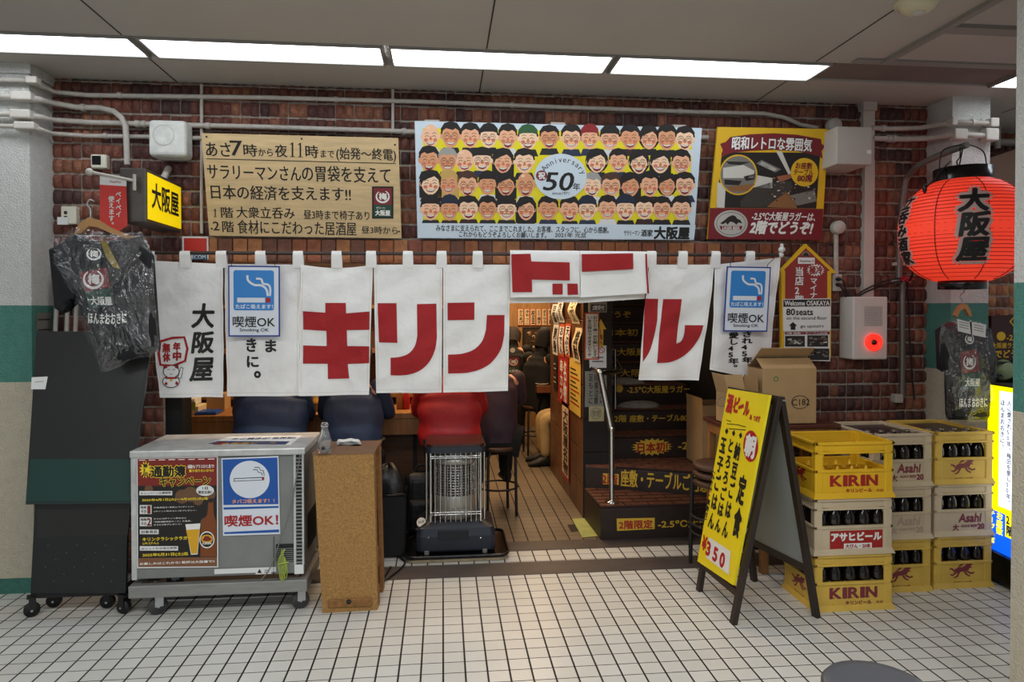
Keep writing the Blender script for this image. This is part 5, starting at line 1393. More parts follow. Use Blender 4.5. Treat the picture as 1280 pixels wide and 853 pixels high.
mb.flat([q(*p) for p in ell(338, 494, 32, 36)], M_cream, W0 + 7e-4); mb.flat([q(*p) for p in ell(338, 494, 28, 31)], M_cb, W0 + 9e-4); mb.flat([q(*p) for p in ell(338, 490, 26, 18)], M_gold, W0 + 1.1e-3); mb.flat([q(318, 496), q(330, 478), q(345, 478), q(360, 492), q(345, 500), q(330, 500)], M_cr, W0 + 1.3e-3); mb.text('KIRIN', q(320, 514), q(356, 504), M_cream, 0.03, w=W0 + 1.4e-3)
mb.flat([q(246, 428), q(310, 424), q(298, 556), q(270, 558)], M_cream, W0 + 6e-4); mb.flat([q(249, 452), q(307, 448), q(296, 552), q(272, 554)], M_gold, W0 + 8e-4)
mb.build('campaign_poster', t)
mb = MB(fr); mb.prism([q(399, 147), q(642, 137), q(650, 470), q(406, 478)], 0.001, 0.003, M_swhite); M_pb = mat('poster blue', '#15509e', 0.45)
mb.flat([q(404, 152), q(638, 143), q(642, 342), q(408, 346)], M_pb, W0); mb.flat([q(408, 356), q(643, 350), q(643, 358), q(409, 366)], M_pb, W0); mb.flat([q(411, 462), q(645, 450), q(645, 462), q(411, 470)], M_pb, W0)
mb.flat([q(*p) for p in ell(520, 237, 85, 80, 36)], M_swhite, W0 + 4e-4)
mb.flat([q(452, 232), q(582, 226), q(582, 240), q(452, 246)], M_ink, W0 + 6e-4); mb.flat([q(455, 235), q(572, 230), q(572, 238), q(455, 243)], M_swhite, W0 + 8e-4); mb.flat([q(574, 229), q(581, 228), q(581, 239), q(574, 240)], M_red, W0 + 8e-4)
mb.line([q(*p) for p in ((534, 195), (552, 195), (556, 206), (570, 208), (574, 220))], 0.004, M_ink, W0 + 6e-4); mb.line([q(*p) for p in ((540, 186), (560, 185), (565, 197), (578, 199), (582, 220))], 0.004, M_ink, W0 + 6e-4)
mb.text('タバコ吸えます！！', q(445, 340), q(625, 318), mat('orange text', '#e59a6a', 0.5), 0.03, w=W0 + 6e-4); mb.text('喫煙OK！', q(414, 438), q(640, 385), M_red, 0.03, w=W0 + 6e-4)
mb.build('smoking_poster', t)
# sheet glued on the lid
fl = Fr((0, 0, ZL), (1, 0, 0), (0, 1, 0)); v = lambda x, y: fl.uv(160 + x * .2931, 530 + y * .2931)
mb = MB(fl); mb.flat([v(330, 90), v(690, 92), v(745, 50), v(430, 55)], M_paper, 0.001); mb.flat([v(335, 88), v(670, 90), v(690, 76), v(385, 74)], mat('sheet navy', '#2b3a66', 0.5), 0.0015); mb.text('大阪屋ビール', v(395, 90), v(640, 78), M_gold, 0.02, w=0.002); mb.text('たこ焼きが 世界初!', v(440, 70), v(720, 57), mat('sheet navy', ''), 0.03, w=0.002)
mb.flat([v(360, 90), v(400, 90), v(425, 80), v(390, 78)], M_cr, 0.0018)
mb.build('lid_sticker', t)
sx = XR + 0.0045; fs_ = Fr((sx, YF, 0), (0, 1, 0), (0, 0, 1))
mb = MB(fs_); mb.flat(rect((0.05, ZL - 0.03), (0.3, ZL - 0.006)), M_paper, 0.001)
for k in range(3): mb.line([(0.06, ZL - 0.01 - k * 0.007), (0.28, ZL - 0.01 - k * 0.007)], 0.003, M_pg, 0.0015)
mb.build('side_label', t)
mb = MB(fs_); mb.flat(rect((0.1, 0.3), (0.35, 0.5)), M_black, -0.008); mb.build('side_vent', t)
# cords on the freezer
P = [fr.at(*q(738, 130), 0.02), fr.at(*q(715, 260), 0.02), fr.at(*q(690, 380), 0.02), fr.at(*q(650, 500), 0.02), fr.at(*q(610, 610), 0.02), fr.at(*q(565, 665), 0.02), fr.at(*q(545, 680), 0.0)]
mb = MB(); mb.tube(spl(P), 0.003, M_pg, 6); mb.build('cord', t)
mb = MB(); cg = mat('green cord', '#9fb04a', 0.5); r = random.Random(5)
for k in range(5):
    x0 = 655 + k * 5; mb.tube(spl([fr.at(*q(668 + r.uniform(-8, 8), 530), 0.02), fr.at(*q(x0 - 8, 570 + r.uniform(-8, 8)), 0.03), fr.at(*q(x0 - 6, 625), 0.025), fr.at(*q(x0 + 2, 650 + r.uniform(-12, 20)), 0.02), fr.at(*q(x0 + 10, 610), 0.03), fr.at(*q(672, 560), 0.025)]), 0.002, cg, 6)
mb.tube(spl([fr.at(*q(650, 590), 0.035), fr.at(*q(668, 584), 0.04), fr.at(*q(690, 582), 0.03)]), 0.004, cg, 6)
solo(mb, 'cord_bundle', 'coiled green cord hanging on the front of the steel freezer', 'cord')

def caster(name, t, x, y, r, th, m_wheel=M_black, yaw=0.5, top=None):
    top = top or r * 2.3
    Mx = Matrix.Translation((x, y, 0)) @ Matrix.Rotation(yaw, 4, 'Z')
    mb = MB(Mx); mb.M = Mx @ Matrix.Rotation(math.pi / 2, 4, 'X') if False else Mx
    f = Matrix.Translation((x, y, r)) @ Matrix.Rotation(yaw, 4, 'Z') @ Matrix.Rotation(math.pi / 2, 4, 'X')
    mb.M = f; mb.lathe([(0, -th / 2 - 0.004), (r * .35, -th / 2 - 0.004), (r * .4, -th / 2), (r * .7, -th / 2), (r * .92, -th / 2), (r, -th * .3), (r, th * .3), (r * .92, th / 2), (r * .4, th / 2), (r * .35, th / 2 + 0.004), (0, th / 2 + 0.004)], m_wheel, 24)
    w = mb.build(name, t)
    mb = MB(Mx); mf = M_steel if m_wheel is not M_black else M_black
    mb.box((-r * .35, -th / 2 - 0.012, r), (r * .5, -th / 2 - 0.007, top), mf); mb.box((-r * .35, th / 2 + 0.007, r), (r * .5, th / 2 + 0.012, top), mf); mb.box((-r * .6, -th / 2 - 0.014, top - 0.006), (r * .7, th / 2 + 0.014, top), mf)
    mb.tube([(0, -th / 2 - 0.013, r), (0, th / 2 + 0.013, r)], 0.006, M_steel, 8); mb.build('fork', w)
t = thing('trolley', 'low steel trolley with casters carrying the chest freezer', 'trolley', ((XL + XR) / 2, YF + DB / 2, 0))
mb = MB(); zt0, zt1 = 0.113, 0.178
for y in (YF - 0.02, YF + DB - 0.03): mb.box((XL - 0.008, y, zt0), (XR + 0.012, y + 0.045, zt1), M_ss, bev=0.004)
for x in (XL - 0.008, XR - 0.033): mb.box((x, YF + 0.02, zt0), (x + 0.045, YF + DB - 0.03, zt1), M_ss, bev=0.004)
for x in (XL + 0.06, XR - 0.12):
    for y in (YF + 0.05, YF + DB - 0.1): mb.box((x, y, zt1), (x + 0.06, y + 0.05, ZB), M_black)
mb.build('frame', t)
pa, pb = atZ(193, 773), atZ(374, 764)
for x, y, w in ((pa.x, YF + 0.04, 0.5), (pb.x, YF + 0.04, 0.3), (XL + 0.07, YF + DB - 0.05, 0.2), (XR - 0.07, YF + DB - 0.05, 0.8)):
    caster('caster', t, x, y, 0.048, 0.026, mat('rubber grey', '#3c3c3c', 0.6), yaw=w, top=zt0)

# ================================================================ CHIPBOARD STAND
M_osb = mat('chipboard', '#a17840', 0.75, var=0.34, scale=110, bump=0.35, bscale=60)
M_osbe = mat('chipboard edge', '#8a5f30', 0.75, var=0.3, scale=40); M_lam = mat('brown laminate', '#7b5a42', 0.45, var=0.12, scale=8)
t = thing('chipboard_stand', 'tall narrow chipboard box stand beside the steel freezer', 'stand', (-0.5, 3.9, 0))
a0, a1 = atZ(403, 767), atZ(472, 763); zt = 0.862
b0, b1 = atY(391, 571, 3.7), atY(467, 566, 3.72); zf = (b0.z + b1.z) / 2
def L3(a, b, f): return a.lerp(b, f)
F0, F1 = Vector((a0.x, a0.y, 0)), Vector((a1.x, a1.y, 0)); T0, T1 = Vector((b0.x, 3.71, zf)), Vector((b1.x, 3.72, zf))
dp = Vector((0.012, 0.31, 0))
mb = MB(); mb.hexa([F0, F1, F1 + Vector((0, 0.018, 0)), F0 + Vector((0, 0.018, 0)), T0, T1, T1 + Vector((0, 0.018, 0)), T0 + Vector((0, 0.018, 0))], M_osb); o_ = mb.build('front_panel', t)
def sidep(A, T, th, name):
    mb = MB(); d = Vector((th, 0, 0)); B = A + dp; U = T + dp
    mb.hexa([A + Vector((0, .019, 0)), A + d + Vector((0, .019, 0)), B + d, B, T + Vector((0, .019, 0)), T + d + Vector((0, .019, 0)), U + d, U], M_osbe); mb.build(name, t)
sidep(F0, T0, 0.018, 'side_panel'); 
mb = MB()
for i in range(8):      # splintered edge of the open side
    f0, f1 = i / 8, (i + 1) / 8; r = random.Random(i).uniform(0.03, 0.075) if i not in (0, 7) else 0.08
    A = F1.lerp(T1, f0); B = F1.lerp(T1, f1); d = Vector((-0.018, 0, 0))
    mb.hexa([A + d + Vector((0, .019, 0)), A + Vector((0, .019, 0)), A + Vector((0.004, .019 + r, 0)), A + d + Vector((0, .019 + r, 0)), B + d + Vector((0, .019, 0)), B + Vector((0, .019, 0)), B + Vector((0.004, .019 + r, 0)), B + d + Vector((0, .019 + r, 0))], M_osbe)
A = F1 + dp * 0.75; B = T1 + dp * 0.75
mb.hexa([A + Vector((-.018, 0, 0)), A, A + dp * .25, A + dp * .25 + Vector((-.018, 0, 0)), B + Vector((-.018, 0, 0)), B, B + dp * .25, B + dp * .25 + Vector((-.018, 0, 0))], M_osbe)
mb.build('side_panel', t)
mb = MB(); e = Vector((0, 0, 0.012)); mb.hexa([T0 + Vector((-.003, -.004, 0)), T1 + Vector((.006, -.004, 0)), T1 + dp + Vector((.006, 0, 0)), T0 + dp + Vector((-.003, 0, 0)), T0 + Vector((-.003, -.004, 0)) + e, T1 + Vector((.006, -.004, 0)) + e, T1 + dp + Vector((.006, 0, 0)) + e, T0 + dp + Vector((-.003, 0, 0)) + e], M_lam); mb.build('top_board', t)
mb = MB(); Bk = F0 + dp + Vector((.02, -.01, 0)); mb.hexa([Bk, F1 + dp + Vector((-.02, -.01, 0)), F1 + dp + Vector((-.02, 0, 0)), Bk + Vector((0, .01, 0)), T0 + dp + Vector((.02, -.01, 0)), T1 + dp + Vector((-.02, -.01, 0)), T1 + dp + Vector((-.02, 0, 0)), T0 + dp + Vector((.02, 0, 0))], M_dark); mb.build('back_panel', t)
mb = MB(); c = atY(436, 757, 3.735); mb.box((F0.x + 0.03, F0.y - 0.008, 0.03), (F1.x - 0.03, F0.y + 0.002, 0.075), M_osbe, bev=0.004); mb.ball((c.x, F0.y - 0.008, 0.06), 0.013, M_black, 10, 6); mb.build('plinth_board', t)
ztop = zf + 0.012
M_glass = bpy.data.materials.new('clear glass'); M_glass.use_nodes = True
b_ = M_glass.node_tree.nodes['Principled BSDF']; b_.inputs['Base Color'].default_value = (0.9, 0.93, 0.92, 1); b_.inputs['Transmission Weight'].default_value = 0.92; b_.inputs['Roughness'].default_value = 0.06; b_.inputs['IOR'].default_value = 1.3
c = atZ(406, 566, ztop); t = thing('glass_carafe', 'clear glass carafe on the chipboard stand', 'carafe', (c.x, c.y, ztop))
mb = MB(); mb.lathe([(0.0, 0.004), (0.036, 0.002), (0.038, 0.02), (0.034, 0.07), (0.024, 0.105), (0.018, 0.125), (0.018, 0.135), (0.022, 0.139), (0.019, 0.139), (0.015, 0.127), (0.021, 0.104), (0.031, 0.07), (0.035, 0.02), (0.0, 0.008)], M_glass, 24, c=(c.x, c.y, ztop + 0.001)); mb.build('bottle', t)
mb = MB(); mb.lathe([(0.0, 0.0), (0.02, 0.0), (0.02, 0.012), (0.012, 0.022), (0.0, 0.022)], M_glass, 16, c=(c.x, c.y, ztop + 0.14)); mb.build('stopper', t)
mb = MB(); mb.ball((c.x - 0.002, c.y - 0.036, ztop + 0.03), (0.011, 0.006, 0.011), M_black, 10, 6); mb.build('spot_label', t)
c = atZ(436, 555, ztop); mb = MB(Matrix.Translation((c.x, c.y, ztop)))
for k in range(3):
    mb.surf(lambda s, t_: ((s - .5) * (0.13 - .01 * k) + .01 * math.sin(6 * t_), (t_ - .5) * (0.11 - .012 * k) + .01 * math.sin(5 * s), 0.004 + 0.007 * k + 0.003 * math.sin(9 * s + 7 * t_ + k) + 0.004 * s), 10, 8, M_paper)
    mb.surf(lambda s, t_: ((s - .5) * (0.13 - .01 * k) + .01 * math.sin(6 * t_), (t_ - .5) * (0.11 - .012 * k) + .01 * math.sin(5 * s), 0.0 + 0.007 * k + 0.003 * math.sin(9 * s + 7 * t_ + k) * (k > 0)), 10, 8, M_paper, flip=True)
solo(mb, 'folded_cloth', 'folded white cloth lying on the chipboard stand', 'cloth')

# ================================================================ GAS HEATER ON ITS TRAY
M_hb = mat('heater navy', '#232933', 0.35, var=0.1, scale=6); M_hc = mat('heater cap brown', '#3a1f1c', 0.25); M_chr = mat('chrome', '#d5d7d8', 0.16, metal=1.0); M_refl = mat('burner mesh', '#b4b1a9', 0.35, metal=0.5); M_gap = mat('burner gap dark', '#3f3e3c', 0.6)
hx0, hx1 = atY(519, 690, 4.47).x, atY(620, 690, 4.47).x; hc = (hx0 + hx1) / 2; hy0, hy1 = 4.47, 4.86
t = thing('heater_tray', 'flat tray board under the tall room heater', 'tray', (hc, 4.65, 0))
mb = MB(); mb.prism(rrect(hc - 0.33, 4.415, hc + 0.34, 4.93, 0.06), 0.003, 0.024, mat('tray wood', '#9b8a6d', 0.7, var=0.3, scale=20)); mb.build('board', t)
mb = MB(); pl = rrect(hc - 0.335, 4.41, hc + 0.345, 4.935, 0.06); mb.prism(pl, 0.024, 0.036, M_blackg); mb.tube([(p[0], p[1], 0.04) for p in pl], 0.009, M_blackg, 8, closed=True); mb.build('rim', t)
t = thing('room_heater', 'tall navy room heater with a wire guard and round burner on a tray', 'heater', (hc, 4.66, 0.036))
mb = MB(); hw = (hx1 - hx0) / 2
def hring(w, y0, y1, r, z): return [(p[0], p[1], z) for p in rrect(hc - w, y0, hc + w, y1, r, 5)]
rings = [hring(hw * .97, hy0 + .01, hy1, .04, .046), hring(hw, hy0, hy1, .045, .06), hring(hw, hy0, hy1, .045, .15), hring(hw * .96, hy0 + .012, hy1 - .01, .045, .20), hring(hw * .72, hy0 + .05, hy1 - .03, .05, .235), hring(hw * .66, hy0 + .07, hy1 - .05, .05, .237)]
n = len(rings[0])
for a, b in zip(rings, rings[1:]): mb.add(a + b, [[i, (i + 1) % n, n + (i + 1) % n, n + i] for i in range(n)], M_hb, False)
mb.add(rings[0], [list(range(n))[::-1]], M_hb); mb.add(rings[-1], [list(range(n))], M_hb)
mb.box((hc - hw * .5, hy0 - 0.004, 0.165), (hc + hw * .15, hy0 + 0.03, 0.196), M_black) if False else None
mb.build('base', t)
fr = FY(hy0 - 0.001); q = crop(fr, 500, 530, 140 / 663)
mb = MB(fr); a = q(225, 688); b = q(405, 632); mb.box((a[0], a[1], -0.02), (b[0], b[1], 0.003), M_black)
for i in range(5): mb.box((a[0] + 0.008, a[1] + 0.006 + i * (b[1] - a[1]) / 5, 0), (b[0] - 0.008, a[1] + 0.012 + i * (b[1] - a[1]) / 5, 0.006), M_hb)
for x in (168, 478): c = q(x, 676); mb.ball((c[0], c[1], 0), (0.006, 0.006, 0.004), M_chr, 8, 6)
mb.build('vent_grille', t)
mb = MB(); mb.hexa([(hc - hw * 1.0, hy0 + .02, .185), (hc - hw * .72, hy0 + .02, .2), (hc - hw * .72, hy0 + .16, .235), (hc - hw * 1.0, hy0 + .16, .215), (hc - hw * 1.0, hy0 + .03, .2), (hc - hw * .72, hy0 + .03, .222), (hc - hw * .72, hy0 + .16, .25), (hc - hw * 1.0, hy0 + .16, .232)], M_blackg, bev=0.004); mb.build('control_panel', t)
c0 = Vector((hc - hw * .86, hy0 + .075, .226)); fd = Fr(c0, (1, 0, .1), (0, .9, .42)); mb = MB(fd); mb.prism(ell(0, 0, .03, .045, 20), 0, .003, M_paper); mb.text('ON OFF', (-.02, -.012), (.02, .014), M_ink, .02, w=.004); mb.build('dial_label', t)
for sx in (-1, 1):
    mb = MB(); mb.box((hc + sx * hw * .72 - .015, hy0 - .006, .036), (hc + sx * hw * .72 + .015, hy0 + .02, .062), M_pg, bev=.003); mb.build('foot', t)
bc = (hc - 0.005, 4.67); BRR = 0.14
mb = MB(); mb.lathe([(0.1, .235), (BRR, .24), (BRR, .29), (BRR * .97, .3), (BRR, .31), (BRR, .385), (BRR * .98, .39)], M_refl, 36, c=(bc[0], bc[1], 0)); mb.lathe([(BRR * .92, .39), (BRR * .92, .6)], M_gap, 36, c=(bc[0], bc[1], 0)); mb.lathe([(BRR * .9, .6), (BRR * 1.03, .605), (BRR * 1.05, .64), (BRR * .9, .65), (BRR * .85, .69)], M_refl, 36, c=(bc[0], bc[1], 0)); mb.build('burner', t)  # dark inner cylinder puts the shade of the mesh gaps into its colour
mb = MB()     # perforated sleeve: rings and uprights
for i in range(12):
    z = .395 + i * .0175; mb.tube([(bc[0] + BRR * math.cos(a), bc[1] + BRR * math.sin(a), z) for a in [k * 2 * math.pi / 36 for k in range(36)]], .0032, M_chr, 5, closed=True)
for k in range(36):
    a = k * 2 * math.pi / 36; mb.tube([(bc[0] + BRR * math.cos(a), bc[1] + BRR * math.sin(a), .39), (bc[0] + BRR * math.cos(a), bc[1] + BRR * math.sin(a), .6)], .003, M_chr, 5)
mb.build('burner_mesh', t)
gw = 0.165; gy0, gy1 = 4.515, 4.83
mb = MB()
for x in (hc - gw, hc + gw):
    for y in (gy0, gy1): mb.tube([(x, y, .235), (x, y, .70)], .009, M_chr, 8)
for x in (hc - gw - .028, hc + gw + .028): mb.tube([(x, gy0 + .05, .22), (x, gy0 + .05, .715)], .007, M_chr, 8)
mb.build('guard_post', t)
mb = MB()
for k in range(9):
    x = hc - gw + .03 + k * (2 * gw - .06) / 8; mb.tube([(x, gy0 - .012, .235), (x, gy0 - .012, .695)], .0036, M_chr, 6)
for z in (.285, .30, .66, .672): mb.tube([(hc - gw, gy0 - .012, z), (hc + gw, gy0 - .012, z)], .004, M_chr, 6)
for sx in (-1, 1):
    for k in range(2): y = gy0 + .12 + k * .1; mb.tube([(hc + sx * gw, y, .24), (hc + sx * gw, y, .695)], .0032, M_chr, 6)
mb.build('wire_guard', t)
mb = MB(); mb.prism(rrect(hc - gw - .035, gy0 - .03, hc + gw + .035, gy1 + .02, .05, 6), .695, .735, M_hb); mb.prism(rrect(hc - gw - .028, gy0 - .024, hc + gw + .028, gy1 + .014, .05, 6), .735, .752, M_hc); mb.build('top_cap', t)
mb = MB(); mb.box((hc - .12, gy1 - .03, .24), (hc + .12, gy1 - .02, .695), M_black); mb.build('reflector', t)  # reflector coloured black to stand in for the dark gap behind the burner
P = [Vector((hc - .25, 4.86, .05)), Vector((hc - .42, 4.7, .012)), Vector((hc - .36, 4.5, .012)), atZ(506, 705, .01), atZ(492, 718, .012), atZ(478, 727, .012), Vector((-.33, 4.35, .01))]
mb = MB(); mb.tube(spl(P), .006, M_black, 6); solo(mb, 'heater_cable', 'black cable trailing from the heater tray over the floor', 'cable')

# ================================================================ ROLLING PANEL STAND BESIDE THE COLUMN
t = thing('rolling_panel', 'dark wheeled folding panel standing against the white column', 'panel', (-1.95, 3.95, 0))
M_pan = mat('panel dark', '#262523', 0.3, var=0.12, scale=3); M_pan2 = mat('panel green band', '#1c3a33', 0.35); M_pan3 = mat('panel black', '#1b1d1d', 0.5, var=0.2, scale=30)
fr = board((40, 755), (160, 752), 3.83, -0.04); q = fr.uv
mb = MB(fr); mb.prism([q(38, 742), q(157, 742), q(160, 625), q(44, 625)], -.02, 0, M_pan3); mb.flat([q(46, 672), q(160, 668), q(163, 628), q(47, 628)], M_pan, .0008)
r = random.Random(2)
for j in range(6):
    for i in range(8):
        c = q(60 + i * 12 - j, 682 + j * 9); mb.flat(ell(c[0], c[1], .004, .0015, 6), M_pg if (i + j) % 3 == 0 else M_pan, .001)
mb.build('lower_panel', t)
f2 = board((32, 630), (161, 630), 3.80, -0.24); q = f2.uv
mb = MB(f2); mb.prism([q(32, 631), q(163, 630), q(191, 416), q(46, 414)], -.012, 0, M_pan); mb.flat([q(32, 630), q(163, 629), q(170, 574), q(38, 574)], M_pan2, .0008)
mb.line([q(34, 628), q(163, 627)], .004, M_black, .0015); mb.line([q(160, 620), q(188, 420)], .004, M_pan3, .0015); mb.build('upper_panel', t)
mb = MB(f2); mb.prism([q(39, 487), q(57, 487), q(60, 471), q(40, 472)], .002, .003, M_paper); mb.line([q(44, 478), q(55, 477)], .003, M_pg, .004); mb.build('note', t)
for p_ in ((40, 771, .5), (60, 765, .2), (128, 766, .1), (155, 767, -.3)):
    c = atZ(p_[0], p_[1]); caster('caster', t, c.x, c.y if p_[1] > 766 else c.y + .06, .038, .03, M_black, yaw=p_[2], top=.11)
mb = MB(); e0 = atZ(40, 771); e1 = atZ(155, 768); mb.box((e0.x, e0.y - .01, .1), (e1.x, e0.y + .02, .13), M_black); mb.box((e0.x, e0.y + .02, .1), (e0.x + .03, e0.y + .2, .13), M_black); mb.box((e1.x - .03, e0.y + .02, .1), (e1.x, e0.y + .2, .13), M_black); mb.build('wheel_frame', t)
for i, (x, lab) in enumerate(((72, 'slim grey rod against the bricks, first from the white column'), (86, 'slim grey rod against the bricks, second from the white column'), (97, 'slim grey rod against the bricks, third from the white column'))):
    t = thing('metal_rod', lab, 'rod', atY(x, 560, 4.3), 0, 'grey rods behind the dark panel')
    mb = MB(); b0 = atY(x, 345, 4.36); mb.tube([(b0.x, 4.2, 0.0), b0], .013, M_pipe, 8); mb.build('pole', t)
    mb = MB(); mb.ball(b0, .017, M_box, 10, 6); mb.build('end_cap', t)
fr = FY(4.36); mb = MB(Fr((-2.348, 4.2, 0), (0, 1, 0), (0, 0, 1)))
mb.flat(rect((.02, 1.3), (.17, 1.62)), M_pg, .002)
for k in range(5): mb.line([(.035, 1.34 + k * .06), (.155, 1.34 + k * .06)], .008, M_pd, .003)
solo(mb, 'column_notice', 'faded grey notice strip on the green band of the white column', 'notice')
# ================================================================ A-FRAME MENU BOARD
M_af = mat('dark stained frame', '#2b1f17', 0.5, var=0.3, scale=12, stretch=(1, 1, .3)); M_afy = mat('menu yellow', '#ecd417', 0.5, var=0.04, scale=8); M_afg = mat('board grey', '#8d918f', 0.55, var=0.06, scale=3); M_edge = mat('worn edge', '#6b5235', 0.7)
A0, B0 = atZ(870, 738), atZ(912, 779); AT, BT = atY(911, 486, A0.y + .02), atY(969, 492, B0.y + .02)
zt = (AT.z + BT.z) / 2
AT.z = BT.z = zt
t = thing('menu_board', 'yellow and dark wood folding sidewalk menu board with handwritten breakfast prices', 'sign', ((A0 + B0) / 2))
fr = Fr(B0, A0 - B0, (BT - B0)); fr = Fr(A0, B0 - A0, (AT - A0)); q = fr.uv
Wd = (B0 - A0).length; Ht = q(942, 489)[1]
y0 = q(895, 717)[1]
mb = MB(fr); tl, tr, br, bl = q(910.5, 486), q(962, 494), q(917, 732), q(872.5, 702)
mb.prism([tl, tr, br, bl], -.012, 0.004, M_afy)
s = 170 / 604; k = lambda x, y: q(870 + x * s, 480 + y * s)
def ptx(s_, x0, y0, x1, y1, m, b=.05, vert=False, w=.006):
    """lettering that follows the leaning panel: rectangle x0..x1 (photo crop) mapped through the plane"""
    c0 = k(x0, y1); c1 = k(x1, y0)
    mb.text(s_, c0, c1, m, b, w=w, vert=vert)
def vcol(s_, top, bot, wd, m, b=.05):
    """a column of characters from TOP to BOT (photo crop px), WD = px width"""
    a, c = Vector(k(*top)), Vector(k(*bot)); n = len(s_)
    hw = abs(k(top[0] + wd / 2, top[1] + wd * .12)[0] - a.x)
    for i, ch in enumerate(s_):
        m0 = a.lerp(c, (i + .5) / n); hh = abs(a.y - c.y) / n * .46
        gv, gf = glyph(ch)
        for j, (dx, dy) in enumerate([(0, 0)] + [(b * math.cos(x), b * math.sin(x)) for x in [z * math.pi / 3 for z in range(6)]]):
            if ch in '・': 
                pass
            vs = []
            for x, y in gv:
                y = y + .12; x += dx; y += dy
                if ch in 'ー（）()': x, y = .5 + (y - .5), .5 - (x - .5)
                vs.append((m0.x + (x - .5) * 2 * hw, m0.y + (y - .5) * 2 * hh, .006 + j * 2e-5))
            mb.add(vs, gf, m)
M_mr = mat('menu red', '#b01b1f', .5)
a = k(140, 135); b = k(250, 45)
vcol('酒', (158, 40), (150, 136), 27, M_mr, .06); vcol('・', (172, 82), (168, 122), 16, M_mr, .05); vcol('ビ', (187, 52), (180, 138), 26, M_mr, .06)
mb.flat([k(192, 100), k(216, 90), k(216, 106), k(192, 114)], M_mr, .006); vcol('ル', (233, 68), (226, 152), 26, M_mr, .06)
vcol('あ', (248, 135), (247, 163), 13, M_mr, .04); vcol('り', (265, 140), (264, 168), 13, M_mr, .04); vcol('ま', (275, 140), (274, 172), 12, M_mr, .04); vcol('す', (285, 140), (284, 178), 12, M_mr, .04)
for x0, x1, y in ((138, 160, 162), (140, 200, 178), (200, 225, 186), (150, 225, 200)): mb.line([k(x0, y), k(x1, y + 6)], .004, M_ink, .006)
c = k(247, 278); mb.flat([k(247 + 33 * math.cos(a), 278 + 70 * math.sin(a)) for a in [i * math.pi / 14 for i in range(28)]], M_mr, .006)
gv, gf = glyph('朝')
c0 = Vector(k(247, 278)); hw = abs(k(273, 280)[0] - c0.x); 
for j, (dx, dy) in enumerate([(0, 0), (.05, 0), (-.05, 0), (0, .05), (0, -.05)]): mb.add([(c0.x + (x + dx - .5) * 2 * hw, c0.y + (y + .12 + dy - .5) * 2 * hw * 1.05, .008 + j * 2e-5) for x, y in gv], gf, M_paper)
vcol('◆', (203, 215), (201, 245), 14, M_ink); vcol('◆', (172, 205), (170, 235), 14, M_ink); vcol('◆', (141, 196), (139, 226), 14, M_ink)
vcol('納豆ごはん', (194, 258), (128, 690), 26, M_ink, .045); vcol('とろろごはん', (164, 240), (96, 665), 26, M_ink, .045); vcol('玉子ごはん', (130, 232), (66, 650), 26, M_ink, .045)
vcol('定食', (216, 400), (178, 690), 34, M_ink, .05); vcol('（みそ汁・漬物付）', (86, 372), (40, 622), 16, M_ink, .04)
mb.flat([k(62, 682), k(158, 745), k(150, 850), k(48, 772)], M_paper, .0055)
vcol('¥', (50, 664), (46, 760), 32, M_mr, .05); vcol('3', (73, 692), (67, 786), 46, M_mr, .05); vcol('5', (104, 716), (98, 812), 46, M_mr, .05); vcol('0', (135, 740), (128, 838), 46, M_mr, .05)
mb.build('menu_panel', t)
def bar(name, P0, P1, du, dv, th, m=M_af):
    """square rail between two points, du = half width vector, dv = thickness vector"""
    mb = MB(); mb.hexa([P0 - du, P0 + du, P0 + du + dv, P0 - du + dv, P1 - du, P1 + du, P1 + du + dv, P1 - du + dv], m, bev=.003); return mb.build(name, t)
uy = fr.u * .02; nv = -fr.w * .028
apA, apB = fr.at(q(912, 487)[0], Ht), fr.at(q(975, 492)[0], Ht)
bar('leg', A0 + uy * .6, AT + uy * .4, uy, nv, 0); bar('leg', B0 + uy * .6, BT + uy * .6, uy, nv, 0)
bar('rail', A0.lerp(AT, .985), B0.lerp(BT, .985), fr.v * .018, nv, 0); bar('rail', A0.lerp(AT, .13), B0.lerp(BT, .13), fr.v * .018, nv, 0)
C0, D0 = atZ(1023, 771), atZ(945, 726)      # feet of the rear half
DT, CT = AT + Vector((.035, 0.0, -.005)), BT + Vector((.04, 0.0, -.005))
f2 = Fr(C0, D0 - C0, CT - C0)
u2 = f2.u * .02; n2 = -f2.w * .028
bar('leg', C0, CT, u2, n2, 0); bar('leg', D0, DT, u2, n2, 0)
bar('rail', C0.lerp(CT, .22), D0.lerp(DT, .22), f2.v * .02, n2, 0); bar('rail', C0.lerp(CT, .98), D0.lerp(DT, .98), f2.v * .02, n2, 0)
mb = MB(); e = n2 * .5; mb.hexa([C0.lerp(CT, .22) + n2 * .3, D0.lerp(DT, .22) + n2 * .3, D0.lerp(DT, .22) + n2 * .6, C0.lerp(CT, .22) + n2 * .6, C0.lerp(CT, .97) + n2 * .3, D0.lerp(DT, .97) + n2 * .3, D0.lerp(DT, .97) + n2 * .6, C0.lerp(CT, .97) + n2 * .6], M_afg); mb.build('back_panel', t)
mb = MB()
for T in (AT, BT): mb.tube([T + Vector((.0, -.02, -.02)), T + Vector((.05, -.02, -.025))], .006, M_steel, 8)
mb.build('hinge', t)
mb = MB(); mb.tube(spl([A0.lerp(AT, .3) + Vector((.03, .0, 0)), A0.lerp(AT, .27) + Vector((.2, 0, -.05)), D0.lerp(DT, .3)]), .003, M_steel, 6); mb.build('stay_chain', t)

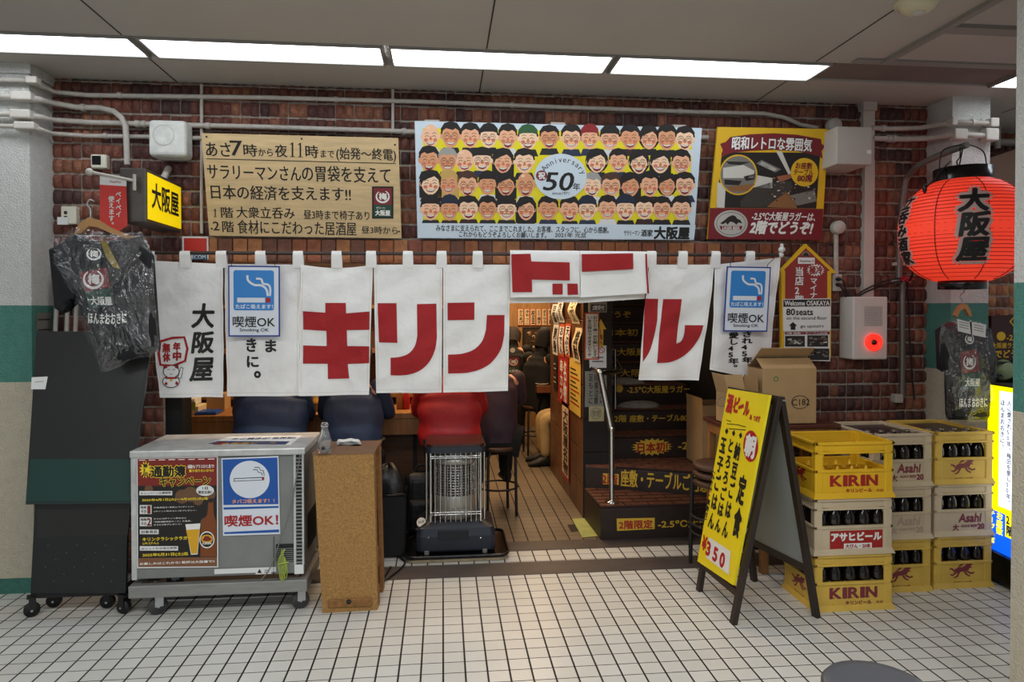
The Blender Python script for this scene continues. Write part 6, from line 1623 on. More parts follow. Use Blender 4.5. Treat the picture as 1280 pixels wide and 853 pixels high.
# ================================================================ STACKED STOOLS BEHIND IT
M_seat = mat('stool wood', '#4d3323', .5, var=.3, scale=10); 
def stool(name, label, loc, rz, z0, seat_z, r, group, m=M_seat, legs=True, lr=.012):
    t = thing(name, label, 'stool', (loc[0], loc[1], z0), rz, group)
    Mx = Matrix.Translation((loc[0], loc[1], z0)) @ Matrix.Rotation(rz, 4, 'Z')
    mb = MB(Mx); mb.lathe([(0, 0), (r * .9, 0), (r, .01), (r, .026), (r * .94, .036), (0, .038)], m, 28, c=(0, 0, seat_z - .038)); mb.build('seat', t)
    for k in range(4):
        a = math.pi / 4 + k * math.pi / 2
        mb = MB(Mx); mb.tube([(math.cos(a) * r * .75, math.sin(a) * r * .75, seat_z - .03), (math.cos(a) * r * 1.02, math.sin(a) * r * 1.02, seat_z - .09), (math.cos(a) * r * 1.08, math.sin(a) * r * 1.08, 0)], lr, M_black, 8); mb.build('leg', t)
    mb = MB(Mx); mb.tube([(math.cos(a) * r * 1.05, math.sin(a) * r * 1.05, seat_z * .4) for a in [k * math.pi / 12 for k in range(24)]], .008, M_black, 6, closed=True); mb.build('foot_ring', t)
    return t
sp = (1.74, 4.17)
for i, lab in enumerate(('round wooden stool behind the yellow menu board, bottom of its stack', 'round wooden stool behind the yellow menu board, middle of its stack', 'round wooden stool behind the yellow menu board, topmost of its stack')):
    stool('wooden_stool', lab, sp, .35 + .03 * i, .001 + .052 * i, .56, .155, 'stools stacked behind the menu board')

# ================================================================ TABLE WITH CARDBOARD BOXES
M_card = mat('cardboard', '#b08f63', .8, var=.06, scale=9); M_cardd = mat('cardboard inside', '#8a6d48', .85); M_ttop = mat('red brown lacquer', '#5d3328', .35, var=.2, scale=5)
t = thing('side_table', 'dark red brown table behind the crates carrying cardboard boxes', 'table', (2.1, 4.12, 0))
mb = MB(); mb.box((1.72, 3.99, .905), (2.455, 4.38, .93), M_ttop, bev=.004); mb.build('table_top', t)
mb = MB(); mb.box((1.74, 4.01, .84), (2.44, 4.36, .905), M_wood2); mb.build('apron', t)
for x, y in ((1.96, 4.015), (2.39, 4.015), (1.745, 4.325), (2.39, 4.325)):
    if True: mb = MB(); mb.box((x, y, 0), (x + .045, y + .045, .84), M_wood2, bev=.003); mb.build('leg', t)
def carton(name, label, x0, x1, y0, y1, z0, z1, flaps, rz=0):
    cx, cy = (x0 + x1) / 2, (y0 + y1) / 2
    t = thing(name, label, 'cardboard box', (cx, cy, z0), 0); th = .006
    Mx = Matrix.Translation((cx, cy, 0)) @ Matrix.Rotation(rz, 4, 'Z') @ Matrix.Translation((-cx, -cy, 0))
    mb = MB(Mx)
    mb.box((x0, y0, z0), (x1, y0 + th, z1), M_card); mb.box((x0, y1 - th, z0), (x1, y1, z1), M_card); mb.box((x0, y0 + th, z0), (x0 + th, y1 - th, z1), M_card); mb.box((x1 - th, y0 + th, z0), (x1, y1 - th, z1), M_card); mb.box((x0, y0, z0), (x1, y1, z0 + th), M_card)
    mb.build('box_body', t)
    for side, ang, ln in flaps:
        mb = MB(Mx); a = math.radians(ang); c, s_ = math.cos(a) * ln, math.sin(a) * ln
        if side == 'f': p = [(x0, y0, z1), (x1, y0, z1), (x1, y0 - c, z1 + s_), (x0, y0 - c, z1 + s_)]
        if side == 'b': p = [(x1, y1, z1), (x0, y1, z1), (x0, y1 + c, z1 + s_), (x1, y1 + c, z1 + s_)]
        if side == 'l': p = [(x0, y1, z1), (x0, y0, z1), (x0 - c, y0, z1 + s_), (x0 - c, y1, z1 + s_)]
        if side == 'r': p = [(x1, y0, z1), (x1, y1, z1), (x1 + c, y1, z1 + s_), (x1 + c, y0, z1 + s_)]
        mb.hexa([Vector(v) for v in p] + [Vector(v) + Vector((0, 0, .005)) for v in p], M_card); mb.build('flap', t)
    return t, Mx
a = atY(962, 462, 4.0); b = atY(1020, 531, 4.0)
t, Mx = carton('cardboard_box', 'tall cardboard box with peaked flaps standing on the table behind the crates', 1.95, b.x, 4.0, 4.2, .931, a.z, [('f', 180 - 35, .10), ('b', 180 - 35, .22)])
fr = FY(3.998); q = fr.uv; mb = MB(fr); c = q(1000, 503); mb.line([(c[0] + .055 * math.cos(a_), c[1] + .04 * math.sin(a_)) for a_ in [i * math.pi / 12 for i in range(24)]], .0035, M_ink, .001, closed=True); mb.text('C182', q(990, 507), q(1012, 499), M_ink, .0, w=.001); mb.build('handwriting', t); mb = MB(fr)
c = q(970, 474); mb.line(ell(c[0], c[1], .014, .014, 16), .005, mat('mark green', '#3f7a36', .6), .001, closed=True); mb.build('recycling_mark', t)
t, Mx = carton('cardboard_box', 'open cardboard box with raised flaps on the table beside the tall box', 1.735, 1.925, 4.0, 4.19, .931, 1.12, [('l', 75, .12), ('r', 95, .1), ('b', 70, .1)])
fr = FY(3.998); q = fr.uv; mb = MB(fr); c = q(902, 503); mb.line(ell(c[0], c[1], .028, .028, 16), .005, M_pg, .001, closed=True); mb.build('markings', t)
a = atY(858, 590, 5.36)
t, Mx = carton('cardboard_box', 'plain cardboard box standing on the stair steps beside the table', a.x, a.x + .3, 5.02, 5.36, .426, atY(870, 508, 5.0).z, [('l', 85, .05)])

# ================================================================ BEER CRATES AND BOTTLES
M_ky = mat('crate yellow', '#e6b422', .42, var=.06, scale=7); M_ky2 = mat('crate yellow worn', '#d6b04c', .5, var=.12, scale=9); M_cr_ = mat('crate cream', '#c9b697', .5, var=.08, scale=9)
M_kr = mat('crate red', '#a2201c', .5); M_kr2 = mat('crate print maroon', '#7c2f36', .5)
M_bot = mat('bottle glass', '#160d08', .08, spec=.7); M_botb = mat('amber glass', '#5a2a0a', .1, spec=.7)
CH = .306
def crate(label, W, D, loc, m, prints, rz=0.0, cat='crate', cut=.0, group='stacked beer crates'):
    """plastic bottle crate: windowed walls, posts, rims, flared foot; local origin at the base centre, front to -y"""
    t = thing('beer_crate', label, cat, loc, rz, group)
    Mx = Matrix.Translation(Vector(loc)) @ Matrix.Rotation(rz, 4, 'Z')
    h = CH; w, d = W / 2, D / 2; th = .014
    mb = MB(Mx)
    zl, zw = h * .47, h * .83
    for sy in (-1, 1):      # long walls with a window
        y0, y1 = sorted((sy * (d - .004), sy * (d - th)))
        mb.box((-w + .02, y0, .02), (w - .02, y1, zl), m); mb.box((-w + .02, y0, zw), (w - .02, y1, h - .012), m)
        # rounded window corners
        for sx in (-1, 1):
            xx = sx * (w - .045); f3 = Fr(Mx @ Vector((0, sy * (d - .004), 0)), Mx.to_3x3() @ Vector((1, 0, 0)), (0, 0, 1)); sv = mb.M; mb.M = f3.M; mb.prism([(xx, zw + .002), (xx - sx * .034, zw + .002), (xx - sx * .02, zw - .004), (xx - sx * .008, zw - .014), (xx, zw - .034)], -.012 if sy < 0 else 0, 0 if sy < 0 else .012, m); mb.M = sv
    for sx in (-1, 1):
        x0, x1 = sorted((sx * (w - .004), sx * (w - th)))
        mb.box((x0, -d + .02, .02), (x1, d - .02, zl), m); mb.box((x0, -d + .02, zw), (x1, d - .02, h - .012), m)
    for sx in (-1, 1):
        for sy in (-1, 1):  # corner posts
            pw = .046
            a = (min(sx * w, sx * (w - pw)), min(sy * d, sy * (d - th * 1.2)), .012); b = (max(sx * w, sx * (w - pw)), max(sy * d, sy * (d - th * 1.2)), h - .006); mb.box(a, b, m, bev=.006)
            a = (min(sx * (w - .002), sx * (w - th * 1.2)), min(sy * (d - .003), sy * (d - pw)), .013); b = (max(sx * (w - .002), sx * (w - th * 1.2)), max(sy * (d - .003), sy * (d - pw)), h - .0065); mb.box(a, b, m, bev=.006)
    e = .006
    for z0, z1, g in ((h - .016, h, e), (h * .79, h * .83, e * .6), (zl - .004, zl + .012, .003)):   # ribs
        for sy in (-1, 1): y0, y1 = sorted((sy * (d + g), sy * (d - th))); mb.box((-w - g, y0, z0), (w + g, y1, z1), m, bev=.003)
        for sx in (-1, 1): x0, x1 = sorted((sx * (w + g), sx * (w - th))); mb.box((x0, -d - g, z0), (x1, d + g, z1), m, bev=.003)
    # flared foot
    for sy in (-1, 1):
        mb.hexa([(-w - .012, sy * (d + .012), 0), (w + .012, sy * (d + .012), 0), (w - .01, sy * (d - th), 0), (-w + .01, sy * (d - th), 0)][::sy * -1] + [(-w, sy * d, .03), (w, sy * d, .03), (w - .01, sy * (d - th), .03), (-w + .01, sy * (d - th), .03)][::sy * -1], m)
    for sx in (-1, 1):
        mb.hexa([(sx * (w + .012), -d - .012, 0), (sx * (w + .012), d + .012, 0), (sx * (w - th), d - .01, 0), (sx * (w - th), -d + .01, 0)][::sx] + [(sx * w, -d, .03), (sx * w, d, .03), (sx * (w - th), d - .01, .03), (sx * (w - th), -d + .01, .03)][::sx], m)
    mb.box((-w + .01, -d + .01, .006), (w - .01, d - .01, .014), m)
    mb.build('shell', t)
    nx, ny = (5, 4) if W > D else (4, 5)
    mb = MB(Mx)
    for i in range(1, nx): x = -w + th + i * (W - 2 * th) / nx; mb.box((x - .0025, -d + th, .014), (x + .0025, d - th, h * .42), m)
    for j in range(1, ny): y = -d + th + j * (D - 2 * th) / ny; mb.box((-w + th, y - .0025, .014), (w - th, y + .0025, h * .42), m)
    for i in range(1, nx):
        for j in range(1, ny):
            x = -w + th + i * (W - 2 * th) / nx; y = -d + th + j * (D - 2 * th) / ny
            mb.lathe([(.014, h * .42), (.004, h * .50), (0, h * .51)], m, 6, c=(x, y, 0))
    mb.build('divider_grid', t)
    fr = Fr(Mx @ Vector((-w, -d + .0035, 0)), Mx.to_3x3() @ Vector((1, 0, 0)), (0, 0, 1)); mb = MB(fr); prints(mb, W, h); mb.build('front_print', t)
    if rz == 0:
        fr = Fr(Mx @ Vector((-w + .0035, d, 0)), Mx.to_3x3() @ Vector((0, -1, 0)), (0, 0, 1)); mb = MB(fr); p_beast(mb, D, h, M_kr if m is M_ky else M_kr2, '大びん20本'); mb.build('side_print', t)
    return t, Mx, (w, d, th, nx, ny)
def p_beast(mb, W, h, m, s_):
    """galloping kirin in profile: body, mane, legs, tail"""
    B = lambda x, y: (W * .5 + x * .0012, h * .31 + y * .0012)
    body = ((-52, -4), (-40, 12), (-22, 22), (-2, 20), (14, 30), (24, 44), (40, 42), (52, 30), (40, 26), (50, 14), (36, 16), (30, 4), (14, -2), (-8, -2), (-26, -8), (-40, -2))
    mb.flat([B(*p) for p in body], m, .0006)
    for p in (((26, 2), (44, -8), (58, -4), (62, -12), (42, -16), (18, -4)), ((14, -2), (26, -16), (40, -22), (36, -28), (18, -20), (4, -4)), ((-26, -6), (-34, -22), (-48, -28), (-46, -34), (-28, -28), (-14, -6)), ((-36, 0), (-56, -14), (-66, -10), (-68, -16), (-54, -22), (-30, -8)), ((-50, 2), (-64, 12), (-72, 8), (-66, 20), (-54, 16), (-44, 10)), ((-30, 22), (-10, 38), (14, 44), (4, 34), (-8, 26)), ((14, 36), (6, 52), (22, 48), (28, 46))):
        mb.flat([B(*q_) for q_ in p], m, .0007)
    mb.text(s_, (W * .34, h * .07), (W * .66, h * .125), m, .03, w=.001)
def p_kirin(m):
    def f(mb, W, h):
        def serif(ch, x0, x1):
            mb.text(ch, (x0, h * .215), (x1, h * .4), m, .03, hb=.055, w=.001)
            for xx in ((x0 + .004, x0 + .02) if ch != 'N' else (x0 + .002, x0 + .014)), : mb.flat(rect((xx[0] - .006, h * .215), (xx[1] + .006, h * .23)), m, .0011)
            mb.flat(rect((x0 - .004, h * .385), (x0 + .022, h * .4)), m, .0011)
        x = W * .2; 
        for ch, wd in (('K', .062), ('I', .018), ('R', .058), ('I', .018), ('N', .06)):
            serif(ch, x, x + wd); x += wd + .013
        mb.text('キリンビール', (W * .4, h * .095), (W * .73, h * .165), m, .05, w=.001); mb.text('大20', (W * .79, h * .1), (W * .88, h * .15), m, .03, w=.001); mb.text('kb', (W * .23, h * .105), (W * .25, h * .115), m, .02, w=.001)
    return f
def p_asahi_kata(mb, W, h):
    mb.flat(rect((W * .2, h * .06), (W * .88, h * .42)), M_kr, .0006); mb.text('アサヒビール', (W * .22, h * .24), (W * .86, h * .38), M_cream, .06, w=.001); mb.flat(rect((W * .38, h * .09), (W * .74, h * .19)), M_cream, .0009); mb.text('大びん・20本', (W * .4, h * .105), (W * .72, h * .175), M_kr, .05, w=.0014)
def p_asahi(faded=False):
    m = mat('faded print', '#b09a86', .6) if faded else M_kr2
    def f(mb, W, h):
        mb.text('Asahi', (W * .42, h * .26), (W * .8, h * .42), m, .05, hb=.03, w=.001, shear=.12); mb.text('ASAHI BEER', (W * .46, h * .16), (W * .74, h * .21), m, .03, w=.001); mb.text('20', (W * .75, h * .12), (W * .86, h * .22), m, .05, w=.001); mb.text('大', (W * .32, h * .1), (W * .42, h * .22), m, .05, w=.001)
    return f
def p_kb(mb, W, h): p_beast(mb, W, h, M_kr2, '大びん20本')
# a bottle: body, crown cap, label
BOT = thing('beer_bottle', 'x', 'bottle', (0, 0, 0), 0, 'bottles in the beer crates')
mb = MB(); mb.lathe([(0, 0), (.034, 0), (.0365, .006), (.0365, .165), (.033, .19), (.022, .215), (.0155, .24), (.013, .272), (.0145, .275), (.0145, .285), (.0125, .288), (0, .288)], M_bot, 18); mb.build('glass', BOT)
mb = MB(); mb.lathe([(.0148, .276), (.0158, .278), (.0145, .29), (0, .291)], mat('crown cap', '#77705f', .35, metal=.6), 14); mb.build('crown_cap', BOT)
mb = MB(); mb.surf(lambda s, t_: (.0368 * math.sin(-1.1 + 2.2 * s), -.0368 * math.cos(-1.1 + 2.2 * s), .06 + .075 * t_), 10, 3, mat('bottle label', '#8a8068', .5)); mb.build('label', BOT)
_bn = [0]
def fill(info, where, label, rows=None):
    """bottles that show through a crate's windows"""
    t, Mx, (w, d, th, nx, ny) = info
    r = random.Random(where)
    for i in range(nx):
        for j in range(ny):
            if not (j in (0, 1) or (i == 0 and rows)):
                continue
            x = -w + th + (i + .5) * (2 * w - 2 * th) / nx; y = -d + th + (j + .5) * (2 * d - 2 * th) / ny
            p = Mx @ Vector((x, y, .0145))
            if _bn[0] == 0:
                o = BOT; o.matrix_basis = Matrix.Translation(p)
            else:
                o = clone(BOT, p, r.uniform(-.6, .6))
            _bn[0] += 1
            o['label'] = label
W1, D1 = .448, .335
c1 = (2.228, 3.49 + D1 / 2)
i1 = crate('yellow crate standing on the tiles, bottom of the stack next to the menu board', W1, D1, (c1[0], c1[1], 0), M_ky2, p_kirin(M_kr2)); fill(i1, 1, 'dark beer bottle in the bottom yellow crate next to the menu board', True)
i2 = crate('cream crate with a red katakana plate, middle of the stack next to the menu board', W1, D1, (c1[0] - .004, c1[1], CH + .001), M_cr_, p_asahi_kata); fill(i2, 2, 'dark beer bottle in the cream crate with the red katakana plate', True)
i3 = crate('empty bright yellow crate on top of the stack next to the menu board', W1, D1, (c1[0] - .002, c1[1], 2 * CH + .002), M_ky, p_kirin(M_kr))
W2, D2 = .365, .44
for col, (cx, y0) in enumerate(((2.648, 3.69), (3.05, 3.71))):
    names = (('yellow crate with a galloping beast print, bottom of the middle stack', 'cream crate with worn off lettering, middle of the middle stack', 'cream crate with red lettering on top of the middle stack'), ('yellow crate with a galloping beast print, bottom of the stack by the lit sign', 'cream crate with red lettering, middle of the stack by the lit sign', 'yellow crate with a galloping beast print on top of the stack by the lit sign'))[col]
    bl = (('dark beer bottle in the bottom yellow crate of the middle stack', 'dark beer bottle in the worn cream crate of the middle stack', 'dark beer bottle in the top cream crate of the middle stack'), ('dark beer bottle in the bottom yellow crate by the lit sign', 'dark beer bottle in the cream crate by the lit sign', 'dark beer bottle in the top yellow crate by the lit sign'))[col]
    ms = ((M_ky2, M_cr_, M_cr_), (M_ky2, M_cr_, M_ky2))[col]; ps = ((p_kb, p_asahi(True), p_asahi()), (p_kb, p_asahi(), p_kb))[col]
    for lv in range(3):
        inf = crate(names[lv], W2, D2, (cx, y0 + D2 / 2, lv * (CH + .001)), ms[lv], ps[lv], rz=0.0001); fill(inf, 10 + col * 3 + lv, bl[lv], False)
    mb = MB(); z = 3 * (CH + .001) - .02; mb.box((cx - W2 / 2 + .016, y0 + .016, z - .012), (cx + W2 / 2 - .016, y0 + D2 - .016, z), mat('dark purple board', '#3a2a2e', .35), bev=.002)
    solo(mb, 'crate_lid', ('dark board lying in the top of the cream crate stack', 'dark board lying in the top of the yellow crate stack by the lit sign')[col], 'board')

# grey stool at the very front
c = atZ(1076, 845, .46)
t = thing('plastic_stool', 'grey round stool seen from above at the lower edge of the picture', 'stool', (c.x, c.y, 0)); M_gs = mat('grey vinyl', '#4d5156', .4, var=.08, scale=6)
mb = MB(); mb.lathe([(0, -.05), (.15, -.05), (.165, -.035), (.165, -.012), (.155, 0), (.12, .003), (0, .001)], M_gs, 36, c=(c.x + .02, c.y - .06, .46)); mb.build('seat', t)
for k in range(4):
    a = math.pi / 4 + k * math.pi / 2; mb = MB(); mb.tube([(c.x + .02 + .11 * math.cos(a), c.y - .06 + .11 * math.sin(a), .42), (c.x + .02 + .17 * math.cos(a), c.y - .06 + .17 * math.sin(a), 0)], .013, M_black, 8); mb.build('leg', t)
# ================================================================ INSIDE THE BAR
t = thing('bar_counter', 'long wooden standing counter inside the bar behind the curtain', 'counter', (-1.0, 5.35, 0))
mb = MB(); mb.box((-2.44, 5.15, .82), (.1, 5.62, .865), M_wood2, bev=.006); mb.build('counter_top', t)
mb = MB(); mb.box((-2.44, 5.165, .70), (.1, 5.2, .82), M_wood2); mb.build('apron', t)
mb = MB(); mb.box((-2.44, 5.32, 0), (.08, 5.36, .72), M_wood)
for k in range(8): mb.box((-2.4 + k * .31, 5.305, .05), (-2.37 + k * .31, 5.32, .7), M_dark)
mb.build('front_panel', t)
mb = MB(); mb.tube([(-2.4, 5.22, .22), (.08, 5.22, .22)], .018, M_steel, 8); mb.build('foot_rail', t)
# rear shelf unit behind the counter, glimpsed through the slits
t = thing('back_shelf', 'wooden back shelf unit behind the bar counter', 'shelf', (-1.1, 6.5, 0))
mb = MB(); mb.box((-2.44, 6.45, 0), (.3, 6.5, 2.3), M_wood)
for z in (.85, 1.25, 1.65): mb.box((-2.44, 6.2, z), (.3, 6.45, z + .03), M_wood2)
mb.build('shelf_body', t)
def paper_on(fr, name, label, P, ink, lines=0, m=M_paper, border=None, text=None, group=None, cat='menu slip', bold=.03, curl=0.0):
    """a sheet whose photo corners are P = (left, top, right, bottom) px on the plane"""
    q = fr.uv; a = q(P[0], P[3]); b = q(P[2], P[1])
    if b[0] < a[0]: a, b = (b[0], a[1]), (a[0], b[1])
    mb = MB(fr); w_ = b[0] - a[0]; h_ = b[1] - a[1]
    cu = lambda p: (p[0], p[1], p[2] + curl * math.sin(math.pi * (p[1] - a[1]) / h_) ** 2 + .3 * curl * math.sin(12 * p[1]))
    mb.warp = cu
    mb.surf(lambda s, t_: (a[0] + w_ * s, a[1] + h_ * t_, .002), 2, 10, border or m); mb.surf(lambda s, t_: (a[0] + w_ * s, a[1] + h_ * t_, .0), 2, 10, border or m, flip=True)
    if border:
        e = min(w_, h_) * .09; mb.surf(lambda s, t_: (a[0] + e + (w_ - 2 * e) * s, a[1] + e + (h_ - 2 * e) * t_, .003), 2, 10, m)
    if text:
        cols = text if isinstance(text, (list, tuple)) else [text]; n = len(cols)
        for i, c in enumerate(cols):
            x1 = b[0] - w_ * (.12 + .76 * i / n); x0 = b[0] - w_ * (.12 + .76 * (i + .86) / n)
            mb.text(c, (x0, a[1] + h_ * .07), (x1, b[1] - h_ * .07), ink, bold, w=.004, vert=True, cut=.06 if curl else None)
    for i in range(lines):
        y = b[1] - h_ * (.2 + .7 * i / max(1, lines)); mb.line([(a[0] + w_ * .1, y), (a[0] + w_ * (.6 + .3 * ((i * 7) % 3) / 2), y)], h_ * .025, (ink, M_red)[i % 3 == 2], .004)
    return solo(mb, name, label, cat, group)
M_or = mat('orange border', '#c4502a', .6); M_cpaper = mat('cream paper', '#d8c7a2', .7)
fb = FY(9.38)
items = ('からあげ', '冷やっこ', '枝豆', 'どて焼き', 'ポテサラ', '焼き鳥', )
xs = ((647, 654.5), (655, 662), (662.5, 669.5), (670, 676.5), (677, 683.5), (684.5, 691))
for (x0, x1), s_ in zip(xs, items):
    i = items.index(s_)
    paper_on(fb, 'menu_slip', 'orange bordered menu slip on the far wall, ' + ('first', 'second', 'third', 'fourth', 'fifth', 'sixth')[i] + ' from the curtain side', (x0, 386, x1, 407), M_ink, m=M_cpaper, border=M_or, text=s_, group='menu slips on the far wall')
q = fb.uv; t = thing('framed_picture', 'dark framed picture of food on the far bar wall', 'picture', fb.at(*q(670, 441)))
mb = MB(fb); a, b = q(653, 441), q(688, 409); mb.box((a[0], a[1], 0), (b[0], b[1], .03), M_black, bev=.004); mb.build('frame', t)
mb = MB(fb); mb.flat(rect((a[0] + .03, a[1] + .03), (b[0] - .03, b[1] - .03)), mat('picture brown', '#3a2a1c', .5), .031); r = random.Random(8)
for k in range(26): mb.flat(ell(r.uniform(a[0] + .06, b[0] - .06), r.uniform(a[1] + .08, b[1] - .06), r.uniform(.01, .035), r.uniform(.01, .02), 8), r.choice((M_pt, M_cpaper, M_or, M_dark)), .032)
mb.build('print', t)
# sheets on the partition (aisle side)
fpz = Fr((1.088, 0, 0), (0, -1, 0), (0, 0, 1))
C8 = lambda x0, y0, x1, y1: (620 + x0 * .2697, 370 + y0 * .2697, 620 + x1 * .2697, 370 + y1 * .2697)
PL = [((266, 38, 290, 128), ['日本酒'], 'long curling menu slip hung high on the partition, deepest in the bar', .02), ((292, 25, 318, 122), ['生ビール'], 'long curling menu slip hung high on the partition between two others', .02), ((352, 12, 388, 128), ['ハイボール'], 'long curling menu slip hung high at the partition edge', .03),
      ((266, 134, 290, 268), ['刺身'], 'menu slip in the lower row on the partition, deepest in the bar', .015), ((294, 132, 318, 276), ['おでん'], 'menu slip in the lower row on the partition, second from the deepest', .015), ((322, 130, 346, 280), ['天ぷら'], 'menu slip in the lower row on the partition, third from the deepest', .015), ((366, 150, 396, 300), ['焼酎'], 'curling menu slip in the lower row at the partition edge', .03)]
for P, tx_, lab, cu in PL:
    paper_on(fpz, 'menu_slip', lab, C8(*P), M_ink, text=tx_, border=M_or if P[0] in (294, 322) else None, m=M_cpaper if P[0] in (352, 366) else M_paper, group='menu slips on the partition', curl=cu)
paper_on(fpz, 'menu_poster', 'narrow dark poster on the partition under the slips, deepest in the bar', C8(268, 290, 284, 430), M_cream, lines=5, m=M_pd, cat='poster')
paper_on(fpz, 'menu_poster', 'red and dark poster on the partition beside the yellow one', C8(290, 290, 336, 488), M_cream, text=['名物', '串カツ'], m=M_mr, cat='poster')
paper_on(fpz, 'menu_poster', 'yellow striped price poster low on the partition edge', C8(341, 302, 394, 525), M_ink, lines=9, m=mat('price yellow', '#d9b64a', .6), cat='poster')
paper_on(fpz, 'menu_poster', 'tall narrow poster near the floor of the partition', C8(305, 510, 340, 825), M_ink, text=['大阪屋名物'], m=M_cpaper, border=M_mr, cat='poster')
# front end of the partition by the stairs
fpf = FY(5.245)
paper_on(fpf, 'notice_sheet', 'orange bordered handwritten notice on the partition end by the stairs', (730.6, 391, 749, 450), M_ink, m=M_paper, border=M_or, text=['おひとり様一品お願いします', 'いま立呑みできますどうぞ'], bold=.02, cat='notice')
mb = MB(fpf); q = fpf.uv; a = q(735, 391); b = q(757, 372); mb.box((a[0], a[1], 0), (b[0], b[1], .05), M_pg, bev=.004); mb.flat(rect(q(737, 389), q(755, 381)), M_black, .052); mb.text('2階受付', q(738.5, 388), q(753.5, 382), M_paper, .02, w=.053); solo(mb, 'small_signbox', 'small grey sign box at the top of the partition end', 'sign')
mb = MB(fpf); mb.prism([q(748.5, 434), q(754, 434), q(754, 412), q(758, 412), q(751, 399), q(746, 408), q(748.5, 412)], 0, .002, M_yel); mb.text('2階へ', q(749.5, 432), q(753.2, 411), M_pm, .03, w=.003, vert=True); solo(mb, 'arrow_notice', 'small yellow arrow notice behind the handwritten sheet', 'notice')
mb = MB(fpf); mb.prism([q(737, 460), q(758, 460), q(758, 432), q(736, 432)], .0, .0015, M_swhite); c = q(752, 438); mb.line(ell(c[0], c[1], .022, .022, 20), .005, M_red, .003, closed=True); mb.line([(c[0] - .015, c[1] + .015), (c[0] + .015, c[1] - .015)], .004, M_red, .003)
for k in range(2): mb.line([q(740, 447 + k * 5), q(754, 447 + k * 5)], .008, M_ink, .003)
solo(mb, 'warning_sheet', 'white notice sheet with a red prohibition ring by the handrail', 'notice')
paper_on(fpf, 'notice_sheet', 'grey handwritten sheet on the partition end below the handrail', (731, 464, 758, 509), M_ink, m=mat('grey paper', '#8e908c', .7), text=['お願い', '段差注意', '足もとに'], bold=.01, cat='notice', curl=.01)
mb = MB(fpf); c = q(745, 517); mb.flat(rect(q(736, 527), q(755, 508)), mat('pale yellow paper', '#b9b28a', .7), .001); mb.line(ell(c[0], c[1], .042, .042, 20), .005, M_pg, .002, closed=True); mb.text('禁煙', q(740, 521), q(750, 513), M_pg, .02, w=.003); solo(mb, 'round_notice', 'pale yellow notice with a ring low on the partition end', 'notice')

# chrome handrail
t = thing('handrail', 'chrome handrail post with a bent top on the lowest stair', 'handrail', atZ(764.7, 628, .246))
b0 = atZ(764.7, 628, .246); Yh = b0.y
mb = MB(); mb.tube([b0, atY(764.4, 536, Yh)], .019, M_chr, 12); mb.tube([atY(764.4, 538, Yh), atY(750, 466, Yh)], .022, M_chr, 12); mb.build('post', t)
mb = MB(); mb.lathe([(.05, 0), (.05, .006), (.022, .012), (.02, .02)], M_chr, 24, c=tuple(b0)); mb.build('flange', t)
mb = MB(); mb.ball(atY(764.4, 536, Yh), .025, M_chr, 12, 8); mb.ball(atY(750, 466, Yh), .024, M_chr, 12, 8); mb.build('elbow', t)
mb = MB(); mb.tube([atY(750, 466, Yh), atY(741, 461, 5.18)], .02, M_chr, 12); mb.tube([atY(750, 467, Yh), atY(778, 464, 5.7)], .018, M_chr, 12); mb.tube([atY(778, 464, 5.7), Vector((1.4, 7.0, 1.75))], .018, M_chr, 12); mb.build('rail', t)
mb = MB(); mb.tube([atY(769, 534, 5.75), atY(769, 437, 5.75)], .013, M_chr, 10); mb.build('upright', t)

# grey cloths lying on the stairs, mat, floor paper
def lump(name, label, c, rx, ry, rz, m, cat, seed):
    r = random.Random(seed); mb = MB(); n, k = 20, 6; vs = []; fs = []
    ph = [r.uniform(0, 6) for _ in range(4)]
    for i in range(k + 1):
        tt = math.pi / 2 * i / k
        for j in range(n):
            a = 2 * math.pi * j / n; w_ = 1 + .08 * math.sin(3 * a + ph[0]) + .06 * math.sin(7 * a + ph[1])
            vs.append((c.x + rx * w_ * math.cos(tt) * math.cos(a), c.y + ry * w_ * math.cos(tt) * math.sin(a), c.z + rz * math.sin(tt) * (1 + .15 * math.sin(5 * a + ph[2]))))
    for i in range(k):
        for j in range(n): fs.append([i * n + j, i * n + (j + 1) % n, (i + 1) * n + (j + 1) % n, (i + 1) * n + j])
    mb.add(vs, fs, m, True); mb.add(vs[:n], [list(range(n))[::-1]], m); return solo(mb, name, label, cat)
M_rag = mat('grey cloth', '#8d8b86', .8, var=.2, scale=30, bump=.3)
lump('stair_cloth', 'pale grey cloth lying on the stair under the temperature lettering', Vector((1.64, 6.08, .962)), .2, .08, .05, M_rag, 'cloth', 1)
lump('stair_cloth', 'pale grey cloth lying on the stair under the seats lettering', Vector((1.72, 5.84, .782)), .19, .08, .05, M_rag, 'cloth', 2)
mb = MB(); p = [atZ(*c, .004) for c in ((715, 649), (733, 648), (747.7, 670.5), (728, 672.5))]; mb.flat([(v.x, v.y) for v in p], mat('lime mat', '#a9b268', .7, var=.2, scale=12), .0045); solo(mb, 'floor_mat', 'pale green paper lying on the floor at the stair corner', 'mat')
mb = MB(); p = [atZ(*c, .004) for c in ((709, 656), (720, 655), (728, 664), (714, 665))]; mb.flat([(v.x, v.y) for v in p], M_dark, .002); solo(mb, 'floor_patch', 'dark square patch on the bar floor beside the green paper', 'mat')

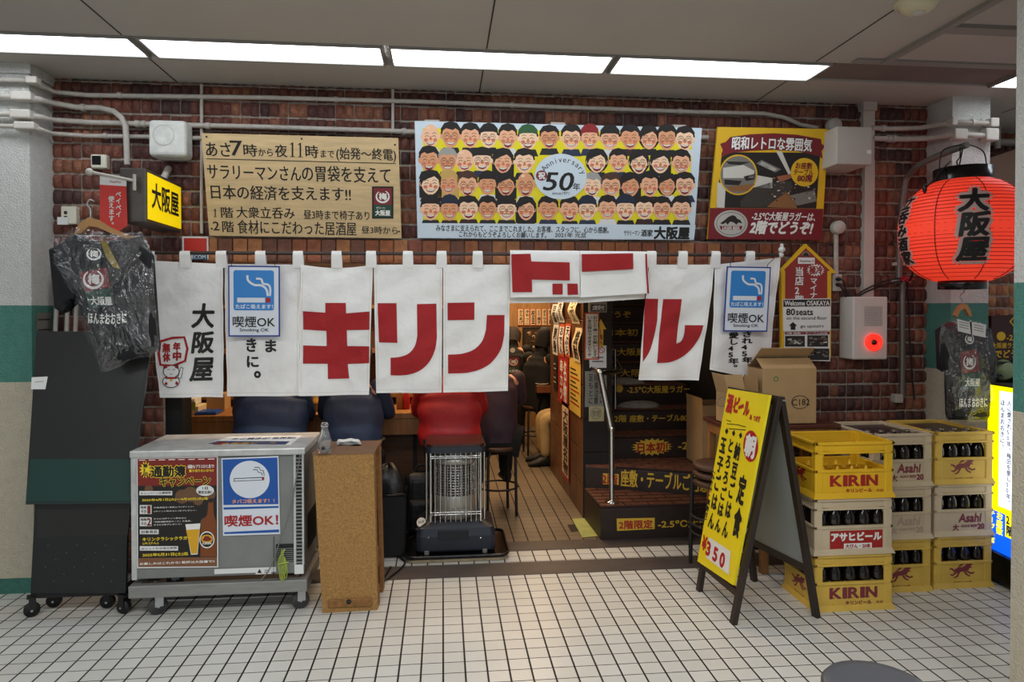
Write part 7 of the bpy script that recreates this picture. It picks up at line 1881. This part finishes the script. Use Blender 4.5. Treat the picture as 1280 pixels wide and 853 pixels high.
# things on the counter
t = thing('tissue_box', 'cream box with a green mark on the counter end under the beckoning cat', 'box', (-1.86, 5.3, .865))
a, b = atY(220, 526, 5.22), atY(248, 508, 5.22)
mb = MB(); mb.box((a.x, 5.22, .866), (b.x, 5.4, b.z), M_cpaper, bev=.006); mb.build('carton', t)
mb = MB(FY(5.219)); mb.flat(ell(a.x + .05, .92, .012, .012, 12), mat('mark green', ''), .001); mb.flat(rect((b.x - .05, .9), (b.x - .02, .96)), mat('mark lime', '#8fae4a', .6), .001); mb.build('print', t)
a2, b2 = atY(221, 507, 5.25), atY(243, 499, 5.25); mb = MB(); mb.box((a2.x, 5.26, b.z + .002), (b2.x, 5.4, b2.z), M_paper, bev=.005); solo(mb, 'small_box', 'small white box on the cream box under the beckoning cat', 'box')
a, b = atY(243, 526, 5.18), atY(270, 518, 5.18); mb = MB(); mb.box((a.x, 5.18, .866), (b.x, 5.34, .885), mat('blue plastic', '#1f4d9e', .4), bev=.004); mb.box((a.x + .01, 5.19, .885), (b.x - .01, 5.33, .89), mat('blue plastic', ''), bev=.002); solo(mb, 'blue_tray', 'blue plastic tray on the counter beside the cream box', 'tray')
a, b = atY(258, 516, 5.4), atY(281, 496, 5.4); mb = MB(); mb.box((a.x, 5.4, .866), (b.x, 5.55, b.z + .02), M_card, bev=.004); solo(mb, 'counter_carton', 'brown carton standing on the counter behind the blue tray', 'box')
def tumbler(name, label, x, y, z, r, h, m, liquid=None):
    t = thing(name, label, 'glass', (x, y, z)); mb = MB(); mb.lathe([(0, .002), (r * .8, 0), (r, h), (r * .93, h), (r * .75, .008), (0, .008)], m, 20, c=(x, y, z)); mb.build('vessel', t)
    if liquid: mb = MB(); mb.lathe([(0, .009), (r * .74, .009), (r * .9, h * .8), (0, h * .8)], liquid, 20, c=(x, y, z)); mb.build('drink', t)
c = atY(395, 512, 5.2); tumbler('beer_glass', 'beer glass on the counter between the two navy jackets', c.x, 5.25, .866, .034, .14, M_glass, M_gold)
for i, x in enumerate((500, 508)):
    c = atY(x, 512, 5.35); t = thing('sauce_bottle', ('first', 'second')[i] + ' sauce bottle on the counter beside the red jacket', 'bottle', (c.x, 5.35, .866)); mb = MB(); mb.lathe([(0, 0), (.026, 0), (.028, .01), (.028, .1), (.012, .13), (.011, .15), (0, .152)], (M_pt, M_mr)[i], 16, c=(c.x, 5.35, .866)); mb.build('glass', t)
    mb = MB(); mb.lathe([(.013, .148), (.013, .17), (0, .172)], M_cream, 12, c=(c.x, 5.35, .866)); mb.build('cap', t)

# ================================================================ PEOPLE
def skin(name, nodes, edges, m, parent, root, sub=2, extra=None, smooth_shade=True):
    me = bpy.data.meshes.new('sk'); ids = list(nodes)
    me.from_pydata([nodes[i][0] for i in ids], [(ids.index(a), ids.index(b)) for a, b in edges], [])
    o = bpy.data.objects.new('sk', me); _tmp.collection.objects.link(o)
    o.modifiers.new('s', 'SKIN'); sd = o.modifiers.new('d', 'SUBSURF'); sd.levels = sub; sd.render_levels = sub
    for k, i in enumerate(ids):
        rr = nodes[i][1]; me.skin_vertices[0].data[k].radius = (rr, rr) if not isinstance(rr, tuple) else rr
        me.skin_vertices[0].data[k].use_root = (i == root)
    with bpy.context.temp_override(scene=_tmp, view_layer=_tmp.view_layers[0]):
        dg = bpy.context.evaluated_depsgraph_get(); dg.update()
    ev = o.evaluated_get(dg); em = ev.to_mesh()
    V = [v.co.copy() for v in em.vertices]; Fc = [tuple(p.vertices) for p in em.polygons]
    ev.to_mesh_clear(); bpy.data.objects.remove(o); bpy.data.meshes.remove(me)
    mb = MB(); mb.add(V, Fc, m, True)
    if extra: extra(mb)
    return mb.build(name, parent)
M_skin = mat('skin', '#c58f6c', .6); M_hair2 = mat('black hair', '#100d0c', .8, var=.3, scale=60)
V3 = Vector
def loftbody(mb, secs, m, n=28, quilt=0.0, qn=0):
    """secs: (centre, right half-width, depth half-width, right axis, forward axis)"""
    vs = []; fs = []
    K = (len(secs) - 1) * 6 + 1
    for i in range(K):
        f = i / 6; a = min(int(f), len(secs) - 2); f -= a
        f2 = f * f * (3 - 2 * f)
        A, B = secs[a], secs[a + 1]
        c = A[0].lerp(B[0], f); w_ = A[1] + (B[1] - A[1]) * f2; d = A[2] + (B[2] - A[2]) * f2; r = A[3].lerp(B[3], f); fw = A[4].lerp(B[4], f)
        qf = 1 + quilt * (abs(math.sin(math.pi * qn * i / (K - 1))) - .5) * 2 if quilt else 1
        for j in range(n):
            t_ = 2 * math.pi * j / n; ct, st_ = math.cos(t_), math.sin(t_)
            wr = 1 + .012 * math.sin(5 * t_ + i * .7) + .01 * math.sin(9 * t_ - i * .5)
            vs.append(c + r * (w_ * qf * wr * abs(ct) ** .85 * (1 if ct > 0 else -1)) + fw * (d * qf * wr * abs(st_) ** .85 * (1 if st_ > 0 else -1)))
    for i in range(K - 1):
        for j in range(n): fs.append([i * n + j, i * n + (j + 1) % n, (i + 1) * n + (j + 1) % n, (i + 1) * n + j])
    mb.add(vs, fs, m, True); mb.add(vs[:n], [list(range(n))[::-1]], m); mb.add(vs[-n:], [list(range(n))], m)
def figure(name, label, base, yaw, J, wide, top_m, trouser_m, hair, quilt=0.0, qn=0, hem=.0, sleeves=.062, print_fn=None, hairy=1.0, collar=True):
    """J: joints in the figure's own frame (x right, y forward, z up); mirrored joints given once"""
    Mx = Matrix.Translation(V3(base)) @ Matrix.Rotation(yaw, 4, 'Z')
    t = thing(name, label, 'person', base, yaw)
    P = {k: V3(v) for k, v in J.items()}
    for k in ('shoulder', 'elbow', 'wrist', 'hip', 'knee', 'ankle', 'toe'):
        if k + '_l' not in P: v = P[k]; P[k + '_r'] = v; P[k + '_l'] = V3((-v.x, v.y, v.z))
    W = lambda v: Mx @ v
    nd = {}; ed = []
    def N(i, v, r): nd[i] = (W(v), r)
    N('pelvis', P['pelvis'], (.13, .1)); N('belly', P['pelvis'].lerp(P['chest'], .5), (.115, .09)); N('chest', P['chest'], (.13, .1)); N('neckb', P['chest'].lerp(P['neck'], .8), .06); N('neck', P['neck'], .05)
    hd = P['head'] - P['neck']; N('jaw', P['neck'] + hd * .55, .066); N('skull', P['head'], .088); N('crown', P['head'] + hd.normalized() * .06, .07)
    ed += [('pelvis', 'belly'), ('belly', 'chest'), ('chest', 'neckb'), ('neckb', 'neck'), ('neck', 'jaw'), ('jaw', 'skull'), ('skull', 'crown')]
    for s_ in 'lr':
        N('sh' + s_, P['shoulder_' + s_], .056); N('el' + s_, P['elbow_' + s_], .043); N('wr' + s_, P['wrist_' + s_], .029)
        N('hp' + s_, P['hip_' + s_], .085); N('kn' + s_, P['knee_' + s_], .06); N('an' + s_, P['ankle_' + s_], .034); N('to' + s_, P['toe_' + s_], .022)
        ed += [('chest', 'sh' + s_), ('sh' + s_, 'el' + s_), ('el' + s_, 'wr' + s_), ('pelvis', 'hp' + s_), ('hp' + s_, 'kn' + s_), ('kn' + s_, 'an' + s_), ('an' + s_, 'to' + s_)]
        fa = (P['wrist_' + s_] - P['elbow_' + s_]).normalized(); sd = fa.cross(V3((0, 0, 1)));
        if sd.length < .1: sd = V3((1, 0, 0))
        sd.normalize(); up = sd.cross(fa)
        pm = P['wrist_' + s_] + fa * .05; N('pa' + s_, pm, (.034, .018)); ed.append(('wr' + s_, 'pa' + s_))
        for k, (off, ln) in enumerate(((-.03, .062), (-.01, .075), (.01, .07), (.03, .055))):
            a = pm + fa * .035 + sd * off; b_ = a + fa * ln * .55 - up * .012; c = b_ + fa * ln * .3 - up * .03
            for q_, v, r in (('a', a, .0095), ('b', b_, .0085), ('c', c, .0075)): N('f%d%s%s' % (k, q_, s_), v, r)
            ed += [('pa' + s_, 'f%da%s' % (k, s_)), ('f%da%s' % (k, s_), 'f%db%s' % (k, s_)), ('f%db%s' % (k, s_), 'f%dc%s' % (k, s_))]
        th = -1 if s_ == 'r' else 1
        a = pm + sd * .042 * th; b_ = a + fa * .035 + sd * .012 * th; N('tha' + s_, a, .012); N('thb' + s_, b_, .009); ed += [('pa' + s_, 'tha' + s_), ('tha' + s_, 'thb' + s_)]
    fw = V3((0, 1, 0)); hdir = hd.normalized(); rt = V3((1, 0, 0)); ff = rt.cross(hdir) * -1
    if ff.y < 0: ff = -ff
    if 'face' in J: ff = P['face'].normalized(); ff = (ff - hdir * ff.dot(hdir)).normalized(); rt = ff.cross(hdir)
    def feat(mb):
        hc_ = P['head']
        mb.ball(W(hc_ + ff * .088 - hdir * .022), (.014, .014, .02), M_skin, 10, 8)
        for sx in (-1, 1):
            mb.ball(W(hc_ + rt * sx * .088 - hdir * .015), (.014, .02, .03), M_skin, 10, 8)
            mb.ball(W(hc_ + rt * sx * .032 + ff * .08 + hdir * .005), .011, M_paper, 8, 6); mb.ball(W(hc_ + rt * sx * .032 + ff * .089 + hdir * .005), .005, M_ink, 8, 6)
        mb.ball(W(hc_ + ff * .078 - hdir * .062), (.024, .012, .007), M_mr, 10, 6)
    skin('body', nd, ed, M_skin, t, 'pelvis', 2, feat)
    # top
    mb = MB(); R = (Mx.to_3x3() @ V3((1, 0, 0))); Fd = lambda a, b: (Mx.to_3x3() @ ((b - a).normalized().cross(V3((1, 0, 0))) * -1))
    pe, ch, ne = P['pelvis'] + V3((0, 0, hem)), P['chest'], P['neck']
    fd = Fd(pe, ch)
    if fd.dot(Mx.to_3x3() @ fw) < 0: fd = -fd
    sh = abs(P['shoulder_r'].x)
    loftbody(mb, [(W(pe), wide * .98, .135, R, fd), (W(pe.lerp(ch, .3)), wide, .15, R, fd), (W(pe.lerp(ch, .7)), wide * 1.02, .15, R, fd), (W(ch), max(wide, sh), .135, R, fd), (W(ch.lerp(ne, .45)), sh * .9, .11, R, fd), (W(ch.lerp(ne, .8)), .085, .08, R, fd), (W(ch.lerp(ne, .98)), .07, .068, R, fd), (W(ch.lerp(ne, 1.3)), .062, .064, R, fd)], top_m, quilt=quilt, qn=qn)
    for s_ in 'lr':
        a, b_, c = (W(P[k + s_]) for k in ('shoulder_', 'elbow_', 'wrist_')); pts = []; rr = []
        for i in range(13):
            f = i / 12; p = a.lerp(b_, f * 2) if f < .5 else b_.lerp(c, f * 2 - 1); pts.append(p); rr.append(sleeves * (1.12 - .5 * f) * (1 + quilt * 1.3 * math.sin(i * 1.6)))
        pts[6] = pts[6].lerp((pts[5] + pts[7]) / 2, .4)
        mb.tube(pts, rr, top_m, 14); mb.ball(a, sleeves * 1.15, top_m, 14, 8)
    if print_fn: print_fn(mb, W, P, fd)
    mb.build('jacket', t)
    nd2 = {}; ed2 = []
    nd2['pelvis'] = (W(P['pelvis']), (.155, .125)); 
    for s_ in 'lr':
        nd2['hp' + s_] = (W(P['hip_' + s_]), .105); nd2['kn' + s_] = (W(P['knee_' + s_]), .08); nd2['mid' + s_] = (W(P['knee_' + s_].lerp(P['ankle_' + s_], .5)), .068); nd2['an' + s_] = (W(P['knee_' + s_].lerp(P['ankle_' + s_], .98)), .058)
        ed2 += [('pelvis', 'hp' + s_), ('hp' + s_, 'kn' + s_), ('kn' + s_, 'mid' + s_), ('mid' + s_, 'an' + s_)]
    skin('trousers', nd2, ed2, trouser_m, t, 'pelvis', 2)
    for s_ in 'lr':
        an, to = P['ankle_' + s_], P['toe_' + s_]; d = (to - an); d.z = 0; d.normalize(); zb = min(an.z, to.z) - .038; sd = d.cross(V3((0, 0, 1)))
        mb = MB(); hl = an - d * .06; ln = (to - hl).length + .05
        secs = []
        for f, w_, h_ in ((0, .036, .08), (.12, .046, .115), (.35, .048, .115), (.6, .05, .08), (.85, .046, .055), (1.0, .024, .035)):
            secs.append((f, w_, h_))
        vs = []; fs = []; n = 12
        for f, w_, h_ in secs:
            c = V3((hl.x, hl.y, zb)) + d * (ln * f)
            for j in range(n):
                t_ = 2 * math.pi * j / n; vs.append(W(c + sd * w_ * math.cos(t_) + V3((0, 0, max(0.0, h_ * .5 + h_ * .5 * math.sin(t_))))))
        for i in range(len(secs) - 1):
            for j in range(n): fs.append([i * n + j, i * n + (j + 1) % n, (i + 1) * n + (j + 1) % n, (i + 1) * n + j])
        mb.add(vs, fs, M_black, True); mb.add(vs[:n], [list(range(n))[::-1]], M_black); mb.add(vs[-n:], [list(range(n))], M_black); mb.build('shoe', t)
    mb = MB(); hc_ = P['head'] + hdir * .02 - ff * .012
    n, k = 24, 12; vs = []; fs = []
    for i in range(k + 1):
        ph = math.pi * .7 * i / k
        for j in range(n):
            a = 2 * math.pi * j / n; front = math.cos(a); lim = ph if front < .25 else ph * (.62 + .38 * (1 - front))
            rr = .109 * (1 + .03 * math.sin(7 * a + 3 * ph))
            cz = math.cos(lim); cz = cz if cz > 0 else cz * (2.5 if front < .25 else 1.0)
            d = hdir * cz + (ff * math.cos(a) + rt * math.sin(a)) * math.sin(lim); vs.append(W(hc_ + d * rr))
    for i in range(k):
        for j in range(n): fs.append([i * n + j, (i + 1) * n + j, (i + 1) * n + (j + 1) % n, i * n + (j + 1) % n])
    mb.add(vs, fs, hair, True); mb.build('hair', t)
    return t
SEAT = dict(pelvis=(0, .0, .62), chest=(0, .06, .98), neck=(0, .10, 1.16), head=(0, .17, 1.31), shoulder=(.175, .07, 1.08), elbow=(.23, .16, .88), wrist=(.12, .30, .93), hip=(.09, .02, .60), knee=(.12, .30, .56), ankle=(.11, .24, .25), toe=(.11, .34, .235))
M_navy = mat('navy jacket', '#2c3d5e', .6, var=.2, scale=9, bump=.2, bscale=14); M_navy2 = mat('dark navy jacket', '#263350', .6, var=.2, scale=9, bump=.25, bscale=14); M_rjk = mat('red down jacket', '#a8161e', .55, var=.18, scale=8, bump=.15, bscale=20); M_prp = mat('dark purple coat', '#3a2434', .7, var=.2, scale=8); M_jean = mat('dark jeans', '#1e2430', .8, var=.2, scale=20); M_blk = mat('black cloth', '#141416', .85, var=.2, scale=12); M_bge = mat('beige trousers', '#b79c6c', .8, var=.15, scale=14, bump=.15)
def seat_at(x, y, label): return stool('bar_stool', label, (x, y), .2, .001, .555, .155, 'bar stools at the counter', m=M_seat)
figure('person', 'person in a navy jacket seated at the counter behind the steel freezer', (-1.19, 4.86, 0), 0.05, SEAT, .245, M_navy, M_jean, M_hair2, hem=.08, sleeves=.07)
seat_at(-1.19, 4.84, 'round bar stool under the person behind the steel freezer')
def belt(mb, W, P, fd):
    p = P['pelvis'] + V3((0, 0, .1)); pts = [W(p + V3((.215 * math.cos(a), .15 * math.sin(a), 0))) for a in [i * math.pi / 14 for i in range(28)]]; mb.tube(pts, .016, M_black, 6, closed=True)
figure('person', 'person in a dark navy jacket seated at the counter behind the chipboard stand', (-.63, 4.87, 0), -0.05, SEAT, .205, M_navy2, M_jean, M_hair2, hem=.06, sleeves=.062, print_fn=belt)
seat_at(-.63, 4.85, 'round bar stool under the person behind the chipboard stand')
figure('person', 'person in a quilted red down jacket seated at the counter behind the heater', (.05, 4.99, 0), 0.0, SEAT, .225, M_rjk, M_blk, M_hair2, quilt=.035, qn=5, hem=.03, sleeves=.075)
seat_at(.05, 4.99, 'round bar stool under the person in the red down jacket')
figure('person', 'person in a dark purple coat seated beside the red down jacket', (.44, 5.45, 0), 0.1, SEAT, .16, M_prp, M_blk, M_hair2, hem=-.05, sleeves=.055)
seat_at(.44, 5.45, 'round bar stool under the person in the dark purple coat')
def tprint(mb, W, P, fd):
    c = P['pelvis'].lerp(P['chest'], .72); f = Fr(W(c) - fd * .155, W(V3((1, 0, 0))) - W(V3((0, 0, 0))), W(c + V3((0, 0, 1))) - W(c)); sv = mb.M.copy(); mb.M = f.M
    k = lambda x, y: (x, -y)
    logo(mb, k, -.07, -.1, .09, .12, .004); mb.text('ほんまおおきに', (-.1, -.2), (.14, -.15), M_cream, .03, w=.004); mb.flat(ell(.0, .17, .03, .03), M_cream, .0); mb.M = sv
STAND = dict(pelvis=(0, 0, .76), chest=(0, .02, 1.05), neck=(0, .06, 1.2), head=(0, .16, 1.3), shoulder=(.17, .03, 1.14), elbow=(.2, .1, .9), wrist=(.13, .3, .84), hip=(.085, 0, .74), knee=(.09, .03, .41), ankle=(.09, -.01, .08), toe=(.1, .13, .038))
figure('person', 'staff member in a black printed t-shirt standing with back turned in the aisle', (.85, 8.3, 0), -.1, STAND, .19, M_blk, M_blk, mat('brown hair', '#20130d', .8), hem=-.02, sleeves=.06, print_fn=tprint)
SEATB = dict(SEAT); SEATB.update(wrist=(.06, .34, 1.0), elbow=(.22, .14, .9))
figure('person', 'black haired person in a black jacket seated at the small table', (1.05, 7.68, 0), -.9, SEATB, .2, M_blk, M_blk, M_hair2, hem=-.1)
stool('bar_stool', 'round bar stool under the black haired person at the small table', (1.05, 7.68), .1, .001, .555, .15, 'bar stools in the rear')
SEATC = dict(SEAT); SEATC.update(face=(0, 1, 0), pelvis=(0, 0, .5), hip=(.09, .02, .5), knee=(.11, .42, .5), ankle=(.11, .40, .08), toe=(.12, .53, .038), chest=(0, -.02, .88), neck=(0, 0, 1.06), head=(0, .05, 1.2), shoulder=(.18, -.01, .98), elbow=(.24, -.08, .74), wrist=(.16, .08, .66))
figure('person', 'person in beige trousers seated beyond the partition edge', (1.47, 7.16, 0), math.pi / 2, SEATC, .2, M_blk, M_bge, M_hair2, hem=-.03)
stool('bar_stool', 'round bar stool under the person in beige trousers', (1.47, 7.16), .1, .001, .43, .16, 'bar stools in the rear')
t = thing('small_table', 'small brown table at the partition end deep in the bar', 'table', (1.25, 7.5, 0))
mb = MB(); mb.box((1.03, 7.42, .72), (1.8, 7.7, .80), mat('table brown', '#7a4526', .45, var=.2, scale=5), bev=.005); mb.build('table_top', t)
for x, y in ((1.72, 7.46), (1.72, 7.62), (1.22, 7.64)): mb = MB(); mb.box((x, y, 0), (x + .045, y + .045, .72), M_wood); mb.build('leg', t)
mb = MB(); mb.lathe([(0, 0), (.05, 0), (.075, .016), (.07, .018), (.045, .006), (0, .006)], M_paper, 20, c=(1.1, 7.52, .801)); solo(mb, 'small_plate', 'small white plate on the table deep in the bar', 'plate')
tumbler('drink_glass', 'dark drink glass on the table deep in the bar', 1.07, 7.62, .801, .032, .12, M_glass, M_pt)
# bags on the floor
M_bagk = mat('black bag', '#131418', .45, var=.2, scale=16, bump=.5, bscale=12)
lump('bin_bag', 'black plastic bag bulging beside the chipboard stand', Vector((-.36, 4.62, .42)), .11, .1, .17, M_bagk, 'bag', 5)
mb = MB(); mb.box((-.48, 4.52, .005), (-.25, 4.72, .42), M_blk, bev=.02); mb.tube([(-.48, 4.52, .42), (-.25, 4.52, .42), (-.25, 4.72, .42), (-.48, 4.72, .42)], .012, M_blackg, 6, closed=True); solo(mb, 'waste_bin', 'dark square waste bin under the black plastic bag', 'bin')
t = thing('backpack', 'black backpack standing on the floor beside the heater', 'bag', (-.12, 4.95, 0))
mb = MB(); mb.box((-.28, 4.93, .003), (-.02, 5.11, .46), M_bagk, bev=.07, seg=4); mb.build('pack_body', t); mb = MB(); mb.box((-.25, 4.87, .04), (-.05, 4.95, .28), M_bagk, bev=.035, seg=3); mb.build('front_pocket', t)
mb = MB(); mb.tube(spl([V3((-.2, 5.0, .45)), V3((-.18, 5.0, .5)), V3((-.12, 5.0, .5)), V3((-.1, 5.0, .45))]), .01, M_blk, 6); mb.build('handle', t)
bpy.data.scenes.remove(_tmp)
